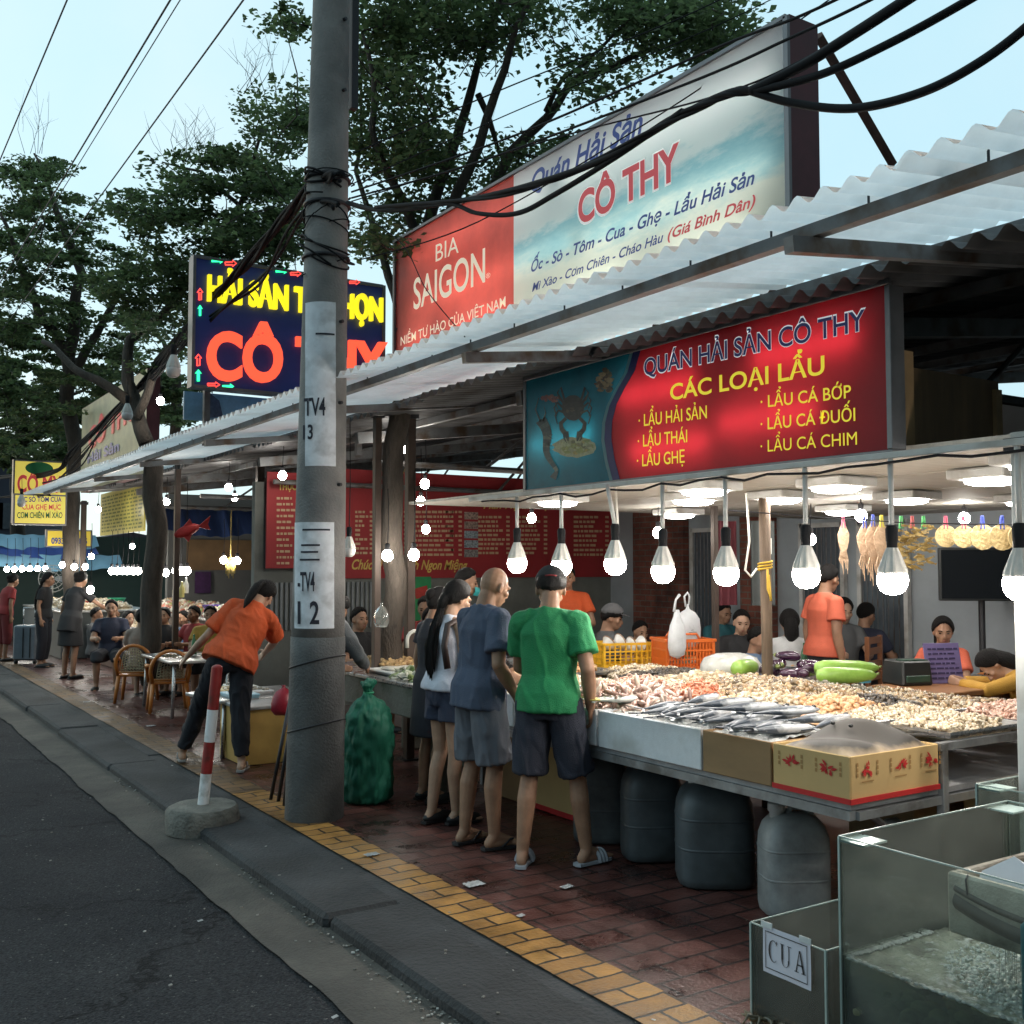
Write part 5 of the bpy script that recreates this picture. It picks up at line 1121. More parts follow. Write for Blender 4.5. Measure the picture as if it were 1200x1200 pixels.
for i, (u, v) in enumerate(((606, 661), (658, 664), (721, 662), (777, 671), (851, 673), (945, 675), (1046, 681), (1196, 686))):
    p = P(u, v, x=RX)
    t = thing('led_bulb', 'lit big bulb on the rail, %s' % (['farthest one, at the left end of the sign', 'second from the far end', 'third from the far end', 'fourth from the far end', 'under the middle of the sign', 'left of the dried squid', 'in front of the bundle of dried fish', 'at the photo edge by the white post'][i],), 'bulb', p, 0, BG)
    make_bulb(t, .98, True, rod=rz_-p.z, bend=(.0, .0, -.06, .0, 0, 0, 0, 0)[i])
for k, y_ in enumerate((1.35, .75)):
    t = thing('led_bulb', 'lit big bulb on the rail, '+('first' if k == 0 else 'second')+' past the white post towards the viewer', 'bulb', (RX, y_, 1.63), 0, BG); make_bulb(t, .98, True, rod=rz_-1.63)
# smaller bulbs farther in, on cords
SM = [(475, 525, 9.6), (498, 567, 10.4), (493, 587, 11.0), (499, 620, 11.2), (454, 651, 8.6), (485, 650, 8.6), (623, 607, 10.6), (771, 624, 9.4), (1009, 604, 8.2), (950, 632, 8.9), (1130, 607, 8.8), (331, 557, 11.5), (268, 571, 13.5), (275, 583, 14.5), (195, 588, 14.8), (115, 597, 17.5), (155, 640, 19), (188, 470, 12.6), (262, 656, 14), (278, 657, 14)]
lbl = ['small lit bulb highest on the cord near the brown trunk', 'small lit bulb on the left one of two cords, upper of the pair', 'small lit bulb just under the upper pair by the post', 'faint lit bulb in front of the red banner by the post', 'lit bulb in front of the bare light brown trunk', 'lit bulb beside the brown post by the faucet', 'small lit bulb in front of the red banner next to the rail end', 'small lit bulb among the big ones over the green shirt', 'lit bulb above the hanging dried squid', 'small lit bulb behind the big one left of the dried squid', 'lit bulb above the round dried fish', 'lit bulb left of the concrete pole under the awning', 'lit bulb in the far stall, upper of two', 'lit bulb in the far stall, lower of two', 'lit bulb right of the dark tree trunk under the awning', 'lit bulb beside the dull yellow menu sign', 'lit bulb above the far row at the green wall', 'lit bulb above the awning beside the blue panel', 'left bulb of the pair with a yellow hanging charm', 'right bulb of the pair with a yellow hanging charm']
bulb_s = ME('small_bulb_glow', (1, .95, .86), 115, (.9, .9, .9)); sm0 = None
for i, (u, v, d) in enumerate(SM):
    p = P(u, v, d=d)
    if sm0 is None:
        sm0 = thing('small_bulb', lbl[0], 'bulb', p, 0, 'small bulbs on cords inside the stalls'); mb = MB(); mb.lathe([(.001, -.05), (.025, -.045), (.043, -.02), (.045, .005), (.035, .03), (.02, .045)], n=14); mb.build('globe', bulb_s, sm0, True)
        mb = MB(); mb.lathe([(.02, .045), (.022, .09), (.012, .1), (.001, .101)], n=10); mb.build('socket', cab, sm0, 40)
        mb = MB(); mb.tube([(0, 0, .09), (.01, 0, .3), (0, 0, .55)], .004, 5); mb.build('cord', cab, sm0, True)
    else: c = dup(sm0, p, 0, lbl[i])
# rows of bulbs over the far counters
rows = [[(8+9*i, 667-.2*i, 21.5) for i in range(6)], [(73, 662, 19.5), (87, 664, 19), (100, 664, 19)], [(131+6.2*i, 669, 16.5) for i in range(6)], [(194, 671, 15), (206, 669, 14.6), (212, 669, 14.6), (219, 669, 14.4)], [(106, 691, 15.2)], [(107, 652, 20)]]
bg = ['row of bulbs over the far left counter', 'three bulbs between the two dark trunks', 'close row of bulbs left of the dark tree trunk', 'bulbs right of the dark tree trunk', None, None]
bl = ['lit bulb in the close row over the far left counter', 'lit bulb of the three between the two dark trunks', 'lit bulb in the close row left of the dark tree trunk', 'lit bulb in the group right of the dark tree trunk', 'low lit bulb beside the head of the dark dressed woman', 'lit bulb above the gap between the two dark trunks']
for r_, g_, l_ in zip(rows, bg, bl):
    for (u, v, d) in r_: c = dup(sm0, P(u, v, d=d), 0, l_, g_ or 'single bulbs by the far counters', s=1.15)
# unlit bulbs
for u, v, d, l_ in ((203, 435, 8.2, 'unlit frosted bulb hanging from the thick cables beside the glowing sign'), (149, 487, 11, 'unlit bulb hanging in front of the far billboard'), (25, 590, 15, 'unlit small bulb hanging below the cables at the far left'), (446, 720, 8.5, 'unlit bulb right of the concrete pole')):
    if u == 446: continue
    t = thing('unlit_bulb', l_, 'bulb', P(u, v, d=d)); make_bulb(t, .85, False, cord=.36)
t = thing('unlit_bulb', 'unlit pale bulb hanging just right of the concrete pole', 'bulb', P(409, 646, d=8.6)); make_bulb(t, .8, False, cord=1.1)
# bulbs' switch box and clips on ceiling
# ceiling lamps: square tray with a round diffuser
cl = None; cld = ME('ceiling_diffuser', (1, .97, .92), 38)
CL = [('between the sign bottom and the green shirt, farthest', 4.5, 6.3), ('second row, above the third bulb', 5.2, 5.6), ('front row, above the fourth bulb', 4.6, 4.85), ('front row, above the bulb left of the squid', 5.05, 4.2), ('back row, above the timber post', 5.6, 5.15), ('back row, above the dried squid', 6.4, 4.7), ('front row, above the dried fish', 5.3, 3.35), ('nearest the photo edge', 4.75, 2.75), ('deep in the room above the television', 7.4, 4.4), ('deep in the room above the diners', 7.3, 6.0), ('far corner above the staff in orange', 6.5, 7.2)]
for i, (l_, x, y) in enumerate(CL):
    if cl is None:
        cl = thing('ceiling_lamp', 'square white ceiling lamp, '+l_, 'ceiling lamp', (x, y, 2.187), 0, 'square lamps under the white ceiling'); mb = MB(); mb.box((0, 0, -.03), (.34, .34, .055), .008); mb.build('tray', whp, cl)
        mb = MB(); mb.lathe([(.145, -.058), (.14, -.075), (.1, -.088), (.001, -.094)], n=24); mb.build('diffuser', cld, cl, True)
    else: dup(cl, (x, y, 2.187), 0, 'square white ceiling lamp, '+l_)

# ------------------------------------------------------------------ dried seafood on a line with clothes pegs
LX, LYa = 5.05, 4.6
pA, pB = P(960, 606, d=6.6), P(1200, 615, d=5.6); 
t = thing('drying_line', 'thin line below the ceiling carrying dried squid and dried fish on pegs', 'line', pA); mb = MB()
mb.tube([pA+Vector((-.4, .4, .05)), pA, (pA+pB)/2+Vector((0, 0, -.015)), pB, pB+(pB-pA)*.5], .004, 5); mb.build('cord', cab, t, True, True)
def on_line(u): return P(u, 608, d=6.6+(5.6-6.6)*(u-960)/240)
pegc = {'pink': (.6, .1, .16), 'blue': (.06, .09, .4), 'green': (.06, .4, .1), 'yellow': (.6, .5, .05), 'red': (.5, .1, .1)}
def peg(root, col, x=0., z=0.):
    mb = MB(); mb.box((x-.007, 0, z), (.008, .014, .075), .002, Matrix.Rotation(.08, 3, 'Y')); mb.box((x+.007, 0, z), (.008, .014, .075), .002, Matrix.Rotation(-.08, 3, 'Y')); mb.build('peg', M('peg_'+col, pegc[col], .4, n=.05), root)
sqm = M('dried_squid', (.5, .34, .22), .6, n=.3, ns=12, bump=.4, bs=40); dfm = M('dried_fish_gold', (.36, .25, .08), .5, n=.55, ns=22, bump=.6, bs=40); rdm = M('dried_round', (.56, .42, .2), .65, n=.25, ns=14, bump=.5, bs=50)
face_rz = -YAW
def squid(label, u, peg_c, L_=.26, w=.055, dz=0.):
    p = on_line(u); t = thing('dried_squid', label, 'dried squid', p+Vector((0, 0, -.02+dz)), face_rz, 'dried squid pegged to the line'); mb = MB()
    mb.prism([(-.004, 0), (-w*.45, -.1*L_), (-w, -.28*L_), (-w*.9, -.45*L_), (-w*.6, -.62*L_), (-w*.35, -.68*L_), (w*.35, -.68*L_), (w*.6, -.62*L_), (w*.9, -.45*L_), (w, -.28*L_), (w*.45, -.1*L_), (.004, 0)], (0, .003, 0), (1, 0, 0), (0, 0, 1), .006); mb.build('mantle', sqm, t)
    mb = MB()
    for k in range(6): x = (k-2.5)*w*.22; mb.tube([(x*.7, 0, -.67*L_), (x*1.3, .004, -.85*L_), (x*.9+.004*(k % 2), -.003, -(.95+.12*((k*7) % 3))*L_)], [.006, .005, .002], 5)
    mb.build('arm', sqm, t); peg(t, peg_c); return t
squid('lone dried squid on a pink peg left of the other squid', 988, 'pink', .27, .036)
squid('dried squid on a blue peg, first of the group', 1013, 'blue', .3, .05); squid('dried squid in the middle of the group', 1023, 'blue', .33, .05, .01); squid('dried squid last of the group by the big bulb', 1033, 'yellow', .31, .05, .005)
for i, (u, pc, k) in enumerate(((1056, 'green', 7), (1069, 'red', 9), (1082, 'green', 8))):
    p = on_line(u); t = thing('dried_fish_bundle', 'golden bundle of dried fish on a %s peg, %s' % (pc, ('next to the big bulb', 'the longest, in the middle', 'next to the round dried fish')[i]), 'dried fish', p+Vector((0, 0, -.02)), face_rz, 'bundles of dried fish on the line'); mb = MB(); rr = random.Random(i)
    for q in range(26):
        a = rr.uniform(-.5, .5); x = rr.uniform(-.045, .045); z = -rr.uniform(.02, .05*k*.6); c_, s_ = math.cos(a), math.sin(a); l = rr.uniform(.02, .035); hw = rr.uniform(.006, .011)
        y = rr.uniform(-.02, .02); O = Vector((x, y, z)); e1 = Vector((c_, .2*rr.uniform(-1, 1), s_)); e2 = Vector((-s_, rr.uniform(-.5, .5), c_))
        mb.prism([(-l, 0), (-l*.4, hw), (l*.5, hw*.7), (l*.8, hw*.2), (l*1.15, hw*.9), (l*1.1, -hw*.9), (l*.8, -hw*.2), (l*.5, -hw*.7), (-l*.4, -hw)], O, e1, e2, .004)
    mb.build('fish', dfm, t); peg(t, pc)
for i, (u, pc) in enumerate(((1108, 'pink'), (1129, 'pink'), (1151, 'blue'), (1174, 'blue'), (1196, 'blue'))):
    p = on_line(u); t = thing('round_dried_fish', 'flat round dried fish on a %s peg, %s' % (pc, ('next to the golden bundles', 'second of the pink pegged pair', 'largest, in the middle of the five', 'fourth of the five', 'at the photo edge')[i]), 'dried fish', p+Vector((0, 0, -.02)), face_rz, 'round flat dried fish on the line')
    r = .062+.008*(i > 1); mb = MB(); mb.prism([(r*math.cos(2*math.pi*q/30)*(1+.08*noise.noise(Vector((q*.7, i, 0)))), -.08+r*1.02*math.sin(2*math.pi*q/30)*(1+.08*noise.noise(Vector((q*.7, i, 7))))) for q in range(30)], (0, .003, 0), (1, 0, 0), (0, 0, 1), .007); mb.build('body', rdm, t); peg(t, pc)

# ------------------------------------------------------------------ glass tanks
glass = MGLASS('tank_glass', (.93, .97, .95), op=.04, opcol=(.8, .84, .78)); gedge = M('glass_edge', (.36, .44, .41), .2, n=.2, ns=6); water = MGLASS('tank_water_side', (.72, .80, .70), op=.3, opcol=(.5, .55, .42))
def tank(label, x0, x1, y0, y1, z0, z1, zw, braces=True):
    t = thing('glass_tank', label, 'fish tank', (x0, y0, z0)); g = .006
    mb = MB()
    mb.box((x0+g/2, (y0+y1)/2, (z0+z1)/2), (g, y1-y0, z1-z0)); mb.build('pane', glass, t, False, True)
    mb = MB(); mb.box((x1-g/2, (y0+y1)/2, (z0+z1)/2), (g, y1-y0, z1-z0)); mb.build('pane', glass, t, False, True)
    for y in (y0+g/2, y1-g/2): mb = MB(); mb.box(((x0+x1)/2, y, (z0+z1)/2), (x1-x0-2*g, g, z1-z0)); mb.build('pane', glass, t, False, True)
    mb = MB(); mb.box(((x0+x1)/2, (y0+y1)/2, z0+.004), (x1-x0, y1-y0, .008)); mb.build('bottom', gedge, t, False, True)
    mb = MB(); e = .002
    for x in (x0, x1): mb.box((x, (y0+y1)/2, z1+.002), (.006, y1-y0, .004))
    for y in (y0, y1): mb.box(((x0+x1)/2, y, z1+.002), (x1-x0, .006, .004))
    for x in (x0, x1):
        for y in (y0, y1): mb.box((x, y, (z0+z1)/2), (.0075, .0075, z1-z0))
    mb.build('seam', gedge, t, False, True)
    if braces:
        mb = MB()
        for y in (y0+.05, y1-.05): mb.box((x0+.06, y, z1-.012), (.12, .09, .006)); mb.box((x1-.06, y, z1-.012), (.12, .09, .006))
        mb.build('brace', M('glass_brace', (.5, .62, .58), .15, n=.2), t, False, True)
    return t
def wgrid(x0, x1, y0, y1, z, amp, name, mat, par, foam_fn=None):
    mb = MB(); mb.grid(lambda a, b: (x0+(x1-x0)*a, y0+(y1-y0)*b, z+amp*noise.noise(Vector((a*14, b*18, 3)))+amp*.6*noise.noise(Vector((a*40, b*50, 1)))), 60, 70); return mb.build(name, mat, par, True, True)
def water_top(name, col):
    m, N, L, b = _bsdf(name); tc = N.new('ShaderNodeTexCoord'); nt = N.new('ShaderNodeTexNoise'); nt.inputs['Scale'].default_value = 7; nt.inputs['Detail'].default_value = 7; L.new(tc.outputs['Object'], nt.inputs['Vector'])
    cr = N.new('ShaderNodeValToRGB'); cr.color_ramp.elements[0].color = c4(col, .6); cr.color_ramp.elements[1].color = c4(col, 1.8); cr.color_ramp.elements[0].position = .35; cr.color_ramp.elements[1].position = .7; L.new(nt.outputs[0], cr.inputs[0])
    ds = N.new('ShaderNodeVectorMath'); ds.operation = 'DISTANCE'; ds.inputs[1].default_value = (.42, .45, .22); L.new(tc.outputs['Object'], ds.inputs[0]); n3 = N.new('ShaderNodeTexNoise'); n3.inputs['Scale'].default_value = 26; n3.inputs['Detail'].default_value = 6; L.new(tc.outputs['Object'], n3.inputs['Vector'])
    ad = N.new('ShaderNodeMath'); ad.operation = 'MULTIPLY_ADD'; ad.inputs[1].default_value = -1.5; L.new(n3.outputs[0], ad.inputs[0]); L.new(ds.outputs['Value'], ad.inputs[2]); fm = N.new('ShaderNodeMapRange'); fm.inputs[1].default_value = -.52; fm.inputs[2].default_value = -.30; fm.inputs[3].default_value = 1; fm.inputs[4].default_value = 0; L.new(ad.outputs[0], fm.inputs[0])
    mx = N.new('ShaderNodeMix'); mx.data_type = 'RGBA'; L.new(fm.outputs[0], mx.inputs[0]); L.new(cr.outputs[0], mx.inputs[6]); mx.inputs[7].default_value = (.82, .85, .83, 1); L.new(mx.outputs[2], b.inputs['Base Color'])
    b.inputs['Roughness'].default_value = .08; n2 = N.new('ShaderNodeTexNoise'); n2.inputs['Scale'].default_value = 45; n2.inputs['Detail'].default_value = 4; L.new(tc.outputs['Object'], n2.inputs['Vector']); bp = N.new('ShaderNodeBump'); bp.inputs['Strength'].default_value = .9; bp.inputs['Distance'].default_value = .02; L.new(n2.outputs[0], bp.inputs['Height']); L.new(bp.outputs[0], b.inputs['Normal']); return m
wtop = water_top('tank_water_top', (.36, .38, .31))
BX0, BX1, BY0, BY1, BZ0, BZ1, BW = 2.80, 3.75, 1.25, 2.34, .16, .77, .38
t = tank('big glass tank with bubbling greenish water at the near corner of the stall', BX0, BX1, BY0, BY1, BZ0, BZ1, BW)
foamw = MI('water_foam', [(.78, .8, .78), (.88, .9, .88), (.6, .63, .6)], .2)
wgrid(BX0+.007, BX1-.007, BY0+.007, BY1-.007, BW, .012, 'water', wtop, t)
mb = MB(); e = .008
for q in ([(BX0+e, BY0+e), (BX0+e, BY1-e)], [(BX0+e, BY1-e), (BX1-e, BY1-e)], [(BX1-e, BY1-e), (BX1-e, BY0+e)]):
    (xa, ya), (xb, yb) = q; mb.quad((xa, ya, BZ0+.01), (xb, yb, BZ0+.01), (xb, yb, BW-.004), (xa, ya, BW-.004))
mb.build('water_side', water, t, False, True)
mb = MB(); fr_ = random.Random(6)                      # foam at the water line and bubbles
for i in range(900):
    s_ = i % 3
    if s_ == 0: x, y = BX0+.008+abs(fr_.gauss(0, .008)), fr_.uniform(BY0+.02, BY1-.02)
    elif s_ == 1: x, y = fr_.uniform(BX0+.02, BX0+.45), BY1-.008-abs(fr_.gauss(0, .008))
    else: continue
    r = fr_.uniform(.003, .008); mb.ell((x, y, BW+.006), (r, r*1.5, r*.6), nu=6, nv=4)
for i in range(2600):
    a = fr_.uniform(0, 6.28); r0 = .42*math.sqrt(fr_.random()); x = 3.2+r0*math.cos(a)*.85; y = 1.72+r0*math.sin(a)*1.1
    if BX0+.02 < x < BX1-.02 and BY0+.02 < y < BY1-.02: r = fr_.uniform(.003, .009)*(1.15-r0); mb.ell((x, y, BW+.008), (r, r, r*.7), nu=6, nv=4)
mb.build('foam', foamw, t, True, True)
ob = KIDS[t.name][-1]
mb = MB()
for i in range(60):
    x, y = 3.18+fr_.uniform(-.16, .2), 1.86+fr_.uniform(-.1, .08); z1 = .52; l = fr_.uniform(.03, .12); zz = fr_.uniform(BW, z1-l); mb.tube([(x, y, zz), (x+.002, y, zz+l)], .0018, 4)
mb.build('falling_water', MGLASS('drip_water', (.95, .97, .96), op=.25, opcol=(.7, .72, .7)), t, False, True)
algae = MI('algae_rock', [(.12, .14, .07), (.22, .22, .11), (.32, .30, .18), (.07, .08, .05)], .7); mb = MB()
mb.xf(Matrix.Identity(4))
al = thing('shellfish_pile', 'mossy green pile of shellfish at the bottom of the big tank', 'shellfish', (2.95, 1.95, .17)); al['kind'] = 'stuff'
mb = MB()
for i in range(160): x = fr_.uniform(2.815, 3.15); y = fr_.uniform(1.5, 2.3); r = fr_.uniform(.015, .035); mb.ell((x, y, .18+fr_.uniform(0, .07)), (r, r*1.2, r*.7), Matrix.Rotation(fr_.uniform(0, 3), 3, 'Z'), 7, 5)
mb.build('shell', algae, al, True, True)
# foam trough on the rim with staples and papers
t = thing('foam_trough', 'old dirty foam trough hooked inside the big tank with water spilling under it', 'trough', (3.1, 1.75, .52)); fo = M('dirty_foam', (.5, .44, .36), .8, n=.3, ns=6, bump=.3, bs=120, dirt=(.13, .10, .07), dscale=5)
mb = MB(); x0, x1, y0, y1, z0, z1 = 2.92, 3.4, 1.42, 2.03, .53, .715; w_ = .03
mb.box((x0+w_/2, (y0+y1)/2, (z0+z1)/2), (w_, y1-y0, z1-z0), .008); mb.box((x1-w_/2, (y0+y1)/2, (z0+z1)/2), (w_, y1-y0, z1-z0), .008)
for y in (y0+w_/2, y1-w_/2): mb.box(((x0+x1)/2, y, (z0+z1)/2), (x1-x0-2*w_, w_, z1-z0-.004), .006)
mb.box(((x0+x1)/2, (y0+y1)/2, z0+.02), (x1-x0-2*w_, y1-y0-2*w_, .03)); mb.build('box', fo, t, False, True)
mb = MB(); mb.grid(lambda a, b: (x0-.004-.012*math.sin(math.pi*a), y0+.02+(y1-y0-.05)*b, z0+.03+.045*a+.05*(2*b-1)**2), 6, 20); mb.grid(lambda a, b: (x0-.002-.008*math.sin(math.pi*a), y0+.02+(y1-y0-.05)*b, z0+.09+.02*a+.04*(2*b-1)**2), 4, 20); mb.build('dark_strap', M('wet_dark_cloth', (.06, .05, .04), .5, n=.4, ns=12), t, True, True)
mb = MB()
for y in (1.96, 1.7, 1.62): mb.tube([(x0+.006, y, z1+.004), (x0-.006, y, z1-.01), (x0-.006, y-.005, z1-.055)], .003, 5)
mb.build('staple', steel_d, t, True, True)
pp = M('white_paper', (.72, .72, .76), .7, n=.05)
t = thing('folded_paper', 'folded sheet of white paper standing in the foam trough', 'paper', (3.1, 1.68, .6)); mb = MB(); mb.add([(3.0, 2.0, .64), (3.06, 1.78, .62), (3.09, 1.76, .68), (3.07, 1.90, .765), (3.03, 1.98, .71)], [(0, 1, 2, 3, 4)]); mb.add([(3.07, 1.90, .765), (3.09, 1.76, .68), (3.18, 1.74, .65), (3.17, 1.9, .70)], [(0, 1, 2, 3)]); ob = mb.build('sheet', pp, t, False, True); so = ob.modifiers.new('s', 'SOLIDIFY'); so.thickness = .002
t = thing('tank_hose', 'teal plastic pipe elbow dipping into the big tank', 'pipe', (3.05, 1.36, .3)); mb = MB(); mb.tube([(2.86, 1.73, .36), (2.86, 1.73, .64), (2.86, 1.69, .68), (2.86, 1.45, .685)], .022, 12); mb.build('tube', M('teal_pvc', (.02, .22, .27), .35, n=.1), t, True, True)
# crab tank with its CUA label
CX0, CX1, CY0, CY1 = 2.75, 3.5, 2.36, 2.69
t = tank('low glass crab tank with a paper label reading CUA', CX0, CX1, CY0, CY1, .005, .405, .1, False)
mb = MB(); mb.box((3.3, 2.40, .23), (.36, .012, .33)); mb.build('white_plate', M('white_acrylic', (.62, .7, .72), .4, n=.08), t, False, True)
bd = Board('x', 2.744); a, b = bd.at(894, 1083), bd.at(950, 1160)
mb = MB(); ya, yb = a.y, bd.at(950, 1108).y; zt_, zb_ = bd.at(894, 1083).z, bd.at(894, 1137).z
mb.grid(lambda p, q: (2.7435-.002*math.sin(p*9+q*5)*.5, ya+(yb-ya)*p, zb_+(zt_-zb_)*q), 12, 8); lab = mb.build('paper_label', M('label_paper', (.6, .6, .68), .6, n=.08, ns=5), t, True, True)
ink2 = M('black_ink', (.03, .03, .035), .6)
def glyph_cua(mb):                                     # serif capitals drawn as strokes
    w = ya-yb; h = zt_-zb_
    def pt(a, z): return Vector((2.7405, ya-w*a, zb_+h*z))
    def poly(*pp): mb.add([pt(*p) for p in pp], [tuple(range(len(pp)))])
    def arc(cx, cz, rx, rz, a0, a1, w0, w1, k=14):
        for i in range(k):
            A = a0+(a1-a0)*i/k; B = a0+(a1-a0)*(i+1)/k; wa = w0+(w1-w0)*math.sin(math.pi*i/k); wb = w0+(w1-w0)*math.sin(math.pi*(i+1)/k)
            poly((cx+(rx-wa)*math.cos(A), cz+(rz-wa*.6)*math.sin(A)), (cx+rx*math.cos(A), cz+rz*math.sin(A)), (cx+rx*math.cos(B), cz+rz*math.sin(B)), (cx+(rx-wb)*math.cos(B), cz+(rz-wb*.6)*math.sin(B)))
    b0, t0 = .28, .74
    arc(.235, .51, .105, .235, R(50), R(310), .012, .035); poly((.30, .63), (.315, .74), (.303, .74), (.285, .69)); 
    for x, ww in ((.405, .035), (.555, .016)): poly((x, .42), (x+ww, .42), (x+ww, t0), (x, t0))
    arc(.488, .43, .083, .16, R(180), R(360), .03, .012)
    for x in (.38, .53): poly((x, t0-.014), (x+.085, t0-.014), (x+.085, t0), (x, t0))
    poly((.70, b0), (.72, b0), (.79, t0), (.775, t0)); poly((.845, b0), (.885, b0), (.80, t0), (.775, t0)); poly((.73, .42), (.86, .42), (.856, .45), (.737, .45))
    for x in (.675, .82): poly((x, b0-.004), (x+.085, b0-.004), (x+.085, b0+.012), (x, b0+.012))
    for r in ((.06, .1, .94, .12), (.06, .88, .94, .90), (.06, .12, .072, .88), (.928, .12, .94, .88)): poly((r[0], r[1]), (r[2], r[1]), (r[2], r[3]), (r[0], r[3]))
mb = MB(); glyph_cua(mb); mb.build('lettering', ink2, t, False, True)
mb = MB(); mb.box((2.741, ya-.02, zt_+.004), (.003, .05, .02)); mb.box((2.741, yb+.02, zt_+.002), (.003, .05, .02)); mb.build('clear_tape', M('clear_tape', (.6, .63, .63), .2), t, False, True)
crm = M('crab_shell', (.12, .10, .06), .4, n=.5, ns=30, coat=.3); cb = None; rr = random.Random(12)
for i in range(9):
    x, y, z = 2.80+.08*(i % 5)+rr.uniform(-.01, .01), 2.44+.16*(i % 2)+rr.uniform(-.03, .03), .02+.05*(i//5)
    if cb is None:
        cb = thing('crab', 'dark brown live crab at the bottom of the low tank', 'crab', (x, y, z), 0, 'crabs in the low tank'); mb = MB(); mb.ell((0, 0, .025), (.055, .038, .02)); mb.build('shell', crm, cb, True)
        for s_ in (-1, 1):
            for k in range(4): mb = MB(); a = .5-.35*k; mb.tube([(s_*.045, a*.06, .025), (s_*.085, a*.12, .045), (s_*.1, a*.16, .005)], [.007, .006, .002], 6); mb.build('leg', crm, cb, True)
            mb = MB(); mb.tube([(s_*.04, .03, .025), (s_*.07, .05, .03), (s_*.05, .075, .03)], [.009, .012, .014], 7); mb.tube([(s_*.05, .075, .03), (s_*.03, .1, .035)], [.01, .002], 6); mb.tube([(s_*.052, .078, .028), (s_*.045, .105, .025)], [.008, .002], 6); mb.build('claw', crm, cb, True)
    else: dup(cb, (x, y, z), rr.uniform(0, 6))
tank('small glass tank behind the big one at the photo edge', 3.8, 4.7, 2.0, 2.5, .25, .80, .5)
t = thing('tank_stand', 'concrete blocks and boards carrying the big glass tank', 'stand', (3.2, 1.8, 0)); mb = MB()
for y in (1.35, 1.8, 2.22): mb.box((3.25, y, .065), (.8, .16, .13), .005)
mb.box((3.275, 1.795, .145), (.95, 1.1, .025)); mb.build('block', M('block_concrete', (.16, .155, .15), .9, n=.3, ns=5), t, False, True)
t = thing('tank_stand', 'low block stand below the small tank at the photo edge', 'stand', (4.25, 2.25, 0)); mb = MB(); mb.box((4.25, 2.25, .12), (.8, .4, .24), .01); mb.build('block', MATS['block_concrete'], t, False, True)
# ------------------------------------------------------------------ sink counter behind the green sack
stone = M('mossy_concrete', (.17, .165, .14), .85, n=.35, ns=4, bump=.4, bs=50, dirt=(.06, .07, .045), dscale=4)
t = thing('sink_counter', 'mossy concrete wash counter with steel top and a tall bent white faucet', 'counter', (4.0, 7.8, 0))
mb = MB(); mb.box((3.62, 7.7, .66), (.06, 2.2, .22), .008); mb.box((4.1, 6.62, .66), (.9, .06, .22), .008); mb.build('apron', stone, t, False, True)
for y in (6.7, 7.6, 8.6):
    mb = MB(); mb.box((3.7, y, .28), (.14, .14, .55), .01); mb.build('leg', stone, t, False, True)
    mb = MB(); mb.box((4.5, y, .28), (.14, .14, .55), .01); mb.build('leg', stone, t, False, True)
mb = MB(); mb.box((4.08, 7.7, .785), (1.0, 2.25, .03), .006); mb.build('top', stl, t, False, True)
fp = P(497, 762, d=8.3); fz = .8
mb = MB(); x, y = fp.x, fp.y; mb.tube([(x, y, fz), (x, y, 1.08)]+[(x-.07+.07*math.cos(a), y+.02, 1.08+.07*math.sin(a)) for a in [i*math.pi/7 for i in range(8)]]+[(x-.14, y+.02, 1.02)], .014, 10); mb.lathe([(.03, fz), (.03, fz+.02), (.02, fz+.12), (.018, fz+.14)], (x, y, 0), 12); mb.build('faucet', M('white_pvc', (.66, .64, .58), .35, n=.08), t, True, True)
heap('greens_heap', 'heap of wet green leaves and white fish on the wash counter', 3.95, 7.1, .3, .4, .06, 260, tpl_ell((.03, .05, .006), 7, 4), MI('greens', [(.1, .16, .05), (.2, .26, .1), (.5, .5, .42), (.6, .6, .55)], .35, coat=.3), .3, z0=.81, cat='food')
heap('bread_heap', 'heap of tan fried pieces at the back of the wash counter', 4.2, 8.3, .3, .4, .06, 240, tpl_ell((.035, .025, .018)), MI('tan_food', [(.4, .25, .1), (.5, .34, .16), (.3, .18, .08)], .6), .5, z0=.81, cat='food')
for i, (x, y) in enumerate(((3.85, 7.6), (4.05, 6.95))):
    t = thing('white_tray', 'white plastic tray of fish fillets on the wash counter, '+('nearest the pole' if i == 0 else 'nearest the faucet'), 'tray', (x, y, .805)); mb = MB(); mb.box((0, 0, .015), (.32, .45, .03), .008, None, 1.05); mb.build('pan', MATS['white_melamine'], t)
    mb = MB()
    for q in range(6): mb.ell((-.1+.04*q, .03*(q % 3-1), .04), (.03, .13, .015), Matrix.Rotation(.3*q, 3, 'Z'), 8, 6)
    mb.build('fillet', M('fillet', (.62, .58, .5), .35, n=.2), t, True)
# trunk bag hanging on the trunk, green cord
# ------------------------------------------------------------------ green sack
gsk = MTRANS('green_woven_plastic', (.022, .19, .12), .25, .55, n=.3, ns=5)
sp_ = ground(428, 945); sp_ = ground(431, 940); t = thing('green_sack', 'tied green plastic sack standing beside the concrete pole', 'sack', (sp_.x, sp_.y, 0)); n = 40; rings = []
for k, z in ((.75, 0), (.98, .03), (1.02, .15), (.95, .3), (1.04, .42), (.95, .52), (.9, .6), (.68, .67), (.3, .73), (.16, .75), (.13, .77), (.24, .80), (.34, .84), (.2, .86)):
    rings.append([Vector((.185*k*math.cos(2*math.pi*i/n)*(1+.13*noise.noise(Vector((math.cos(2*math.pi*i/n)*2.2, math.sin(2*math.pi*i/n)*2.2, z*6)))+.05*math.sin(i*2.1)*(1 if z > .6 else .25)), .16*k*math.sin(2*math.pi*i/n)*(1+.13*noise.noise(Vector((math.cos(2*math.pi*i/n)*2.2+4, math.sin(2*math.pi*i/n)*2.2, z*7)))), z*1.0+.012*noise.noise(Vector((i*.4, z*5, 1))))) for i in range(n)])
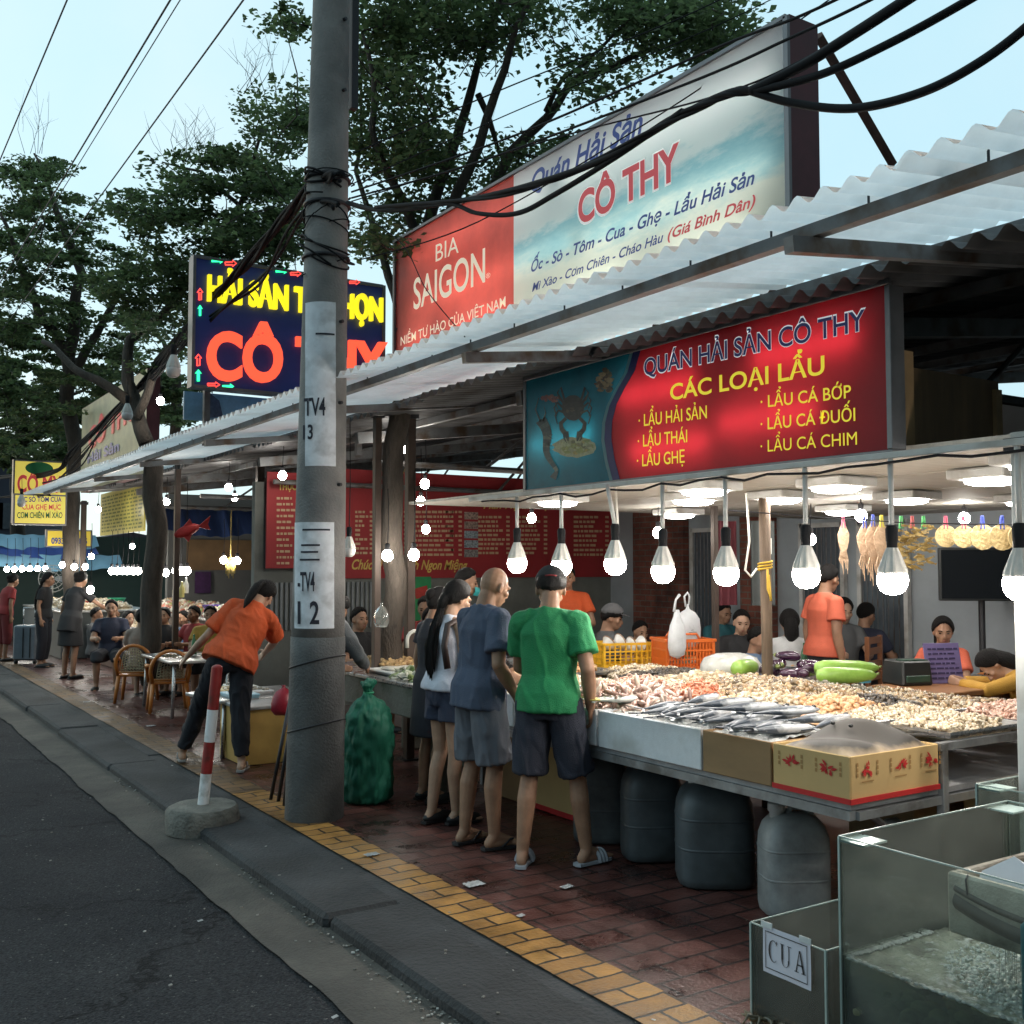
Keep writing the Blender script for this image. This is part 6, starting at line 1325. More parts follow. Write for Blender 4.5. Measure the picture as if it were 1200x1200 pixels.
mb = MB(); mb.loft(rings); ob = mb.build('body', gsk, t, True); s_ = ob.modifiers.new('s', 'SUBSURF'); s_.levels = 1; s_.render_levels = 2
tx = bpy.data.textures.new('crumple', 'CLOUDS'); tx.noise_scale = .055; dm = ob.modifiers.new('d', 'DISPLACE'); dm.texture = tx; dm.strength = .06; dm.texture_coords = 'LOCAL'
mb = MB(); mb.tube([(.035*math.cos(a), .03*math.sin(a), .765) for a in [i*.5 for i in range(14)]], .007, 6); mb.build('tie', M('green_string', (.03, .3, .15), .6), t, True)
# leaning rods by the pole, red bag
t = thing('umbrella_rods', 'bundle of dark folded rods leaning against the concrete pole', 'rods', (2.6, 7.2, 0)); mb = MB()
for i, (u0, v0, u1, v1) in enumerate(((317, 938, 340, 820), (326, 940, 344, 825), (333, 945, 346, 830), (337, 948, 348, 836))):
    a = ground(u0, v0); b = P(u1, v1, y=a.y-.03+.02*i); mb.tube([a, b], .013, 7)
mb.build('rod', steel_d, t, True, True)
bag('red_bag', 'dark red plastic bag hanging beside the concrete pole', P(332, 838, d=7.8), .09, .07, .22, M('red_plastic', (.3, .015, .03), .35, n=.2), True, 3)
bag('clear_bag', 'clear bag of water hanging on the light tree trunk', P(447, 735, d=8.4), .06, .06, .19, MGLASS('clear_bag_plastic', (.85, .88, .86), op=.35, opcol=(.5, .52, .5)), True, 8)

# ------------------------------------------------------------------ orange chairs, low table, foam box, left stall
och = M('orange_brown_plastic', (.55, .19, .04), .35, n=.15, ns=6); wev = M('cream_weave', (.5, .42, .27), .6, n=.15, ns=30)
def make_chair(label, loc, rz):
    t = thing('armchair', label, 'chair', loc, rz, 'orange brown plastic armchairs with cream backs'); t.scale = (.86, .86, .80)
    mb = MB(); mb.box((0, 0, .42), (.46, .44, .035), .012); mb.build('seat', och, t, 40)
    for sx in (-1, 1):
        for sy in (-1, 1): mb = MB(); mb.tube([(sx*.21, sy*.2, .41), (sx*.25, sy*.24, 0)], [.03, .022], 8); mb.build('leg', och, t, True)
        mb = MB(); mb.tube([(sx*.24, .2, .40), (sx*.27, .2, .60), (sx*.28, .1, .655), (sx*.28, -.12, .66), (sx*.25, -.22, .68)], [.022, .022, .026, .026, .022], 8); mb.build('armrest', och, t, True)
    arc = [(.25*math.cos(a), -.22-.05*math.sin(a), .58+.30*math.sin(a)) for a in [math.pi*i/12 for i in range(13)]]
    mb = MB(); mb.tube([(.22, -.2, .42)]+arc+[(-.22, -.2, .42)], .026, 8); mb.tube([(-.2, -.215, .47), (.2, -.215, .47)], .02, 6); mb.build('back_frame', och, t, True)
    mb = MB()
    def wf(a, b):
        u = 2*a-1; return (u*.17*(1-.25*b*b), -.225-.04*b, .48+.36*b*(1-.25*u*u))
    for i in range(9):
        mb.tube([wf(i/8, j/6) for j in range(7)], .006, 4); mb.tube([wf(j/6, i/8) for j in range(7)], .006, 4)
        if i < 8: mb.tube([wf(min(1, (i+j)/8), j/8) for j in range(9) if i+j <= 8] or [wf(0, 0), wf(0, .1)], .004, 4)
    mb.build('back_weave', wev, t, True); return t
g1 = ground(192, 836); ch = make_chair('orange brown armchair with cream woven back nearest the woman in orange', (g1.x+.1, g1.y+.2, 0), R(-10))
for (u, v, r_, l) in ((160, 822, -25, 'orange brown armchair just behind the nearest one'), (236, 786, 150, 'armchair with yellow back facing the street at the low table')):
    g = ground(u, v); dup(ch, (g.x, g.y, 0), R(r_), l)
ir_ = random.Random(21); INS = [(7.0, 7.0, 20), (7.5, 5.9, 200), (6.9, 6.0, 120), (8.1, 6.6, 250), (7.9, 7.9, 40), (8.5, 8.4, 180), (6.75, 8.3, 300), (7.4, 5.0, 60), (8.4, 5.5, 100)]
for i, (x, y, r_) in enumerate(INS): dup(ch, (x, y, .005), R(r_), 'plastic armchair in the dining room, '+('behind the gourds', 'next to the man in orange', 'in front of the cash desk', 'by the brick wall', 'near the diners in blue', 'in the back corner', 'behind the orange basket', 'left of the cash desk', 'under the television')[i])
def table(name, label, c, sx, sy, h, mat, rz=0.):
    t = thing(name, label, 'table', c, rz); mb = MB(); mb.box((0, 0, h-.015), (sx, sy, .03), .006); mb.build('top', mat, t)
    for x in (-1, 1):
        for y in (-1, 1): mb = MB(); mb.tube([(x*(sx/2-.06), y*(sy/2-.06), h-.03), (x*(sx/2-.04), y*(sy/2-.04), 0)], .02, 8); mb.build('leg', stl, t, True)
    return t
wood = M('red_brown_wood', (.22, .085, .035), .45, n=.3, ns=3, stretch=(1, 6, 1)); stt = M('foil_top', (.5, .5, .5), .3, .8, n=.15)
for i, (x, y) in enumerate(((7.35, 6.5), (8.1, 7.3), (7.1, 7.8), (8.0, 5.2), (8.7, 9.4), (6.6, 9.6))): table('dining_table', 'dining table with a steel top, '+('beside the man in orange', 'near the brick wall', 'behind the yellow crate', 'behind the cash desk', 'in the back corner', 'below the red banner')[i], (x, y, .005), .8, .8, .72, stt)
g = ground(195, 800); table('low_table', 'steel table where the diners sit at the left', (3.5, 12.3, .004), .7, 1.3, .62, stt)
g = ground(250, 860); table('foil_table', 'low foil topped table in front of the woman in orange', (3.3, 9.45, .003), .95, .8, .5, stt, .1)
for i, (u, v, c_) in enumerate(((300, 800, (.3, .5, .6)), (322, 795, (.6, .6, .6)), (285, 830, (.5, .35, .1)), (312, 826, (.55, .55, .5)))):
    p = P(u, v, z=.53 if i > 1 else .6); t = thing('food_tray', ('blue rimmed', 'white', 'tan', 'pale')[i]+' tray of seafood at the foil topped table', 'tray', (3.1+.2*(i % 2), 9.2+.2*i, .50)); mb = MB(); mb.box((0, 0, .02), (.24, .34, .04), .008, None, 1.06); mb.build('pan', M('tray_%d' % i, c_, .4), t)
    mb = MB(); r2 = random.Random(i)
    for q in range(14): mb.ell((r2.uniform(-.09, .09), r2.uniform(-.13, .13), .045), (.03, .018, .014), Matrix.Rotation(r2.uniform(0, 3), 3, 'Z'), 7, 5)
    mb.build('seafood', m_grey if i % 2 else m_pale, t, True)
yf = M('yellowed_foam', (.52, .33, .09), .7, n=.15, ns=4)
pb = ground(300, 897); YB = tray_box('yellow_foam_box', 'large yellowish foam box with pale rim behind the red and white bollard', pb.y, pb.y+.62, yf, x0=2.93, x1=3.68, z0=.004, h=.46, th=.035)
mb = MB(); mb.box((3.305, pb.y+.31, .475), (.79, .66, .03), .006); mb.build('foam_lid', M('grey_foil', (.45, .46, .46), .35, .4, n=.2, ns=9), YB, False, True)

# ------------------------------------------------------------------ cash desk, till, board, television
desk_w = M('desk_wood', (.27, .12, .045), .45, n=.25, ns=2, stretch=(5, 5, .7))
dp = P(1065, 800, z=.78); t = thing('cash_desk', 'wooden cash desk with plank front behind the seafood table', 'desk', (7.0, 4.9, 0), 0)
mb = MB(); mb.box((7.0, 4.75, .77), (1.15, .62, .04), .006); mb.build('top', desk_w, t, False, True)
mb = MB()
for q in range(9): mb.box((6.5+q*.125, 4.52, .38), (.118, .03, .73), .004)
for q in range(4): mb.box((6.46, 4.58+q*.125, .38), (.03, .118, .73), .004)
mb.build('front_planks', desk_w, t, False, True)
p = P(1057, 795, x=6.72); t = thing('till_box', 'black till box on the cash desk', 'till', (6.7, 4.95, .79), -.3); mb = MB(); mb.box((0, 0, .09), (.26, .26, .18), .012, None, .92); mb.build('body', M('black_plastic', (.02, .022, .022), .4, n=.1), t); mb = MB(); mb.box((0, -.128, .05), (.2, .012, .05), .003); mb.box((.0, -.06, .182), (.2, .1, .012)); mb.build('panel', M('dark_green_plastic', (.03, .07, .05), .4), t)
t = thing('price_board', 'purple board with rows of writing leaning on the cash desk', 'board', (6.98, 4.82, .79), -.35); mb = MB(); rt = Matrix.Rotation(-.2, 3, 'X'); mb.box(rt @ Vector((0, 0, .15)), (.3, .012, .3), .002, rt); mb.build('panel', M('purple_sheet', (.15, .12, .26), .5, n=.1), t)
mb = MB(); rr = random.Random(5)
for q in range(7):
    x = -.12
    while x < .1: l = rr.uniform(.02, .06); mb.box(rt @ Vector((x+l/2, -.008, .04+q*.036)), (l, .003, .012), 0, rt); x += l+.012
mb.build('writing', M('board_ink', (.04, .03, .09), .6), t)
tv = P(1150, 690, x=8.6); t = thing('television', 'large black flat television on the back wall reflecting lamps', 'television', (8.75, 5.6, 1.32), -YAW-.15); mb = MB(); mb.box((0, 0, .27), (.84, .05, .48), .008); mb.build('casing', MATS['black_plastic'], t); mb = MB(); mb.box((0, -.027, .27), (.80, .004, .44)); mb.build('screen', M('screen_glass', (.008, .009, .011), .06, n=0), t); mb = MB(); mb.box((0, .1, .27), (.2, .16, .2)); mb.tube([(0, .2, .27), (0, .2, -1.23)], .03, 8); mb.build('bracket', steel_d, t)
t = thing('cyan_cup', 'light blue plastic tub on the table beside the till', 'tub', (6.45, 5.15, .80)); mb = MB(); mb.lathe([(.06, 0), (.075, .14), (.08, .145), (.07, .142), (.055, .01), (.001, .008)]); mb.build('body', M('cyan_plastic', (.1, .38, .5), .4), t, 40)
# things on walls and ceiling of the inside
t = thing('wall_poster', 'green poster with a red shape below the red banner behind the trunk', 'poster', (4.9, 11.6, .9)); bd = Board('y', 11.62); a = bd.at(481, 676); b = bd.at(505, 735); mb = MB(); mb.box(((a.x+b.x)/2, 11.63, (a.z+b.z)/2), (b.x-a.x, .02, a.z-b.z)); mb.build('sheet', M('poster_green', (.03, .28, .1), .5, n=.3, ns=3), t, False, True); mb = MB(); mb.add([bd.pt(p_.x, p_.z, .01) for p_ in (bd.at(485, 690), bd.at(500, 686), bd.at(502, 698), bd.at(487, 702))], [(0, 1, 2, 3)]); mb.build('red_shape', M('poster_red', (.5, .05, .04), .5), t, False, True)
t = thing('wall_poster', 'dark purple poster on the grey wall of the far stall', 'poster', (5, 19.4, 1)); bd = Board('y', 19.4); a = bd.at(229, 670); b = bd.at(247, 695); mb = MB(); mb.box(((a.x+b.x)/2, 19.42, (a.z+b.z)/2), (b.x-a.x, .02, a.z-b.z)); mb.build('sheet', M('poster_purple', (.06, .02, .08), .5, n=.6, ns=6), t, False, True)
for i, (u, v, d, c_) in enumerate(((722, 660, 6.9, 'white_pvc'), (876, 672, 6.5, 'white_pvc'), (898, 640, 9.0, 'wall_switch'))):
    p = P(u, v, d=d); t = thing('cable_coil', ('loose white cable end hanging left of the third bulb', 'white cable dangling left of the timber post', 'grey switch box and cables on the back wall')[i], 'cable', p); mb = MB()
    if i < 2: mb.tube([(0, 0, .5), (.02, 0, .2), (-.02, 0, .02), (.03, 0, -.02), (.08, 0, .03)], .007, 6)
    else: mb.box((0, 0, 0), (.09, .05, .14), .006); mb.tube([(0, 0, .07), (.03, 0, .3), (0, 0, .5)], .008, 6); mb.tube([(0, 0, -.07), (-.02, 0, -.4)], .008, 6)
    mb.build('cable', M('wall_switch', (.5, .5, .48), .5) if i == 2 else MATS['white_pvc'], t, True)
for i, (u, v, d) in enumerate(((835, 610, 9.3), (880, 610, 9.3))):
    p = P(u, v, d=d); t = thing('hanging_cloth', ('dark red curtain hanging behind the bulbs', 'dark curtain hanging by the window')[i], 'curtain', p); mb = MB(); mb.grid(lambda a, b: (.3*a+.0, .03*math.sin(a*20), -.75*b), 20, 6); mb.build('cloth', M('curtain_%d' % i, ((.12, .02, .03), (.07, .08, .08))[i], .8, n=.2), t, True)
# fan on the back wall
# ------------------------------------------------------------------ far left stalls
gw = M('dark_green_wall', (.035, .065, .055), .7, n=.2, ns=1); t = thing('far_wall', 'dark green wall behind the far left counters', 'wall', (4, 27, 0)); mb = MB(); mb.box((6.5, 27.1, 1.2), (8.5, .15, 2.4)); mb.build('wall', gw, t, False, True)
t = thing('far_wall', 'grey wall of the far stall behind the pair of bulbs', 'wall', (7, 19.5, 0)); mb = MB(); mb.box((8.0, 19.6, 1.5), (5.6, .15, 3.0)); mb.build('wall', M('grey_wall', (.13, .13, .125), .8, n=.2, ns=1), t, False, True)
mb = MB(); bd = Board('y', 19.3); a = bd.at(222, 632); b = bd.at(300, 668); mb.box(((a.x+b.x)/2, 19.45, (a.z+b.z)/2), (b.x-a.x, .03, a.z-b.z)); mb.build('brown_board', M('brown_board', (.22, .13, .06), .7, n=.3, ns=2), t, False, True)
# tarps
def tarp(label, y, u0, v0, u1, v1, mat, sag=.1):
    bd = Board('y', y); a = bd.at(u0, v0); b = bd.at(u1, v1); t = thing('tarpaulin', label, 'tarpaulin', (a.x, y, b.z)); mb = MB(); mb.grid(lambda p, q: (a.x+(b.x-a.x)*p, y-.4*q+.03*math.sin(p*26), a.z+(b.z-a.z)*q-sag*math.sin(math.pi*p)*q+.012*math.sin(p*40)), 50, 8); mb.build('cloth', mat, t, True, True); return t
tbl = M('tarp_light_blue', (.2, .4, .55), .5, n=.15, ns=2); tbd = M('tarp_royal_blue', (.02, .06, .3), .5, n=.15); 
tarp('pale blue tarpaulin over the far left counters, upper strip', 25.5, -5, 626, 112, 641, tbl, .15); tarp('royal blue band of tarpaulin over the far left counters', 25.2, -5, 641, 112, 650, tbd); tarp('pale blue tarpaulin hanging lowest over the far left counters', 24.9, -5, 650, 140, 664, tbl)
st_ = M('tarp_navy_stripes', (.03, .06, .17), .6, n=.3, ns=2, stretch=(9, .1, .1)); tarp('dark blue striped tarpaulin under the awning right of the tree trunk', 18.2, 190, 596, 297, 624, st_)
# counters heaped with produce
def counter(label, x0, x1, y0, y1, h, col):
    t = thing('food_counter', label, 'counter', ((x0+x1)/2, (y0+y1)/2, 0)); mb = MB(); mb.box(((x0+x1)/2, (y0+y1)/2, h/2), (x1-x0-.06, y1-y0-.06, h-.03)); mb.build('body', M('counter_'+label[:6].strip().replace(' ', '_'), col, .6, n=.3, ns=2), t, False, True); mb = MB(); mb.box(((x0+x1)/2, (y0+y1)/2, h), (x1-x0, y1-y0, .03), .004); mb.build('top', stt, t, False, True)
counter('long counter behind the seated diners', 4.4, 5.3, 13.6, 18.6, .92, (.1, .07, .05)); counter('far counter of the last stall by the suitcase', 3.5, 5.2, 20.2, 24.5, .85, (.08, .09, .09)); counter('dark counter behind the two women in black', 3.9, 4.9, 17.6, 20, .62, (.12, .05, .04))
mixf = MI('mixed_food', [(.5, .45, .35), (.3, .2, .1), (.6, .58, .5), (.12, .1, .08), (.4, .1, .06), (.2, .3, .1)], .5)
for i, (x, y, rx, ry, l) in enumerate(((4.85, 14.5, .35, .7, 'mixed heap of food under the bulbs right of the tree trunk'), (4.85, 16.2, .35, .8, 'mixed heap of food under the bulbs left of the tree trunk'), (4.85, 17.8, .35, .7, 'mixed heap of food at the far end of the long counter'), (4.3, 21.2, .6, .8, 'pale heap of shellfish on the far left counter'), (4.2, 23, .6, .9, 'heap of shellfish at the farthest counter'))):
    heap('food_heap', l, x, y, rx, ry, .16, 420, tpl_ell((.05, .07, .035)), mixf if i < 3 else m_pale, .5, z0=.93 if i < 3 else .86, cat='food')
heap('food_heap', 'low heap of shellfish beside the two women in black', 4.4, 18.8, .4, .9, .1, 300, tpl_ell((.05, .07, .035)), m_pale, .5, z0=.635, cat='food')
for i, (x, y, z, c_, l) in enumerate(((4.7, 21.4, .95, (.05, .5, .25), 'light green plastic basin on the far left counter'), (4.9, 14.0, .98, (.55, .03, .04), 'red plastic basin on the long counter'), (4.75, 15.2, 1.0, (.15, .08, .4), 'purple plastic basin on the long counter left of the trunk'), (5.0, 13.8, .98, (.3, .45, .2), 'green leafy bag on the long counter'), (4.1, 20.9, .92, (.5, .03, .04), 'red tray by the suitcase'))):
    t = thing('basin', l, 'basin', (x, y, z)); mb = MB(); mb.lathe([(.14, 0), (.2, .1), (.21, .105), (.19, .1), (.13, .012), (.001, .01)], n=20); mb.build('shell', M('basin_%d' % i, c_, .4), t, 40)
for i, (u, v, d) in enumerate(((205, 690, 14.2), (213, 688, 14.2), (218, 683, 14.3))):
    t = thing('sauce_bottle', 'bottle on the long counter right of the trunk, '+('squat', 'middle', 'tall white')[i], 'bottle', P(u, v+12, d=d), 0, 'bottles on the long counter'); mb = MB(); mb.lathe([(.035, 0), (.037, .12), (.015, .17), (.015, .21), (.001, .215)], n=12); mb.build('body', M('bottle_%d' % i, ((.6, .5, .2), (.62, .55, .2), (.7, .7, .68))[i], .3), t, 40)
t = thing('fan', 'round standing fan in front of the dark green wall', 'fan', P(62, 678, d=21)); mb = MB()
for r in (.12, .2, .27): mb.tube([(r*math.cos(a), 0, r*math.sin(a)) for a in [i*.35 for i in range(19)]], .008, 5)
for k in range(12): mb.tube([(0, 0, 0), (.27*math.cos(k*.52), 0, .27*math.sin(k*.52))], .004, 4)
mb.build('cage', whp, t, True); mb = MB()
for k in range(3): a = k*2.09; mb.prism([(.04, -.03), (.22, -.08), (.23, .06), (.04, .03)], (0, .03, 0), (math.cos(a), 0, math.sin(a)), (-math.sin(a), 0, math.cos(a)), .006)
mb.build('blade', M('fan_blade', (.4, .45, .5), .4), t); mb = MB(); mb.tube([(0, .05, 0), (0, .06, -1.0)], .02, 8); mb.build('stand', whp, t)
sc = ground(30, 778); t = thing('suitcase', 'grey upright suitcase standing behind the woman in black at the far left', 'suitcase', (sc.x+.02, sc.y, .004), -YAW); mb = MB(); mb.box((0, 0, .36), (.4, .24, .6), .03); mb.build('shell', M('suitcase_grey', (.16, .19, .22), .4, n=.15), t); mb = MB()
for s in (-1, 1): mb.tube([(s*.1, .05, .66), (s*.1, .05, .95)], .01, 6)
mb.tube([(-.1, .05, .95), (.1, .05, .95)], .014, 6); mb.build('handle', stl, t, True)
for sx in (-1, 1): mb = MB(); mb.tube([(sx*.16-.02, -.06, .035), (sx*.16+.02, -.06, .035)], .035, 10); mb.build('wheel', MATS['black_plastic'], t, True)
mb = MB(); mb.box((-.02, -.128, .36), (.012, .012, .5)); mb.box((.1, -.128, .36), (.012, .012, .5)); mb.build('groove', MATS['black_plastic'], t)
# charm between the pair of bulbs, red fish lantern
t = thing('hanging_charm', 'yellow tasselled charm hanging between two bulbs in the far stall', 'charm', P(270, 668, d=14)); mb = MB(); 
for q in range(7): mb.tube([(-.06+.02*q, 0, .15), (-.06+.02*q, 0, -.05-.03*(q % 3))], .007, 5)
mb.tube([(-.12, 0, .16), (.12, 0, .16)], .012, 6); mb.tube([(0, 0, .16), (0, 0, .8)], .004, 4); mb.build('tassel', M('charm_gold', (.5, .36, .08), .6), t, True)
t = thing('red_lantern', 'red paper fish hanging under the awning by the slim dark post', 'lantern', P(219, 622, d=13.2)); mb = MB(); mb.ell((0, 0, 0), (.17, .06, .07), Matrix.Rotation(-.4, 3, 'Y')); mb.prism([(0, 0), (.16, .1), (.13, 0), (.16, -.08)], (.13, 0, .05), (1, 0, .3), (0, 0, 1), .02); mb.prism([(0, 0), (.08, .1), (.12, .02)], (-.05, 0, .05), (1, 0, 0), (0, 0, 1), .02); mb.prism([(0, 0), (.1, -.1), (.14, 0)], (-.08, 0, -.04), (1, 0, 0), (0, 0, 1), .02); mb.build('body', M('lantern_red', (.5, .03, .03), .6), t); mb = MB(); mb.tube([(0, 0, .06), (0, 0, .6)], .004, 4); mb.build('string', cab, t)
# litter
for i, (u, v, s_) in enumerate(((436, 1002, .06), (556, 1037, .075), (470, 1137, .035), (102, 823, .06), (134, 822, .06), (177, 851, .06), (665, 1040, .05), (611, 1074, .03), (20, 803, .1), (235, 1080, .02), (393, 1193, .02))):
    z = RZ+.03 if u in (470, 20, 235, 393) else .008
    g = ground(u, v, z); t = thing('paper_scrap', 'scrap of white litter '+('on the yellow bricks near the pole', 'on the wet red bricks behind the sandals', 'in the gutter below the kerb', 'on the pavement by the far chairs', 'near the feet of the diners', 'under the armchairs', 'beside the grey slipper', 'on the red bricks near the yellow strip', 'lying far away on the road edge', 'tiny on the asphalt', 'at the edge of the gutter near the bottom')[i], 'litter', g); mb = MB(); mb.grid(lambda a, b: (s_*(a-.5)*1.4, s_*(b-.5)+.01*a, .004+s_*.14*abs(noise.noise(Vector((a*4, b*4, i))))), 8, 8); ob = mb.build('sheet', M('litter_paper', (.42, .42, .42), .8, n=.3, ns=20), t, False); so = ob.modifiers.new('s', 'SOLIDIFY'); so.thickness = .001

# dishes and bottles on the tables
dsh = None; dr = random.Random(17)
DT = [(3.5, 12.3, .625, 'low table of the left diners'), (7.35, 6.5, .725, 'table beside the man in coral orange'), (8.1, 7.3, .725, 'table near the brick wall'), (7.1, 7.8, .725, 'table behind the yellow crate')]
for (x, y, z, l_) in DT:
    for q in range(5):
        px_, py_ = x+dr.uniform(-.25, .25), y+dr.uniform(-.3, .3)
        if dsh is None:
            dsh = thing('plate', 'white plate on the '+l_, 'plate', (px_, py_, z), 0, 'plates on the dining tables'); mb = MB(); mb.lathe([(.05, 0), (.1, .018), (.102, .022), (.05, .006), (.001, .005)], n=18); mb.build('dish', MATS['white_melamine'], dsh, True); mb = MB()
            for k in range(5): mb.ell((dr.uniform(-.04, .04), dr.uniform(-.04, .04), .02), (.025, .018, .014), nu=7, nv=5)
            mb.build('food', m_org, dsh, True)
        else: dup(dsh, (px_, py_, z), dr.uniform(0, 6), 'white plate on the '+l_)
    t = thing('water_bottle', 'tall bottle on the '+l_, 'bottle', (x+.12, y+.1, z)); mb = MB(); mb.lathe([(.03, 0), (.032, .15), (.013, .2), (.013, .24), (.001, .242)], n=12); mb.build('body', M('bottle_green', (.05, .16, .07), .15), t, 40)
# ------------------------------------------------------------------ trees: limbs through the awning, crowns of small leaves in layers
bark = M('bark', (.075, .06, .048), .9, n=.4, ns=5, bump=.9, bs=25, stretch=(3, 3, .8)); bark_l = M('bark_pale', (.2, .165, .12), .85, n=.35, ns=4, bump=.6, bs=25, stretch=(3, 3, .8))
leafm = MI('leaf_green', [(.06, .095, .04), (.10, .15, .06), (.045, .07, .035), (.14, .19, .08), (.08, .115, .05)], .5, trans=.7, jitter=.15)
def tree(name, label, limbs, ellipses, d0, dj, leaf, per, seed, trunk_mat=bark, flat=.28, twigs=()):
    """limbs: lists of (u,v,d,r) ; ellipses: (u,v,ru,rv,count) of leaf clusters"""
    r = np.random.default_rng(seed); rr = random.Random(seed)
    root_p = P(limbs[0][0][0], limbs[0][0][1], d=limbs[0][0][2]); t = thing(name, label, 'tree', (root_p.x, root_p.y, 0))
    pts = []; mb = MB(); mbl = MB()
    for li, lb in enumerate(limbs):
        W_ = [P(u, v, d=d) for u, v, d, _ in lb]; rs = [q[3] for q in lb]
        # rounded path with small kinks
        path = []; rad = []
        for i in range(len(W_)-1):
            n_ = max(3, int((W_[i+1]-W_[i]).length/.18))
            for k in range(n_):
                f = k/n_; p_ = W_[i].lerp(W_[i+1], f); p_ += Vector((noise.noise(p_*1.7+Vector((seed, 0, 0))), noise.noise(p_*1.7+Vector((0, seed, 5))), noise.noise(p_*1.7+Vector((9, 0, seed)))))*.09*(1 if (i+k) else 0)
                path.append(p_); rad.append(rs[i]+(rs[i+1]-rs[i])*f)
        path.append(W_[-1]); rad.append(rs[-1]); (mb if li == 0 else mbl).tube(path, rad, 10 if rs[0] > .05 else 6)
        pts += [(p_, rd) for p_, rd in zip(path, rad)]
    mb.build('trunk', trunk_mat, t, True, True)
    arr = np.array([tuple(p_) for p_, _ in pts]); ctr = []
    for (u, v, ru, rv, n_) in ellipses:
        for k in range(n_):
            a = rr.uniform(0, 6.283); q = math.sqrt(rr.random()); ctr.append(P(u+ru*q*math.cos(a), v+rv*q*math.sin(a), d=d0+rr.gauss(0, dj)))
    ctr.sort(key=lambda c: float(np.min(np.sum((arr-np.array(tuple(c)))**2, 1))))
    for c in ctr:                                      # a twig from the nearest wood to every cluster
        ca = np.array(tuple(c)); dd = np.sum((arr-ca)**2, 1); j = int(np.argmin(dd)); s_ = Vector(arr[j]); L_ = (c-s_).length
        m_ = s_.lerp(c, .5)+Vector((rr.uniform(-.1, .1), rr.uniform(-.1, .1), -.06))*L_
        r0 = min(.022, .006+.007*L_); mbl.tube([s_, m_, c], [r0, r0*.7, .004], 5); arr = np.vstack([arr, np.array([tuple(m_), tuple(c), tuple(s_.lerp(m_, .5)), tuple(m_.lerp(c, .5))])])
    for (u, v, du, dv, n_) in twigs:                   # bare twigs
        for k in range(n_):
            b = P(u+rr.uniform(-du, du), v, d=d0+rr.uniform(-.5, .5)); e = b+Vector((rr.uniform(-.35, .35), rr.uniform(-.3, .3), rr.uniform(.4, 1.)*dv)); m_ = b.lerp(e, .5)+Vector((rr.uniform(-.1, .1), 0, 0)); mbl.tube([b, m_, e], [.005, .0035, .0015], 4)
            for q in range(3): f = rr.uniform(.3, .9); s_ = b.lerp(e, f); mbl.tube([s_, s_+Vector((rr.uniform(-.25, .25), rr.uniform(-.2, .2), rr.uniform(.1, .35)))], [.0025, .001], 4)
    mbl.build('limb', trunk_mat, t, True, True)
    # leaves
    n = len(ctr)*per; C_ = np.repeat(np.array([tuple(c) for c in ctr]), per, 0)
    off = r.normal(size=(n, 3)); off /= np.linalg.norm(off, axis=1)[:, None]; off *= (r.random(n)**.5)[:, None]; S = np.repeat(r.uniform(.22, .5, len(ctr)), per); off *= S[:, None]*np.array([1, 1, flat]); off[:, 2] -= .10*(off[:, 0]**2+off[:, 1]**2)/.1*.3
    pos = C_+off; ax = r.normal(size=(n, 3))*np.array([1, 1, .35]); ax /= np.linalg.norm(ax, axis=1)[:, None]; up = r.normal(size=(n, 3))*.55+np.array([0, 0, 1]); b = np.cross(up, ax); b /= np.linalg.norm(b, axis=1)[:, None]
    ln = (r.uniform(.6, 1.2, n)*leaf)[:, None]; wd = ln*r.uniform(.22, .38, n)[:, None]; nn = np.cross(ax, b)
    V = np.stack([pos-ax*ln*.5, pos+b*wd+nn*ln*.06, pos+ax*ln*.5-nn*ln*.08, pos-b*wd+nn*ln*.06], 1).reshape(-1, 3); F = np.arange(n*4).reshape(n, 4)
    np_mesh('crown', V, F, leafm, t, off=tuple(t.location)); return t
tree('tree', 'tree whose trunk rises behind the wash counter and spreads over the big billboard',
     [[(461, 800, 9.0, .10), (462, 600, 9.0, .095), (466, 470, 9.0, .09), (474, 385, 9.1, .085)],
      [(474, 385, 9.1, .075), (500, 270, 9.2, .055), (545, 130, 9.3, .04), (580, 20, 9.3, .025), (600, -60, 9.3, .012)],
      [(474, 385, 9.1, .07), (530, 250, 8.9, .05), (600, 60, 8.7, .03), (640, -40, 8.6, .015)],
      [(474, 385, 9.1, .07), (590, 200, 9.3, .05), (680, 90, 9.6, .035), (760, 60, 9.8, .025), (880, 25, 10, .01)],
      [(474, 385, 9.1, .06), (490, 290, 9.0, .045), (440, 160, 8.8, .03), (425, 40, 8.8, .015)],
      [(474, 385, 9.1, .05), (450, 300, 9.4, .04), (415, 200, 9.6, .02), (424, 60, 9.7, .01)],
      [(640, 130, 9.45, .03), (665, 90, 9.2, .02), (745, 15, 9.0, .012), (800, -40, 9, .008)], [(560, 110, 9.3, .03), (590, 180, 9.4, .02), (660, 190, 9.5, .01)]],
     [(480, 50, 75, 55, 46), (560, 25, 80, 40, 26), (465, 150, 60, 55, 34), (500, 215, 65, 45, 13), (470, 275, 40, 36, 16), (640, 180, 50, 24, 12), (700, 85, 50, 24, 9), (810, 32, 85, 30, 40), (850, 60, 45, 24, 14), (530, -60, 200, 50, 26), (600, 205, 40, 25, 7), (720, 15, 50, 20, 8)],
     9.3, .55, .072, 100, 3, bark, .34, [(560, 90, 40, .6, 8), (650, 60, 40, .5, 8)])
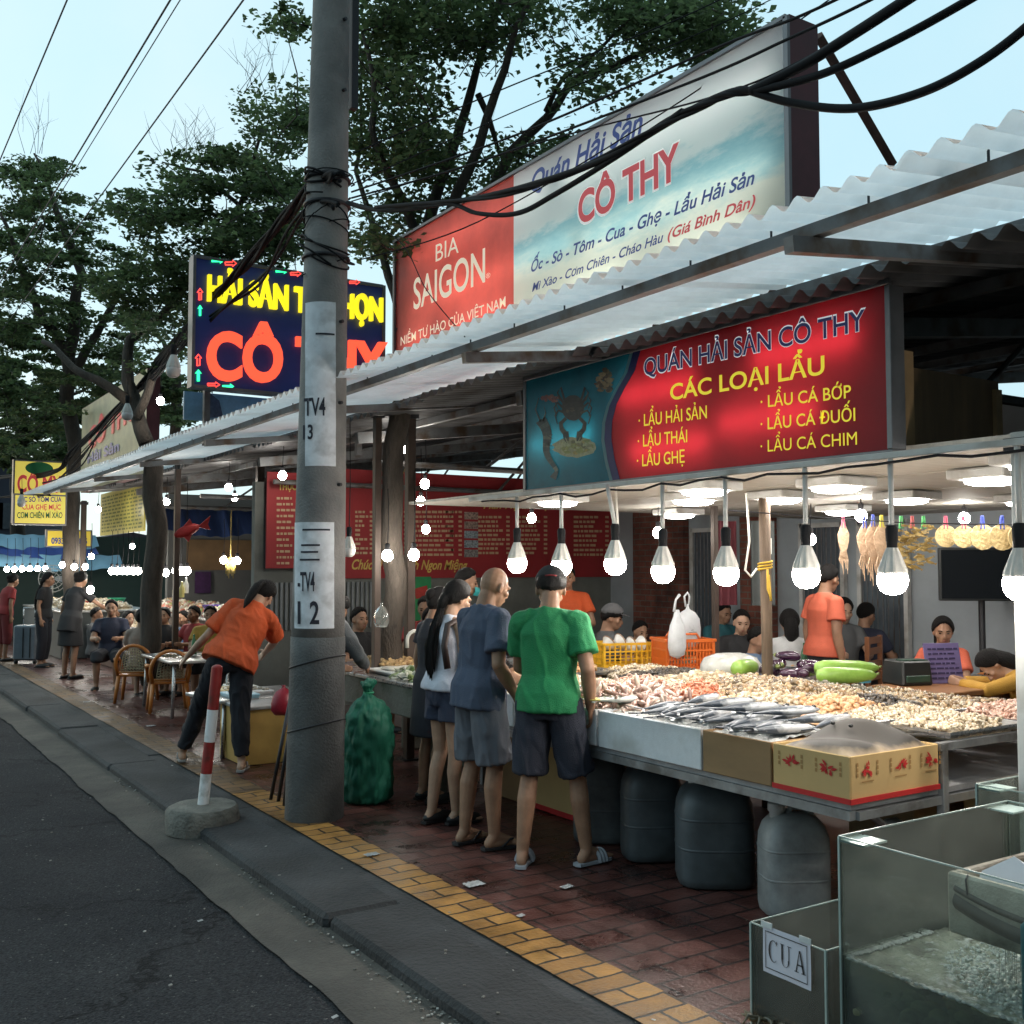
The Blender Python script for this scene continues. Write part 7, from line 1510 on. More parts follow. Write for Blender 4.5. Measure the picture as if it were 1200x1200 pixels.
tree('tree', 'layered tree with a dark trunk piercing the awning beside the dull yellow menu',
     [[(178, 800, 13.0, .13), (178, 640, 13.0, .125), (176, 560, 13.0, .12), (172, 520, 13.0, .115)],
      [(172, 520, 13, .10), (148, 450, 13.2, .08), (150, 400, 13.4, .06), (230, 330, 13.6, .05), (280, 240, 13.6, .035), (310, 150, 13.4, .015)],
      [(150, 470, 13.1, .07), (100, 440, 13.2, .05), (50, 400, 13.4, .03)], [(160, 490, 13, .06), (185, 420, 12.8, .05), (250, 350, 12.6, .035), (340, 260, 12.6, .02)], [(280, 240, 13.6, .03), (230, 200, 13.7, .02), (190, 190, 13.8, .01)]],
     [(330, 130, 38, 45, 23), (325, 215, 45, 28, 23), (255, 200, 65, 26, 30), (290, 270, 75, 30, 42), (220, 270, 55, 45, 30), (170, 245, 40, 22, 12), (180, 340, 70, 35, 38), (270, 340, 65, 40, 30), (195, 400, 55, 32, 19), (345, 25, 24, 14, 6), (340, 300, 22, 40, 10)],
     13.2, .8, .088, 88, 8, bark, .2, [(235, 190, 20, .8, 8), (300, 110, 25, .9, 8), (205, 190, 15, .6, 5)])
tree('tree', 'dark broad tree behind the far stalls at the left edge',
     [[(84, 790, 20, .15), (84, 620, 20, .15), (84, 520, 20, .14), (80, 420, 20, .13)], [(80, 420, 20, .12), (95, 320, 20.3, .09), (60, 230, 20.5, .05), (40, 180, 20.5, .02)], [(82, 440, 20, .1), (130, 360, 20, .06), (150, 300, 20, .03)], [(80, 420, 20, .1), (30, 330, 20, .06), (0, 250, 20, .03)]],
     [(40, 205, 42, 22, 23), (55, 255, 60, 30, 35), (15, 300, 45, 35, 27), (90, 310, 70, 30, 38), (30, 370, 60, 40, 38), (110, 380, 70, 40, 42), (60, 450, 75, 40, 42), (140, 440, 40, 35, 15), (15, 500, 40, 35, 23), (-20, 400, 40, 60, 20)],
     20.3, 1.2, .115, 82, 15, bark, .2, [(36, 180, 14, 1.5, 6)])
tree('tree', 'pale green tree far behind the blue panel and glowing sign',
     [[(205, 660, 24, .14), (206, 480, 24, .12), (208, 440, 24, .1)], [(208, 440, 24, .08), (190, 400, 24, .05), (170, 380, 24, .03)]], [(200, 470, 40, 30, 18), (175, 440, 40, 30, 15), (90, 520, 60, 30, 20)], 24, 1, .17, 110, 19)
tree('tree', 'farthest dark tree over the far left counters',
     [[(20, 700, 30, .2), (20, 560, 30, .2), (24, 500, 30, .16)], [(24, 500, 30, .12), (70, 470, 30, .06), (110, 450, 30, .03)]], [(40, 490, 70, 45, 41), (100, 480, 60, 50, 31), (20, 430, 60, 50, 31), (10, 545, 50, 25, 18), (150, 500, 40, 30, 14)], 30, 2, .24, 120, 23)
# dim shapes of houses beyond
for i, (u0, u1, v0, y) in enumerate(((-40, 20, 525, 40), (18, 80, 600, 44), (60, 240, 640, 60))):
    bd = Board('y', y); a = bd.at(u0, v0); b = bd.at(u1, 668); t = thing('far_house', ('dark blue house with a sloping roof at the far left edge', 'low pale house behind the yellow light box', 'long low house closing the far end of the street')[i], 'house', ((a.x+b.x)/2, y+3, 0)); mb = MB(); mb.box(((a.x+b.x)/2, y+3, a.z/2), (b.x-a.x, 6, a.z)); mb.build('wall', M('house_%d' % i, ((.06, .07, .1), (.2, .22, .24), (.1, .11, .11))[i], .8, n=.2, ns=.5), t, False, True)
    mb = MB(); mb.prism([(a.x-.3, a.z), (b.x+.3, a.z), ((a.x+b.x)/2, a.z+.8)], (0, y-.3, 0), (1, 0, 0), (0, 0, 1), -6.6); mb.build('roof', M('house_roof', (.07, .06, .07), .8, n=.3, ns=1), t, False, True)
    mb = MB()
    for q in range(3): x = a.x+(b.x-a.x)*(.2+.3*q); mb.box((x, y-.02, a.z*.6), (.7, .05, .9))
    mb.build('window', MATS['window_dark'], t, False, True)

# ------------------------------------------------------------------ cables
def cable(name, label, pts, r, grp=None, cat='cable', strands=1, sp=.02, seed=0, mat=None):
    P3 = [Vector(p) for p in pts]; out = []
    for i in range(len(P3)-1):                           # Catmull-Rom
        p0 = P3[max(0, i-1)]; p1 = P3[i]; p2 = P3[i+1]; p3 = P3[min(len(P3)-1, i+2)]
        for k in range(10):
            s = k/10; out.append(.5*((2*p1)+(p2-p0)*s+(2*p0-5*p1+4*p2-p3)*s*s+(3*p1-p0-3*p2+p3)*s**3))
    out.append(P3[-1]); mb = MB(); rr = random.Random(seed)
    for q in range(strands):
        ph = rr.uniform(0, 6.28); f = rr.uniform(.5, 1.6); rad = r*rr.uniform(.55, 1.15) if strands > 1 else r; a0 = sp*rr.uniform(.2, 1)
        mb.tube([p+Vector((a0*math.cos(ph+f*i*.3), 0, a0*math.sin(ph+f*i*.3))) if strands > 1 else p for i, p in enumerate(out)], rad, 6)
    o = mb.build(name, mat or cab, None, True); tag(o, label, cat, grp); return o
pz = lambda u, v: P(u, v, d=6.85)
cable('cable_bundle', 'thick tangle of black cables sagging from the pole down to the far left', [P(398, 205, d=6.8), P(370, 213, d=7.3), P(330, 262, d=8.4), P(285, 312, d=9.6), P(240, 360, d=10.8), P(190, 422, d=12.4), P(140, 478, d=14.4), P(85, 530, d=17), P(55, 556, d=18.5), (3.2, 30, 3.9), (2.6, 60, 5.2)], .016, None, 'cable bundle', 9, .05, 1)
cable('cable_bundle', 'second loose strand of black cables hanging below the thick tangle', [P(395, 238, d=6.8), P(360, 250, d=7.4), P(300, 330, d=9.4), P(225, 395, d=11), P(160, 462, d=13.5), P(100, 528, d=16), P(60, 572, d=18), P(48, 580, d=18.4), (3.3, 30, 3.4)], .012, None, 'cable bundle', 3, .04, 5)
cable('cable_loop', 'thin loop of cable drooping under the bundle at the far left', [P(110, 520, d=15.5), P(96, 545, d=16), P(72, 560, d=16.6), P(50, 566, d=17)], .012)
# bundle from the pole over the street edge towards the right, splitting in three
A = [(2.77, 6.55, pz(400, 240).z)]
cable('cable_bundle', 'thick black cables crossing the billboard and splitting towards the upper right corner', [pz(408, 238), P(450, 246, d=6.2), P(520, 238, d=5.5), P(600, 224, d=4.9), P(700, 190, d=4.3), P(790, 138, d=3.85), P(850, 112, d=3.6), P(885, 106, d=3.5)], .014, None, 'cable bundle', 4, .02, 7)
cable('cable', 'black cable dipping in a curve across the red beer panel', [P(440, 243, d=6.2), P(520, 238, d=5.5), P(560, 250, d=5.2), P(606, 250, d=4.9), P(650, 228, d=4.6), P(720, 185, d=4.2), P(800, 130, d=3.8)], .012)
cable('cable', 'upper black branch running off the top beside the billboard end', [P(880, 107, d=3.5), P(940, 77, d=3.35), P(1000, 40, d=3.2), P(1062, 0, d=3.05), P(1200, -90, d=2.8), P(1400, -230, d=2.5)], .017)
cable('cable', 'middle black branch rising to the top edge', [P(880, 108, d=3.5), P(960, 88, d=3.3), P(1040, 52, d=3.15), P(1130, 3, d=3.0), P(1250, -70, d=2.8), P(1400, -170, d=2.6)], .013)
cable('cable', 'lowest black branch dipping in front of the sky and rising to the right edge', [P(880, 107, d=3.5), P(930, 121, d=3.4), P(1000, 127, d=3.25), P(1075, 110, d=3.1), P(1140, 78, d=3.0), P(1205, 30, d=2.9), P(1300, -60, d=2.7), P(1400, -160, d=2.5)], .014)
for i, (pts, r) in enumerate((([(412, 232, 6.8), (560, 190, 5.8), (800, 100, 4.4), (925, 45, 3.9), (1020, 0, 3.6), (1150, -70, 3.3)], .006), ([(412, 225, 6.8), (600, 160, 5.6), (830, 60, 4.4), (930, 22, 4.0), (1000, -10, 3.8)], .006), ([(412, 236, 6.8), (640, 165, 5.4), (840, 112, 4.2), (960, 60, 3.8), (1060, 2, 3.5), (1120, -40, 3.4)], .004), ([(412, 244, 6.8), (470, 285, 6.4), (500, 340, 6.1), (545, 395, 5.9)], .003), ([(420, 305, 7), (560, 260, 6.4), (780, 130, 6.0), (1000, -20, 5.6)], .004), ([(414, 180, 6.9), (600, 100, 7.2), (800, 20, 7.6), (900, -30, 7.8)], .005), ([(414, 215, 6.9), (600, 132, 7.2), (840, 30, 7.6), (960, -30, 7.8)], .004))):
    cable('thin_cable', 'thin black wire right of the pole, '+('highest over the billboard face', 'running along the billboard top edge', 'faint one just above the thick cables', 'dropping across the red beer panel', 'crossing the tree towards the top edge', 'highest of the pair through the tree crown', 'lower of the pair through the tree crown')[i], [P(u, v, d=d) for u, v, d in pts], r)
for i, (x, z) in enumerate(((2.5, 5.96), (2.2, 6.3), (2.6, 6.98), (1.68, 6.87))):
    cable('power_line', 'overhead power line against the sky left of the pole, '+('nearest the pole', 'thicker of the middle pair', 'thinner of the middle pair', 'at the left corner')[i], [(x, -2, z), (x, 8, z-.04), (x, 20, z-.05), (x, 40, z), (x, 60, z)], (.008, .009, .006, .008)[i], None, 'power line', mat=M('grey_cable', (.12, .13, .15), .6, n=.1))
t = thing('cable_loops', 'tangle of cable loops wound round the pole', 'cable', pole_c(4.2)); mb = MB(); rr = random.Random(9)
for q in range(16):
    z = 4.05+rr.uniform(-.35, .35); a0 = rr.uniform(0, 6.28); k0 = rr.uniform(.0, .05); ti = rr.uniform(-.12, .12)
    mb.tube([pole_pt(a0+2*math.pi*k/22, z+ti*math.sin(2*math.pi*k/22), .008+k0*(1+math.sin(k*.9))*.5) for k in range(rr.choice((14, 18, 23)))], rr.uniform(.004, .009), 5)
mb.build('loop', cab, t, True, True)
mb = MB(); mb.box(pole_pt(a_cam+2.0, 5.8, .05), (.05, .05, 1.9)); mb.build('strip', steel_d, t, False, True)
mb = MB(); mb.grid(lambda a, b: (-420+1000*a, 430+60*b, -1+b*(9+16*abs(noise.noise(Vector((a*7, 0, 2))))+3*noise.noise(Vector((a*60, 1, 2))))), 260, 6); struct('hills', mb, M('far_hill', (.05, .07, .055), .9, n=.4, ns=.05), True)
# ------------------------------------------------------------------ people
skinm = M('skin', (.34, .19, .12), .5, n=.22, ns=11, sss=.06, spec=.35); skin_l = M('skin_light', (.44, .27, .185), .5, n=.18, ns=11, sss=.06, spec=.35)
hairm = M('black_hair', (.008, .007, .007), .55, n=.3, ns=40, stretch=(6, 6, .6), bump=.8, bs=60, spec=.2)
def cloth(name, c, rough=.8): return M(name, c, rough, n=.14, ns=5, bump=.35, bs=170)
def ringfn(c, rx, ry, n=20, p=2.3, M4=None, ex=Vector((1, 0, 0)), ey=Vector((0, 1, 0))):
    out = []
    for i in range(n):
        a = 2*math.pi*i/n; ca, sa = math.cos(a), math.sin(a); q = c+ex*(math.copysign(abs(ca)**(2/p), ca)*rx)+ey*(math.copysign(abs(sa)**(2/p), sa)*ry); out.append(M4 @ q if M4 else q)
    return out
def person(label, loc, rz, h=1.65, fem=False, lean=0., side=0., twist=0., sit=False, arms=None, legs=None, head=(0, 0, 0), top=None, bottom=None, sleeve=.62, hem=.86, leg_len=.52, hair='short', skin=skinm, vox=.007, shoe=None, fat=1., extras=None, top_name='shirt', bottom_name='trousers', wide=1.0, name='person', shirt_w=0., hands=True):
    t = thing(name, label, 'person', loc, rz); s = h/1.65
    dz = -.40 if sit else 0.; V3 = lambda a: Vector(a)*s
    piv = Vector((0, 0, (.90+dz)))*s
    MT = Matrix.Translation(piv) @ Matrix.Rotation(R(twist), 4, 'Z') @ Matrix.Rotation(R(side), 4, 'Y') @ Matrix.Rotation(R(-lean), 4, 'X') @ Matrix.Translation(-piv)
    sw = (.155 if fem else .17)*fat**.5; hw = .088
    U = lambda a: MT @ (Vector((a[0], a[1], a[2]+dz))*s)
    J = {}
    for k, sg in (('L', -1), ('R', 1)):
        J['sh'+k] = U((sg*sw, -.012, 1.322)); J['el'+k] = U((sg*(sw+.045), -.03, 1.075)); J['wr'+k] = U((sg*(sw+.05), .03, .845))
        hp = Vector((sg*hw, 0, .87+dz))*s; J['hip'+k] = hp
        if sit: J['kn'+k] = V3((sg*.13, .42, .47)); J['an'+k] = V3((sg*.13, .40, .075))
        else: J['kn'+k] = V3((sg*.092, .02, .465)); J['an'+k] = V3((sg*.092, -.025, .075))
        J['ft'+k] = J['an'+k]+V3((sg*.02, .15, -.045))
    if arms:
        for k, v in arms.items(): J[k] = V3(v)
    if legs:
        for k, v in legs.items(): J[k] = V3(v)
        for k in 'LR':
            if 'ft'+k not in legs and ('an'+k in legs): J['ft'+k] = J['an'+k]+V3(((1 if k == 'R' else -1)*.02, .15, -.045))
    mb = MB(); F_ = fat
    body_r = [(.80, .11, .085), (.86, .16, .11), (.93, .162, .112), (1.03, .135 if fem else .145, .095), (1.15, .15 if fem else .16, .105), (1.26, .15 if fem else .166, .108), (1.325, .128 if fem else .145, .09), (1.375, .085, .068), (1.41, .056, .056)]
    mb.loft([ringfn(Vector((0, -.01 if z > 1.2 else 0, z+dz))*s, rx*s*F_, ry*s*F_, M4=MT) for z, rx, ry in body_r])
    HC = Vector((0, .025, 1.525+dz)); Hm = MT @ Matrix.Translation(Vector((0, 0, 1.43+dz))*s) @ Matrix.Rotation(R(head[0]), 4, 'Z') @ Matrix.Rotation(R(-head[1]), 4, 'X') @ Matrix.Rotation(R(head[2]), 4, 'Y') @ Matrix.Translation(-Vector((0, 0, 1.43+dz))*s)
    Hp = lambda a: Hm @ ((HC+Vector(a))*s)
    Hr = Hm.to_3x3()
    mb.capsule(U((0, -.015, 1.37)), Hp((0, -.03, -.06)), .062*s*F_**.5, .054*s*F_**.5)
    mb.ell(Hp((0, -.008, .022)), (.074*s, .092*s, .098*s), Hr); mb.ell(Hp((0, .03, -.045)), (.056*s, .06*s, .066*s), Hr); mb.ell(Hp((0, .062, -.082)), (.028*s, .022*s, .02*s), Hr)
    mb.capsule(Hp((0, .086, .008)), Hp((0, .103, -.026)), .009*s, .014*s); mb.capsule(Hp((-.014, .093, -.03)), Hp((.014, .093, -.03)), .009*s, .009*s)
    mb.capsule(Hp((-.018, .083, -.06)), Hp((.018, .083, -.06)), .010*s, .010*s); mb.capsule(Hp((-.04, .077, .022)), Hp((.04, .077, .022)), .012*s, .012*s)
    for sg in (-1, 1): mb.ell(Hp((sg*.078, -.008, -.008)), (.009*s, .02*s, .032*s), Hr @ Matrix.Rotation(sg*.25, 3, 'Z')); mb.ell(Hp((sg*.045, .055, -.02)), (.024*s, .026*s, .022*s), Hr)
    ua = (.046 if fem else .054)*F_**.4*s; fa = (.034 if fem else .041)*s; wr = (.023 if fem else .027)*s
    for k, sg in (('L', -1), ('R', 1)):
        mb.capsule(U((sg*.05, -.015, 1.362)), J['sh'+k], .042*s, ua*1.02); mb.capsule(J['sh'+k], J['el'+k], ua, fa*.98); mb.capsule(J['el'+k], J['el'+k].lerp(J['wr'+k], .35), fa*.98, fa*1.05); mb.capsule(J['el'+k].lerp(J['wr'+k], .35), J['wr'+k], fa*1.05, wr)
        # hand: palm, four unequal bent fingers, thumb leaving the side of the palm
        d = (J['wr'+k]-J['el'+k]).normalized(); inn = Vector((-sg, 0, 0)); inn = (inn-d*inn.dot(d)); 
        if inn.length < .2: inn = Vector((0, 0, 1))-d*d.z
        inn.normalize(); fw = inn.cross(d)*(1 if sg > 0 else -1); fw = fw if fw.y > 0 or abs(fw.y) < .2 else -fw
        w0 = J['wr'+k]
        if hands:
            for q in (-.026, -.009, .009, .026): mb.capsule(w0+fw*q*.6*s, w0+d*.085*s+fw*q*s, .014*s, .0115*s, 8, 3)
            for qi, (q, l) in enumerate(((.027, .066), (.009, .076), (-.009, .07), (-.026, .054))):
                a = w0+d*.083*s+fw*q*s; b = a+(d*.92+inn*.35)*l*.5*s; c = b+(d*.62+inn*.78)*l*.5*s; mb.capsule(a, b, .0098*s, .009*s, 8, 3); mb.capsule(b, c, .009*s, .0078*s, 8, 3)
            a = w0+d*.025*s+fw*.026*s; b = a+(d*.6+fw*.7+inn*.25)*.04*s; c = b+(d*.9+fw*.15+inn*.3)*.032*s; mb.capsule(a, b, .0135*s, .011*s, 8, 3); mb.capsule(b, c, .0105*s, .0085*s, 8, 3)
        else: mb.ell(w0+d*.07*s, (.03*s, .045*s, .08*s), d.to_track_quat('Z', 'Y').to_matrix())
        th = (.079 if fem else .082)*F_**.5*s; kn = .05*s; an = .034*s; H_, K_, A_, T_ = J['hip'+k], J['kn'+k], J['an'+k], J['ft'+k]
        mb.capsule(H_, K_, th, kn); cm = K_.lerp(A_, .3); bk = (K_-A_).cross(Vector((1, 0, 0))).normalized(); bk = bk if bk.y < 0 else -bk; cm = cm+bk*.014*s; mb.capsule(K_, cm, kn, .054*s*(.92 if fem else 1)); mb.capsule(cm, A_, .054*s*(.92 if fem else 1), an)
        fd = (T_-A_); fd.z = 0; fd = fd.normalized(); sd = Vector((fd.y, -fd.x, 0)); base = Vector((A_.x, A_.y, A_.z-.075*s))
        mb.capsule(A_, base-fd*.035*s+Vector((0, 0, .032*s)), an*.95, .03*s); mb.capsule(A_, base+fd*.12*s+Vector((0, 0, .028*s)), an*.9, .024*s); mb.capsule(base-fd*.035*s+Vector((0, 0, .03*s)), base+fd*.13*s+Vector((0, 0, .026*s)), .029*s, .025*s)
        for q, l in ((-.03, .032), (-.012, .045), (.004, .05), (.02, .045)): mb.capsule(base+fd*.125*s+sd*q*s+Vector((0, 0, .024*s)), base+fd*(.135+l)*s+sd*q*1.1*s+Vector((0, 0, .018*s)), .017*s, .011*s, 8, 3)
        J['base'+k] = base; J['fd'+k] = fd; J['sd'+k] = sd
    me = remesh(mb, vox, 3, .5); put_mesh('body', me, skin, t)
    # face
    if vox < .02:
        ey = MB(); 
        for sg in (-1, 1): ey.ell(Hp((sg*.031, .079, .006)), (.012*s, .008*s, .006*s), Hr, 8, 6)
        ey.build('eye', M('eye_dark', (.02, .015, .012), .2, n=0), t, True)
        bw = MB()
        for sg in (-1, 1): bw.tube([Hp((sg*.016, .092, .026)), Hp((sg*.034, .089, .031)), Hp((sg*.05, .076, .026))], [.0035*s, .004*s, .002*s], 5)
        bw.build('eyebrow', hairm, t, True)
        lp = MB(); lp.tube([Hp((-.021, .084, -.06)), Hp((-.008, .093, -.057)), Hp((.008, .093, -.057)), Hp((.021, .084, -.06))], [.002*s, .006*s, .006*s, .002*s], 6); lp.build('lips', M('lips', (.3, .11, .09), .4, n=0), t, True)
    # hair
    def hair_cap(grow=1., front=46, sidee=2, back=-38, rz_=1.0, thick=.015):
        hb_ = MB(); nu, nv = 36, 10; outer = []; 
        for i in range(nu):
            a = 2*math.pi*i/nu; f = math.sin(a); e0 = (front*max(0, f)+back*max(0, -f)+sidee*(1-abs(f)))
            e0 = R(e0+7*noise.noise(Vector((i*1.7, seed_h, 0)))+5*noise.noise(Vector((i*.5, seed_h, 3)))); col_ = []
            for j in range(nv+1):
                e = e0+(math.pi/2-e0)*j/nv; k = grow*(1+.02*noise.noise(Vector((i*.9, j*.8, seed_h)))); g_ = thick*min(1, (j+.6)/2)
                col_.append(((.076+g_)*k*math.cos(e)*math.cos(a), -.008+(.094+g_)*k*math.cos(e)*math.sin(a), .022+(.1+g_)*k*math.sin(e)))
            outer.append(col_)
        vs = [Hp(outer[i][j]) for j in range(nv+1) for i in range(nu)]; fs = [(j*nu+i, j*nu+(i+1) % nu, (j+1)*nu+(i+1) % nu, (j+1)*nu+i) for j in range(nv) for i in range(nu)]
        k0 = len(vs); inner = [Hp((p[0]*.9, p[1]*.9-.001, .022+(p[2]-.022)*.9)) for p in [outer[i][0] for i in range(nu)]]; vs += inner; fs += [(i, k0+i, k0+(i+1) % nu, (i+1) % nu) for i in range(nu)]
        hb_.add(vs, fs); return hb_
    seed_h = (len(label)*1.7) % 9
    if hair == 'short': hair_cap().build('hair', hairm, t, True)
    elif hair == 'stubble': hair_cap(1.0, 42, 4, -22, thick=.0012).build('hair', M('shaved_hair', (.10, .07, .055), .6, n=.3, ns=120), t, True)
    elif hair in ('long', 'pony', 'bun', 'bob'):
        hb_ = hair_cap(1.03, 46, -22, -58)
        if hair == 'long':
            hb_.tube([Hp((0, -.08, .01)), Hp((0, -.105, -.05)), Hp((0, -.11, -.1))], [.05*s, .045*s, .032*s], 12, True, .8)
            rs_ = random.Random(3)
            for q in range(22):
                a_ = rs_.uniform(-1, 1); b_ = rs_.uniform(-.5, .5); l_ = rs_.uniform(.0, .14); hb_.tube([Hp((a_*.02, -.108+b_*.015, -.08)), U((a_*.04, -.13+b_*.02, 1.30)), U((a_*.055+.01*math.sin(q), -.15+b_*.02, 1.18)), U((a_*.05, -.145+b_*.02, 1.05+l_*.4)), U((a_*.035, -.13+b_*.015, .94+l_))], [.014*s, .019*s, .018*s, .013*s, .002*s], 6)
        if hair == 'bob': hb_.tube([Hp((0, -.06, .02)), Hp((0, -.075, -.06)), Hp((0, -.075, -.13)), Hp((0, -.06, -.17))], [.08*s, .088*s, .085*s, .05*s], 14, True, .75)
        if hair == 'pony': hb_.tube([Hp((0, -.09, .05)), Hp((0, -.125, .04)), Hp((0, -.15, -.03)), Hp((.0, -.15, -.12)), Hp((.0, -.14, -.2)), Hp((.0, -.13, -.26))], [.03*s, .03*s, .04*s, .042*s, .03*s, .006*s], 12, True, .8)
        if hair == 'bun': hb_.ell(Hp((0, -.1, .05)), (.05*s, .045*s, .05*s), Hr)
        hb_.build('hair', hairm, t, True)
    elif hair == 'cap':
        hair_cap(1.0, 10, -10, -40).build('hair', hairm, t, True)
        cp = hair_cap(1.06, 20, 8, 2, thick=.016); bb = [(math.cos(a)*.07, .085+.07*math.sin(a)) for a in [math.pi*i/10 for i in range(11)]]
        vv = [Hp((x, y, .055-.1*max(0, y-.09))) for x, y in bb]; k = len(cp.v); cp.add(vv+[p+Hr @ Vector((0, 0, .006)) for p in vv], [tuple(range(11)), tuple(range(21, 10, -1))]+[(i, i+1, 12+i, 11+i) for i in range(10)]); cp.build('cap', extras['cap'], t, True)
        if 'strap' in (extras or {}): st = MB(); st.tube([Hp(((.076+.02)*math.cos(a), -.008+(.094+.022)*math.sin(a), .03)) for a in [-math.pi/2+.34*(i/6-.5)*2 for i in range(7)]], .0045*s, 6); st.build('cap_strap', extras['strap'], t, True)
    # upper garment
    if top is not None:
        g = MB(); ins = .014+shirt_w
        zs = [(hem, .186+shirt_w*1.6, .142+shirt_w), (.93, .184+shirt_w*1.4, .138+shirt_w), (1.03, (.146 if fem else .158)+shirt_w, .108+shirt_w*.6), (1.15, (.16 if fem else .172)+shirt_w*.6, .117), (1.25, (.16 if fem else .176), .119), (1.315, (.136 if fem else .152), .102), (1.365, .098, .08), (1.405, .066, .064)]
        zs = [q for q in zs if q[0] >= hem]
        g.loft([ringfn(Vector((0, -.01 if z > 1.2 else 0, z+dz))*s, rx*s*F_, ry*s*F_, M4=MT, n=28) for z, rx, ry in zs])
        for k, sg in (('L', -1), ('R', 1)):
            if sleeve > 0:
                S_, E_, W2 = J['sh'+k], J['el'+k], J['wr'+k]
                g.capsule(U((sg*.05, -.014, 1.352)), S_, .052*s, (ua+.013*s))
                if sleeve <= 1: g.tube([S_.lerp(E_, -.04), S_.lerp(E_, sleeve*.5), S_.lerp(E_, sleeve)], [ua+.011*s, ua+.014*s+shirt_w*.4*s, ua+.021*s+shirt_w*.6*s], 16)
                else: g.tube([S_, S_.lerp(E_, .5), E_, E_.lerp(W2, .5), E_.lerp(W2, .92)], [ua+.016*s, ua+.014*s, fa+.018*s, fa+.014*s, wr+.014*s], 14)
        me = remesh(g, vox*1.05, 3, .5); put_mesh(top_name, me, top, t, .009 if vox < .009 else 0, 8, seed_h)
    if bottom is not None:
        pad = .012*s if vox > .01 else 0.; g = MB(); wz = .99 if fem else .97
        g.loft([ringfn(Vector((0, 0, z+dz))*s, rx*s*F_, ry*s*F_, n=24, M4=(MT if z > .9 and not sit else None)) for z, rx, ry in ((.80, .13, .108), (.86, .174, .122), (.92, .172, .121), (wz, .158, .112))])
        for k in 'LR':
            H_, K_, A_ = J['hip'+k], J['kn'+k], J['an'+k]; th = (.079 if fem else .082)*F_**.5*s
            if bottom_name == 'skirt': continue
            if leg_len <= 1: E_ = H_.lerp(K_, leg_len); g.tube([H_+Vector((0, 0, .02*s)) if not sit else H_, H_.lerp(E_, .5), E_], [th+.016*s, th+.014*s*wide, (th+(.055*s-th)*leg_len)+.026*s*wide], 18)
            else:
                f = min(1, leg_len-1); g.tube([H_, H_.lerp(K_, .5), K_, K_.lerp(A_, .45*f), K_.lerp(A_, f*.95)], [th+.016*s+pad, th*.9+.014*s*max(1, wide)+pad, .058*s+.016*s*max(1, wide)+pad, .056*s+.014*s*max(1, wide)+pad, .042*s+.014*s*max(1, wide)+pad], 16)
        if bottom_name == 'skirt': g.loft([ringfn(Vector((0, 0, z))*s, rx*s, ry*s, n=24) for z, rx, ry in ((.5, .2, .16), (.7, .19, .145), (.9, .172, .125))])
        me = remesh(g, vox*1.05, 3, .5); put_mesh(bottom_name, me, bottom, t, .012 if vox < .009 else 0, 9, seed_h+4)
    # footwear
    if shoe:
        kind, mt = shoe
        for k in 'LR':
            b_, fd, sd = J['base'+k], J['fd'+k], J['sd'+k]; sb = MB()
            outl = [(-.075, -.03), (-.085, 0), (-.075, .03), (0, .032), (.08, .045), (.15, .045), (.185, .02), (.192, -.005), (.175, -.03), (.1, -.04), (0, -.034)]
            sb.prism([(x*s, y*s) for x, y in outl], b_+Vector((0, 0, -.004 if kind != 'slide' else -.002)), fd, sd, -.014*s) if (fd.cross(sd)).z > 0 else sb.prism([(x*s, y*s) for x, y in outl], b_+Vector((0, 0, -.002)), fd, sd, -.016*s)
            if kind == 'thong':
                for q in (-.04, .04): sb.tube([b_+fd*.13*s+Vector((0, 0, .045*s)), b_+fd*.09*s+sd*q*.8*s+Vector((0, 0, .052*s)), b_+fd*.03*s+sd*q*s+Vector((0, 0, .012*s))], .006*s, 6)
            elif kind == 'slide':
                for dx in (.06, .085, .11): sb.tube([b_+fd*dx*s+sd*(.046*math.cos(a))*s+Vector((0, 0, (.004+.058*math.sin(a))*s)) for a in [math.pi*i/9 for i in range(10)]], .011*s, 6)
            elif kind == 'shoe':
                sb.ell(b_+fd*.055*s+Vector((0, 0, .03*s)), (.045*s, .132*s, .042*s), Matrix((sd, fd, Vector((0, 0, 1)))).transposed())
            sb.build('sandal' if kind != 'shoe' else 'shoe', mt, t, 50)
    t['_'] = 0; del t['_']
    return t, dict(J=J, U=U, Hp=Hp, Hr=Hr, s=s, MT=MT)
def fh(az): return -R(az)                               # heading: degrees from the street direction towards the stall
gs = lambda u, v: ground(u, v, .012)
# man in green
jeans = cloth('dark_denim', (.022, .026, .042)); g = gs(643, 1012)
t, I = person('man seen from behind in a bright green t-shirt, dark cap and dark denim knee shorts', (g.x, g.y, .012), fh(50), 1.66, False, 5, 0, 0, False,
    {'elL': (-.20, .12, 1.06), 'wrL': (-.10, .32, 1.0), 'elR': (.235, -.05, 1.07), 'wrR': (.225, .06, .855)}, {'knL': (-.11, .0, .465), 'anL': (-.13, -.07, .075), 'knR': (.15, .06, .465), 'anR': (.20, .06, .075), 'ftR': (.28, .19, .03)}, (14, 24, 0), cloth('green_jersey', (.014, .22, .075)), jeans, .66, .83, .93, 'cap', skinm, .0065, ('slide', M('grey_slides', (.36, .38, .42), .5, n=.15)), .92, {'cap': cloth('black_cap', (.02, .02, .022)), 'strap': M('cap_red', (.22, .015, .02), .7)}, wide=1.5, bottom_name='shorts', shirt_w=.006)
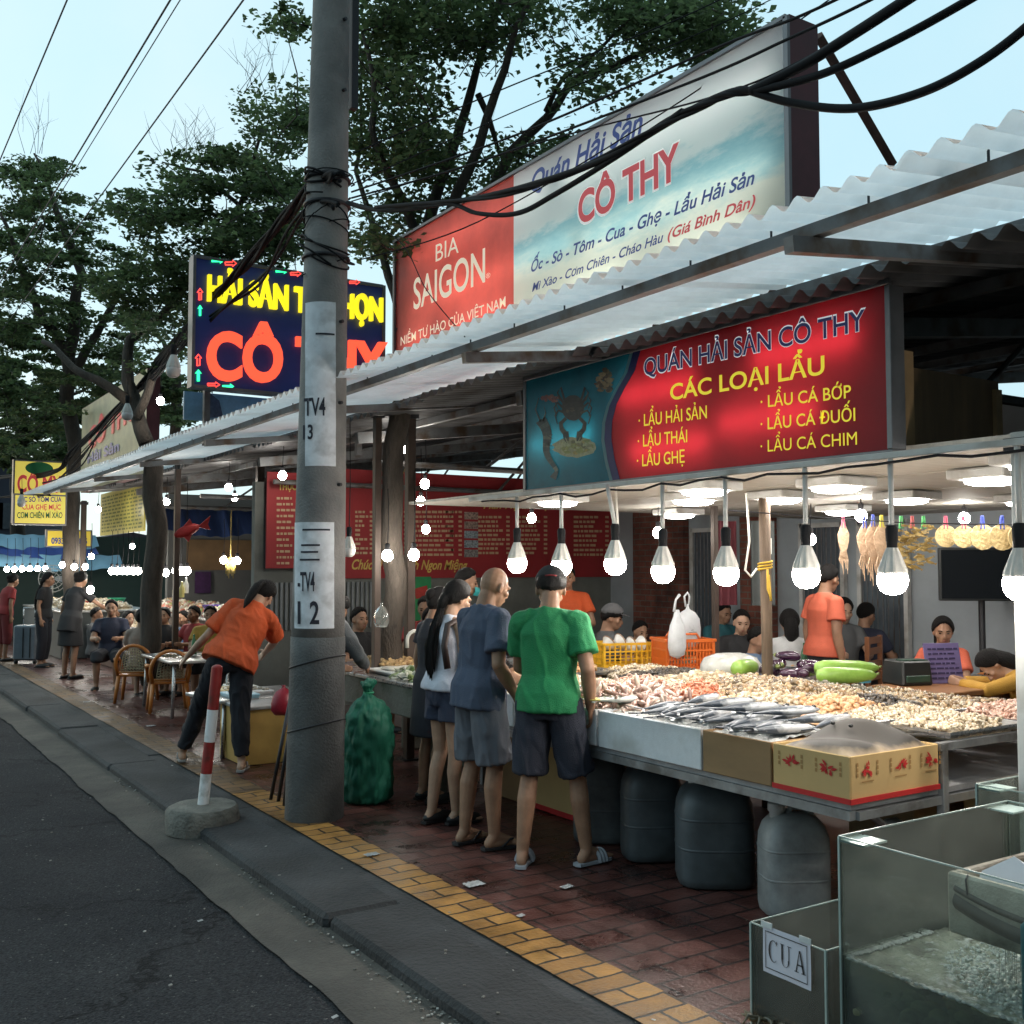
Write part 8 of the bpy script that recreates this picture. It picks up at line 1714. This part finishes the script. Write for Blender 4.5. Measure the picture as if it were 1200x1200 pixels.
# bald man
g = gs(561, 990); gsh = cloth('grey_short', (.125, .135, .16))
t, I = person('bald man in a blue grey t-shirt, loose grey shorts and flip flops holding a phone', (g.x, g.y, .012), fh(88), 1.66, False, 6, 0, 0, False,
    {'elL': (-.21, .1, 1.08), 'wrL': (-.12, .26, .98), 'elR': (.235, -.02, 1.07), 'wrR': (.215, .12, .88)}, {'anR': (.12, .03, .075), 'knR': (.11, .04, .465), 'anL': (-.09, -.04, .075)}, (4, 14, 0), cloth('blue_grey_jersey', (.065, .085, .135)), gsh, .72, .80, .93, 'bald', skinm, .0065, ('thong', M('black_rubber', (.02, .02, .022), .6, n=.1)), .96, wide=1.7, bottom_name='shorts', shirt_w=.008)
ph = thing('phone', 'dark phone held low by the bald man', 'phone', (0, 0, 0)); 
wp = t.matrix_basis if False else (Matrix.Translation(t.location) @ Matrix.Rotation(t.rotation_euler.z, 4, 'Z')); hw_ = wp @ (I['J']['wrR']+(I['J']['wrR']-I['J']['elR']).normalized()*.12+Vector((-.02, .02, -.01))); ph.location = hw_; ph.rotation_euler = (.9, 0, t.rotation_euler.z)
mb = MB(); mb.box((0, 0, 0), (.07, .009, .14), .004); mb.build('body', MATS['black_plastic'], ph); mb = MB(); mb.box((0, .006, 0), (.06, .002, .125)); mb.build('screen', MATS['screen_glass'], ph)
# woman in white top
g = gs(522, 964)
t, I = person('woman with long black ponytail in a white sleeveless top and short denim shorts', (g.x, g.y, .012), fh(86), 1.56, True, 4, 0, 0, False,
    {'elL': (-.19, .06, 1.08), 'wrL': (-.12, .25, 1.02), 'elR': (.2, .02, 1.08), 'wrR': (.14, .22, 1.0)}, {'anR': (.06, .05, .075), 'anL': (-.08, -.06, .075)}, (-2, 14, 0), cloth('white_jersey', (.66, .68, .76)), cloth('mid_denim', (.035, .045, .08)), 0, .90, .42, 'long', skin_l, .0065, ('shoe', M('black_flats', (.015, .015, .016), .5, n=.1)), .95, wide=1.2, top_name='tank_top', bottom_name='shorts', shirt_w=.012)
mb = MB(); mb.tube([I['U']((.11, .1, 1.25)), I['U']((.115, .02, 1.4)), I['U']((.125, -.1, 1.34)), I['U']((.15, -.135, 1.2)), I['U']((.17, -.11, 1.05))], .012, 6, True, 2.0); mb.build('bag_strap', M('brown_leather', (.05, .03, .025), .5), t, True)
# dark dressed companion behind her
g = gs(493, 950)
person('woman in a dark knee length dress half hidden behind the woman in white', (g.x+.22, g.y+.25, .012), fh(88), 1.50, True, 3, 0, 0, False, None, None, (0, 10, 0), cloth('dark_dress', (.018, .02, .03)), cloth('dark_dress', (.018, .02, .03)), .5, .62, .5, 'bun', skinm, .009, ('shoe', MATS['black_flats']), .95, bottom_name='skirt', top_name='dress')
# orange woman bending
g = gs(248, 900); orj = cloth('orange_jersey', (.62, .095, .022)); blk = cloth('black_leggings', (.012, .013, .02))
gl, gr_ = gs(213, 893), gs(283, 903)
hd = fh(20); inv = Matrix.Rotation(-hd, 3, 'Z'); o_ = gl*.2+gr_*.8
aL = inv @ (gl-o_); aR = inv @ (gr_-o_)
t, I = person('woman in an orange t-shirt and black leggings leaning sideways over the foil topped table', (o_.x, o_.y, .012), hd, 1.64, True, 22, 20, -12, False,
    {'elL': (-.20, .10, 1.08), 'wrL': (-.36, .22, .90), 'elR': (.36, .30, 1.02), 'wrR': (.27, .50, .90)}, {'anL': (aL.x, aL.y, .09), 'knL': (aL.x*.62, aL.y*.5+.06, .49), 'anR': (aR.x, aR.y, .075), 'knR': (aR.x*.8, aR.y+.05, .47)}, (-20, 16, 0), orj, blk, .78, .84, 1.93, 'pony', skin_l, .0072, ('thong', M('pale_sandal', (.3, .29, .28), .6, n=.2)), 1.05, wide=.8, bottom_name='leggings', shirt_w=.02)
# person behind the pole with the grey sleeve
g = P(372, 905, d=8.6); gp_ = Vector((3.13, 7.55, 0))
person('person in a grey long sleeved shirt reaching out from behind the concrete pole', (3.14, 7.62, .012), fh(62), 1.52, True, 26, 0, 0, False, {'elR': (.25, .30, 1.02), 'wrR': (.17, .50, .92), 'elL': (-.22, .25, 1.0), 'wrL': (-.12, .46, .92)}, None, (0, 20, 0), cloth('mid_grey_cotton', (.13, .14, .15)), blk, 1.2, .8, 1.9, 'bun', skinm, .008, ('shoe', MATS['black_flats']), 1.)
# ------------------------------------------------------------------ people farther in (smaller in the picture)
def at_head(u, v, d, hh): p = P(u, v, d=d); return p
def stand(label, u, v, d, az, h=None, **k):
    """u,v: top of the head in the photograph, d: distance"""
    p = P(u, v, d=d); h = h or p.z; k.setdefault('vox', .012); k.setdefault('hands', True)
    return person(label, (p.x, p.y, .008), fh(az), h, **k)
def seated(label, u, v, d, az, drop=0., **k):
    p = P(u, v, d=d); h = min(1.72, max(1.5, (p.z+.40)*1.0)); s = h/1.65; k.setdefault('vox', .013)
    k.setdefault('arms', {'elL': (-.23, .12, .70), 'wrL': (-.15, .36, .72), 'elR': (.23, .12, .70), 'wrR': (.15, .36, .72)})
    return person(label, (p.x, p.y, p.z+.40*s-h if abs(p.z+.40*s-h) < .12 else .005), fh(az), h, sit=True, **k)
navyj = cloth('navy_jersey', (.02, .025, .05)); blkj = cloth('black_jersey', (.014, .014, .016)); greyj = cloth('grey_jersey', (.09, .095, .1)); redj = cloth('red_jersey', (.3, .03, .03)); whj = cloth('white_cotton', (.5, .5, .5)); beige = cloth('beige_jersey', (.36, .27, .22)); bluej = cloth('sky_jersey', (.12, .2, .33)); yelj = cloth('mustard_jersey', (.5, .27, .04)); dkt = cloth('dark_trousers', (.02, .02, .025)); corj = cloth('coral_jersey', (.62, .13, .07)); plaid = cloth('plaid_shirt', (.12, .08, .09)); brnj = cloth('brown_jersey', (.12, .07, .05))
SH = ('shoe', MATS['black_flats'])
# staff
stand('man in an orange staff t-shirt standing with folded arms behind the table', 664, 655, 10.6, 215, 1.66, top=orj, bottom=dkt, leg_len=1.9, hair='short', arms={'elL': (-.25, .06, 1.08), 'wrL': (-.05, .2, 1.1), 'elR': (.25, .06, 1.08), 'wrR': (.06, .2, 1.08)}, shoe=SH, vox=.009, shirt_w=.01)
stand('man in a coral orange t-shirt and black trousers walking past the timber post', 964, 660, 9.2, 105, 1.67, top=corj, bottom=dkt, leg_len=1.95, legs={'anL': (-.09, .16, .08), 'knL': (-.09, .14, .48), 'anR': (.09, -.2, .1), 'knR': (.09, -.02, .47)}, hair='short', shoe=SH, vox=.009, lean=3, head=(20, 8, 0), shirt_w=.01)
t, I = stand('man with a cyan face mask and plaid shirt behind the woman in white', 541, 664, 9.2, 120, 1.64, top=plaid, bottom=dkt, leg_len=1.9, hair='short', head=(0, 12, 0), shoe=SH, vox=.009)
mb = MB(); mb.grid(lambda a, b: tuple(I['Hp'](((2*a-1)*.068, .045+.075*math.cos((2*a-1)*1.15)+.012*math.sin(b*3.14), -.095+.075*b))), 14, 8); mb.build('face_mask', M('mask_cyan', (.04, .4, .42), .6), t, True)
# woman in yellow at the desk
p = P(1015+90, 750, d=8.0)
t, I = person('woman in a mustard yellow top leaning forward over the cash desk with her head down', (7.35, 4.22, .005), fh(-28), 1.6, True, 34, 0, 0, True, {'elL': (-.30, .42, .80), 'wrL': (-.14, .62, .83), 'elR': (.22, .4, .80), 'wrR': (.05, .62, .83)}, None, (10, 30, 0), yelj, dkt, 1.3, .84, 1.9, 'bob', skin_l, .009, SH)
bt = dup(ch, (7.35, 4.2, .005), fh(-28), 'plastic armchair under the woman in mustard yellow')
# seated guests inside: label, u, v(head top), d, heading, clothes
G_ = [('seated man in a grey cap and dark grey shirt behind the yellow crate', 712, 708, 10.2, 110, greyj, 'cap', skinm, {'cap': cloth('grey_cap', (.11, .11, .115))}),
      ('seated guest with brown shirt left of the man in the grey cap', 748, 727, 11.0, 200, brnj, 'short', skinm, None),
      ('seated guest in black facing the street left of the timber post', 868, 714, 10.4, 215, blkj, 'short', skin_l, None),
      ('seated guest leaning in a sky blue shirt beside the timber post', 884, 734, 9.2, 160, bluej, 'short', skinm, None),
      ('seated guest in white by the timber post with dark hair', 926, 714, 9.8, 60, whj, 'bob', skin_l, None),
      ('seated woman in grey with shoulder length hair behind the man in coral orange', 986, 700, 10.6, 215, greyj, 'bob', skin_l, None),
      ('seated guest in dark clothes right of the woman in grey', 1012, 706, 10.8, 80, navyj, 'short', skinm, None),
      ('seated guest in brown near the wooden chair by the wall', 1036, 702, 11.4, 30, brnj, 'short', skinm, None),
      ('seated guest in an orange top under the television with dark hair', 1104, 722, 9.0, 250, corj, 'bob', skinm, None),
      ('seated guest in a teal shirt at the back by the brick wall', 845, 706, 12.2, 190, cloth('teal_jersey', (.03, .14, .17)), 'short', skinm, None),
      ('seated guest in navy at the back left of the brick wall', 800, 716, 12.4, 60, navyj, 'short', skinm, None),
      ('seated guest in dark red at the back under the red banner', 500, 698, 11.0, 200, redj, 'short', skinm, None)]
for i, (l_, u, v, d, az, tp, hr, sk, ex) in enumerate(G_): seated(l_, u, v, d, az, top=tp, bottom=dkt, leg_len=1.9, hair=hr, skin=sk, extras=ex, shoe=SH, head=(((i*37) % 50)-25, 12, 0), fem=(hr == 'bob'))
# diners at the left
D_ = [('seated man in a dark navy t-shirt facing the street at the left table', 131, 703, 14.6, 200, navyj, 'short', skinm, cloth('red_print', (.3, .03, .04))),
      ('seated diner in a beige top seen from behind in the left armchairs', 166, 714, 13.4, 25, beige, 'bun', skin_l, None),
      ('seated woman in black with a light face looking to the street', 193, 712, 14.2, 215, blkj, 'long', skin_l, None),
      ('seated boy in a yellow vest beside the woman in orange', 247, 710, 13.2, 205, cloth('yellow_jersey', (.45, .28, .05)), 'short', skinm, None)]
D_ += [('seated girl in a white shirt at the left table with her back to the trunk', 150, 716, 15.2, 160, whj, 'bob', skin_l, None),
      ('seated man in a grey shirt at the far end of the left tables', 112, 712, 16.2, 120, greyj, 'short', skinm, None),
      ('seated man in sky blue in front of the long counter', 216, 716, 15.0, 250, bluej, 'short', skinm, None),
      ('seated child in a red shirt between the diners and the woman in orange', 228, 730, 13.9, 240, redj, 'short', skinm, None),
      ('seated woman in brown in front of the green poster', 505, 712, 10.6, 200, brnj, 'bob', skin_l, None),
      ('seated man in black at the back beside the sink', 420, 712, 10.8, 170, blkj, 'short', skinm, None)]
for l_, u, v, d, az, tp, hr, sk, ex in D_: 
    t, I = seated(l_, u, v, d, az, top=tp, bottom=dkt, leg_len=1.2, hair=hr, skin=sk, shoe=SH, fem=hr in ('bun', 'long'))
stand('woman in black with long hair standing beside the grey suitcase', 52, 690, 17.4, 120, 1.56, fem=True, top=blkj, bottom=blk, leg_len=1.9, hair='long', shoe=SH, lean=4)
stand('woman in a long black dress reaching over the far counter', 84, 686, 15.6, 60, 1.6, fem=True, top=blkj, bottom=blkj, hem=.7, bottom_name='skirt', hair='bun', shoe=SH, lean=14, arms={'elR': (.32, .25, 1.12), 'wrR': (.36, .5, 1.0)})
stand('person in a red top at the left edge bending over the far counter', 6, 694, 18.5, 70, 1.54, fem=True, top=redj, bottom=cloth('red_skirt', (.2, .03, .03)), leg_len=1.4, hair='bun', shoe=SH, lean=12)
# a wooden chair by the wall
t = thing('wooden_chair', 'tall backed red brown wooden chair by the low brick wall', 'chair', (8.35, 6.3, .005), R(200)); mb = MB(); mb.box((0, 0, .45), (.42, .42, .04), .008); mb.build('seat', wood, t)
for sx in (-1, 1):
    mb = MB(); mb.box((sx*.18, .18, .22), (.04, .04, .44)); mb.build('leg', wood, t); mb = MB(); mb.box((sx*.18, -.19, .5), (.04, .04, 1.0)); mb.build('leg', wood, t)
mb = MB()
for z in (.62, .74, .86, .96): mb.box((0, -.19, z), (.33, .025, .06))
mb.build('backrest', wood, t)
# ------------------------------------------------------------------ pieces that sit on a part become that part's children (thing > part > sub-part)
FACES = ('red_panel', 'sea_panel', 'beer_panel', 'panel', 'face', 'sheet', 'paper_patch', 'paper_label', 'body', 'dull_panel')
RULES = {'lettering': FACES, 'lettering_outline': FACES, 'dish_list': FACES, 'dish_photo': FACES, 'badge': FACES, 'writing': FACES, 'emblem_print': ('body',), 'fine_print': ('body',), 'crab_print': ('sea_panel',), 'dish_print': ('sea_panel',), 'shell_print': ('sea_panel',), 'shrimp_print': ('sea_panel',), 'lobster_print': ('sea_panel',), 'boat_print': ('sheet',), 'red_shape': ('sheet',), 'print': ('body',), 'tape': ('body',), 'cord': ('socket',), 'limb': ('trunk',), 'rib': ('body',), 'eye': ('body',), 'eyebrow': ('body',), 'lips': ('body',), 'face_mask': ('body',), 'cap_strap': ('cap',), 'bag_strap': ('tank_top',), 'stalk': ('fruit',), 'screen': ('casing', 'body'), 'rim': ('shell',), 'foam': ('water',), 'groove': ('shell',), 'clear_tape': ('paper_label',), 'rope': ('shaft',), 'step_hole': ('shaft',), 'staple': ('box',)}
def bb_centre(o):
    c = Vector((0, 0, 0))
    for q in o.bound_box: c += Vector(q)
    return c/8
bpy.context.view_layer.update()
sib = {}
for o in list(SC.objects):
    if o.parent is not None and o.parent.parent is None: sib.setdefault(o.parent.name, []).append(o)
for root, ks in sib.items():
    for o in ks:
        st = o.name.split('.')[0]
        if st not in RULES: continue
        cand = [q for q in ks if q is not o and q.name.split('.')[0] in RULES[st] and q.matrix_basis == Matrix.Identity(4)]
        if cand and o.matrix_basis == Matrix.Identity(4): o.parent = min(cand, key=lambda q: (bb_centre(q)-bb_centre(o)).length)
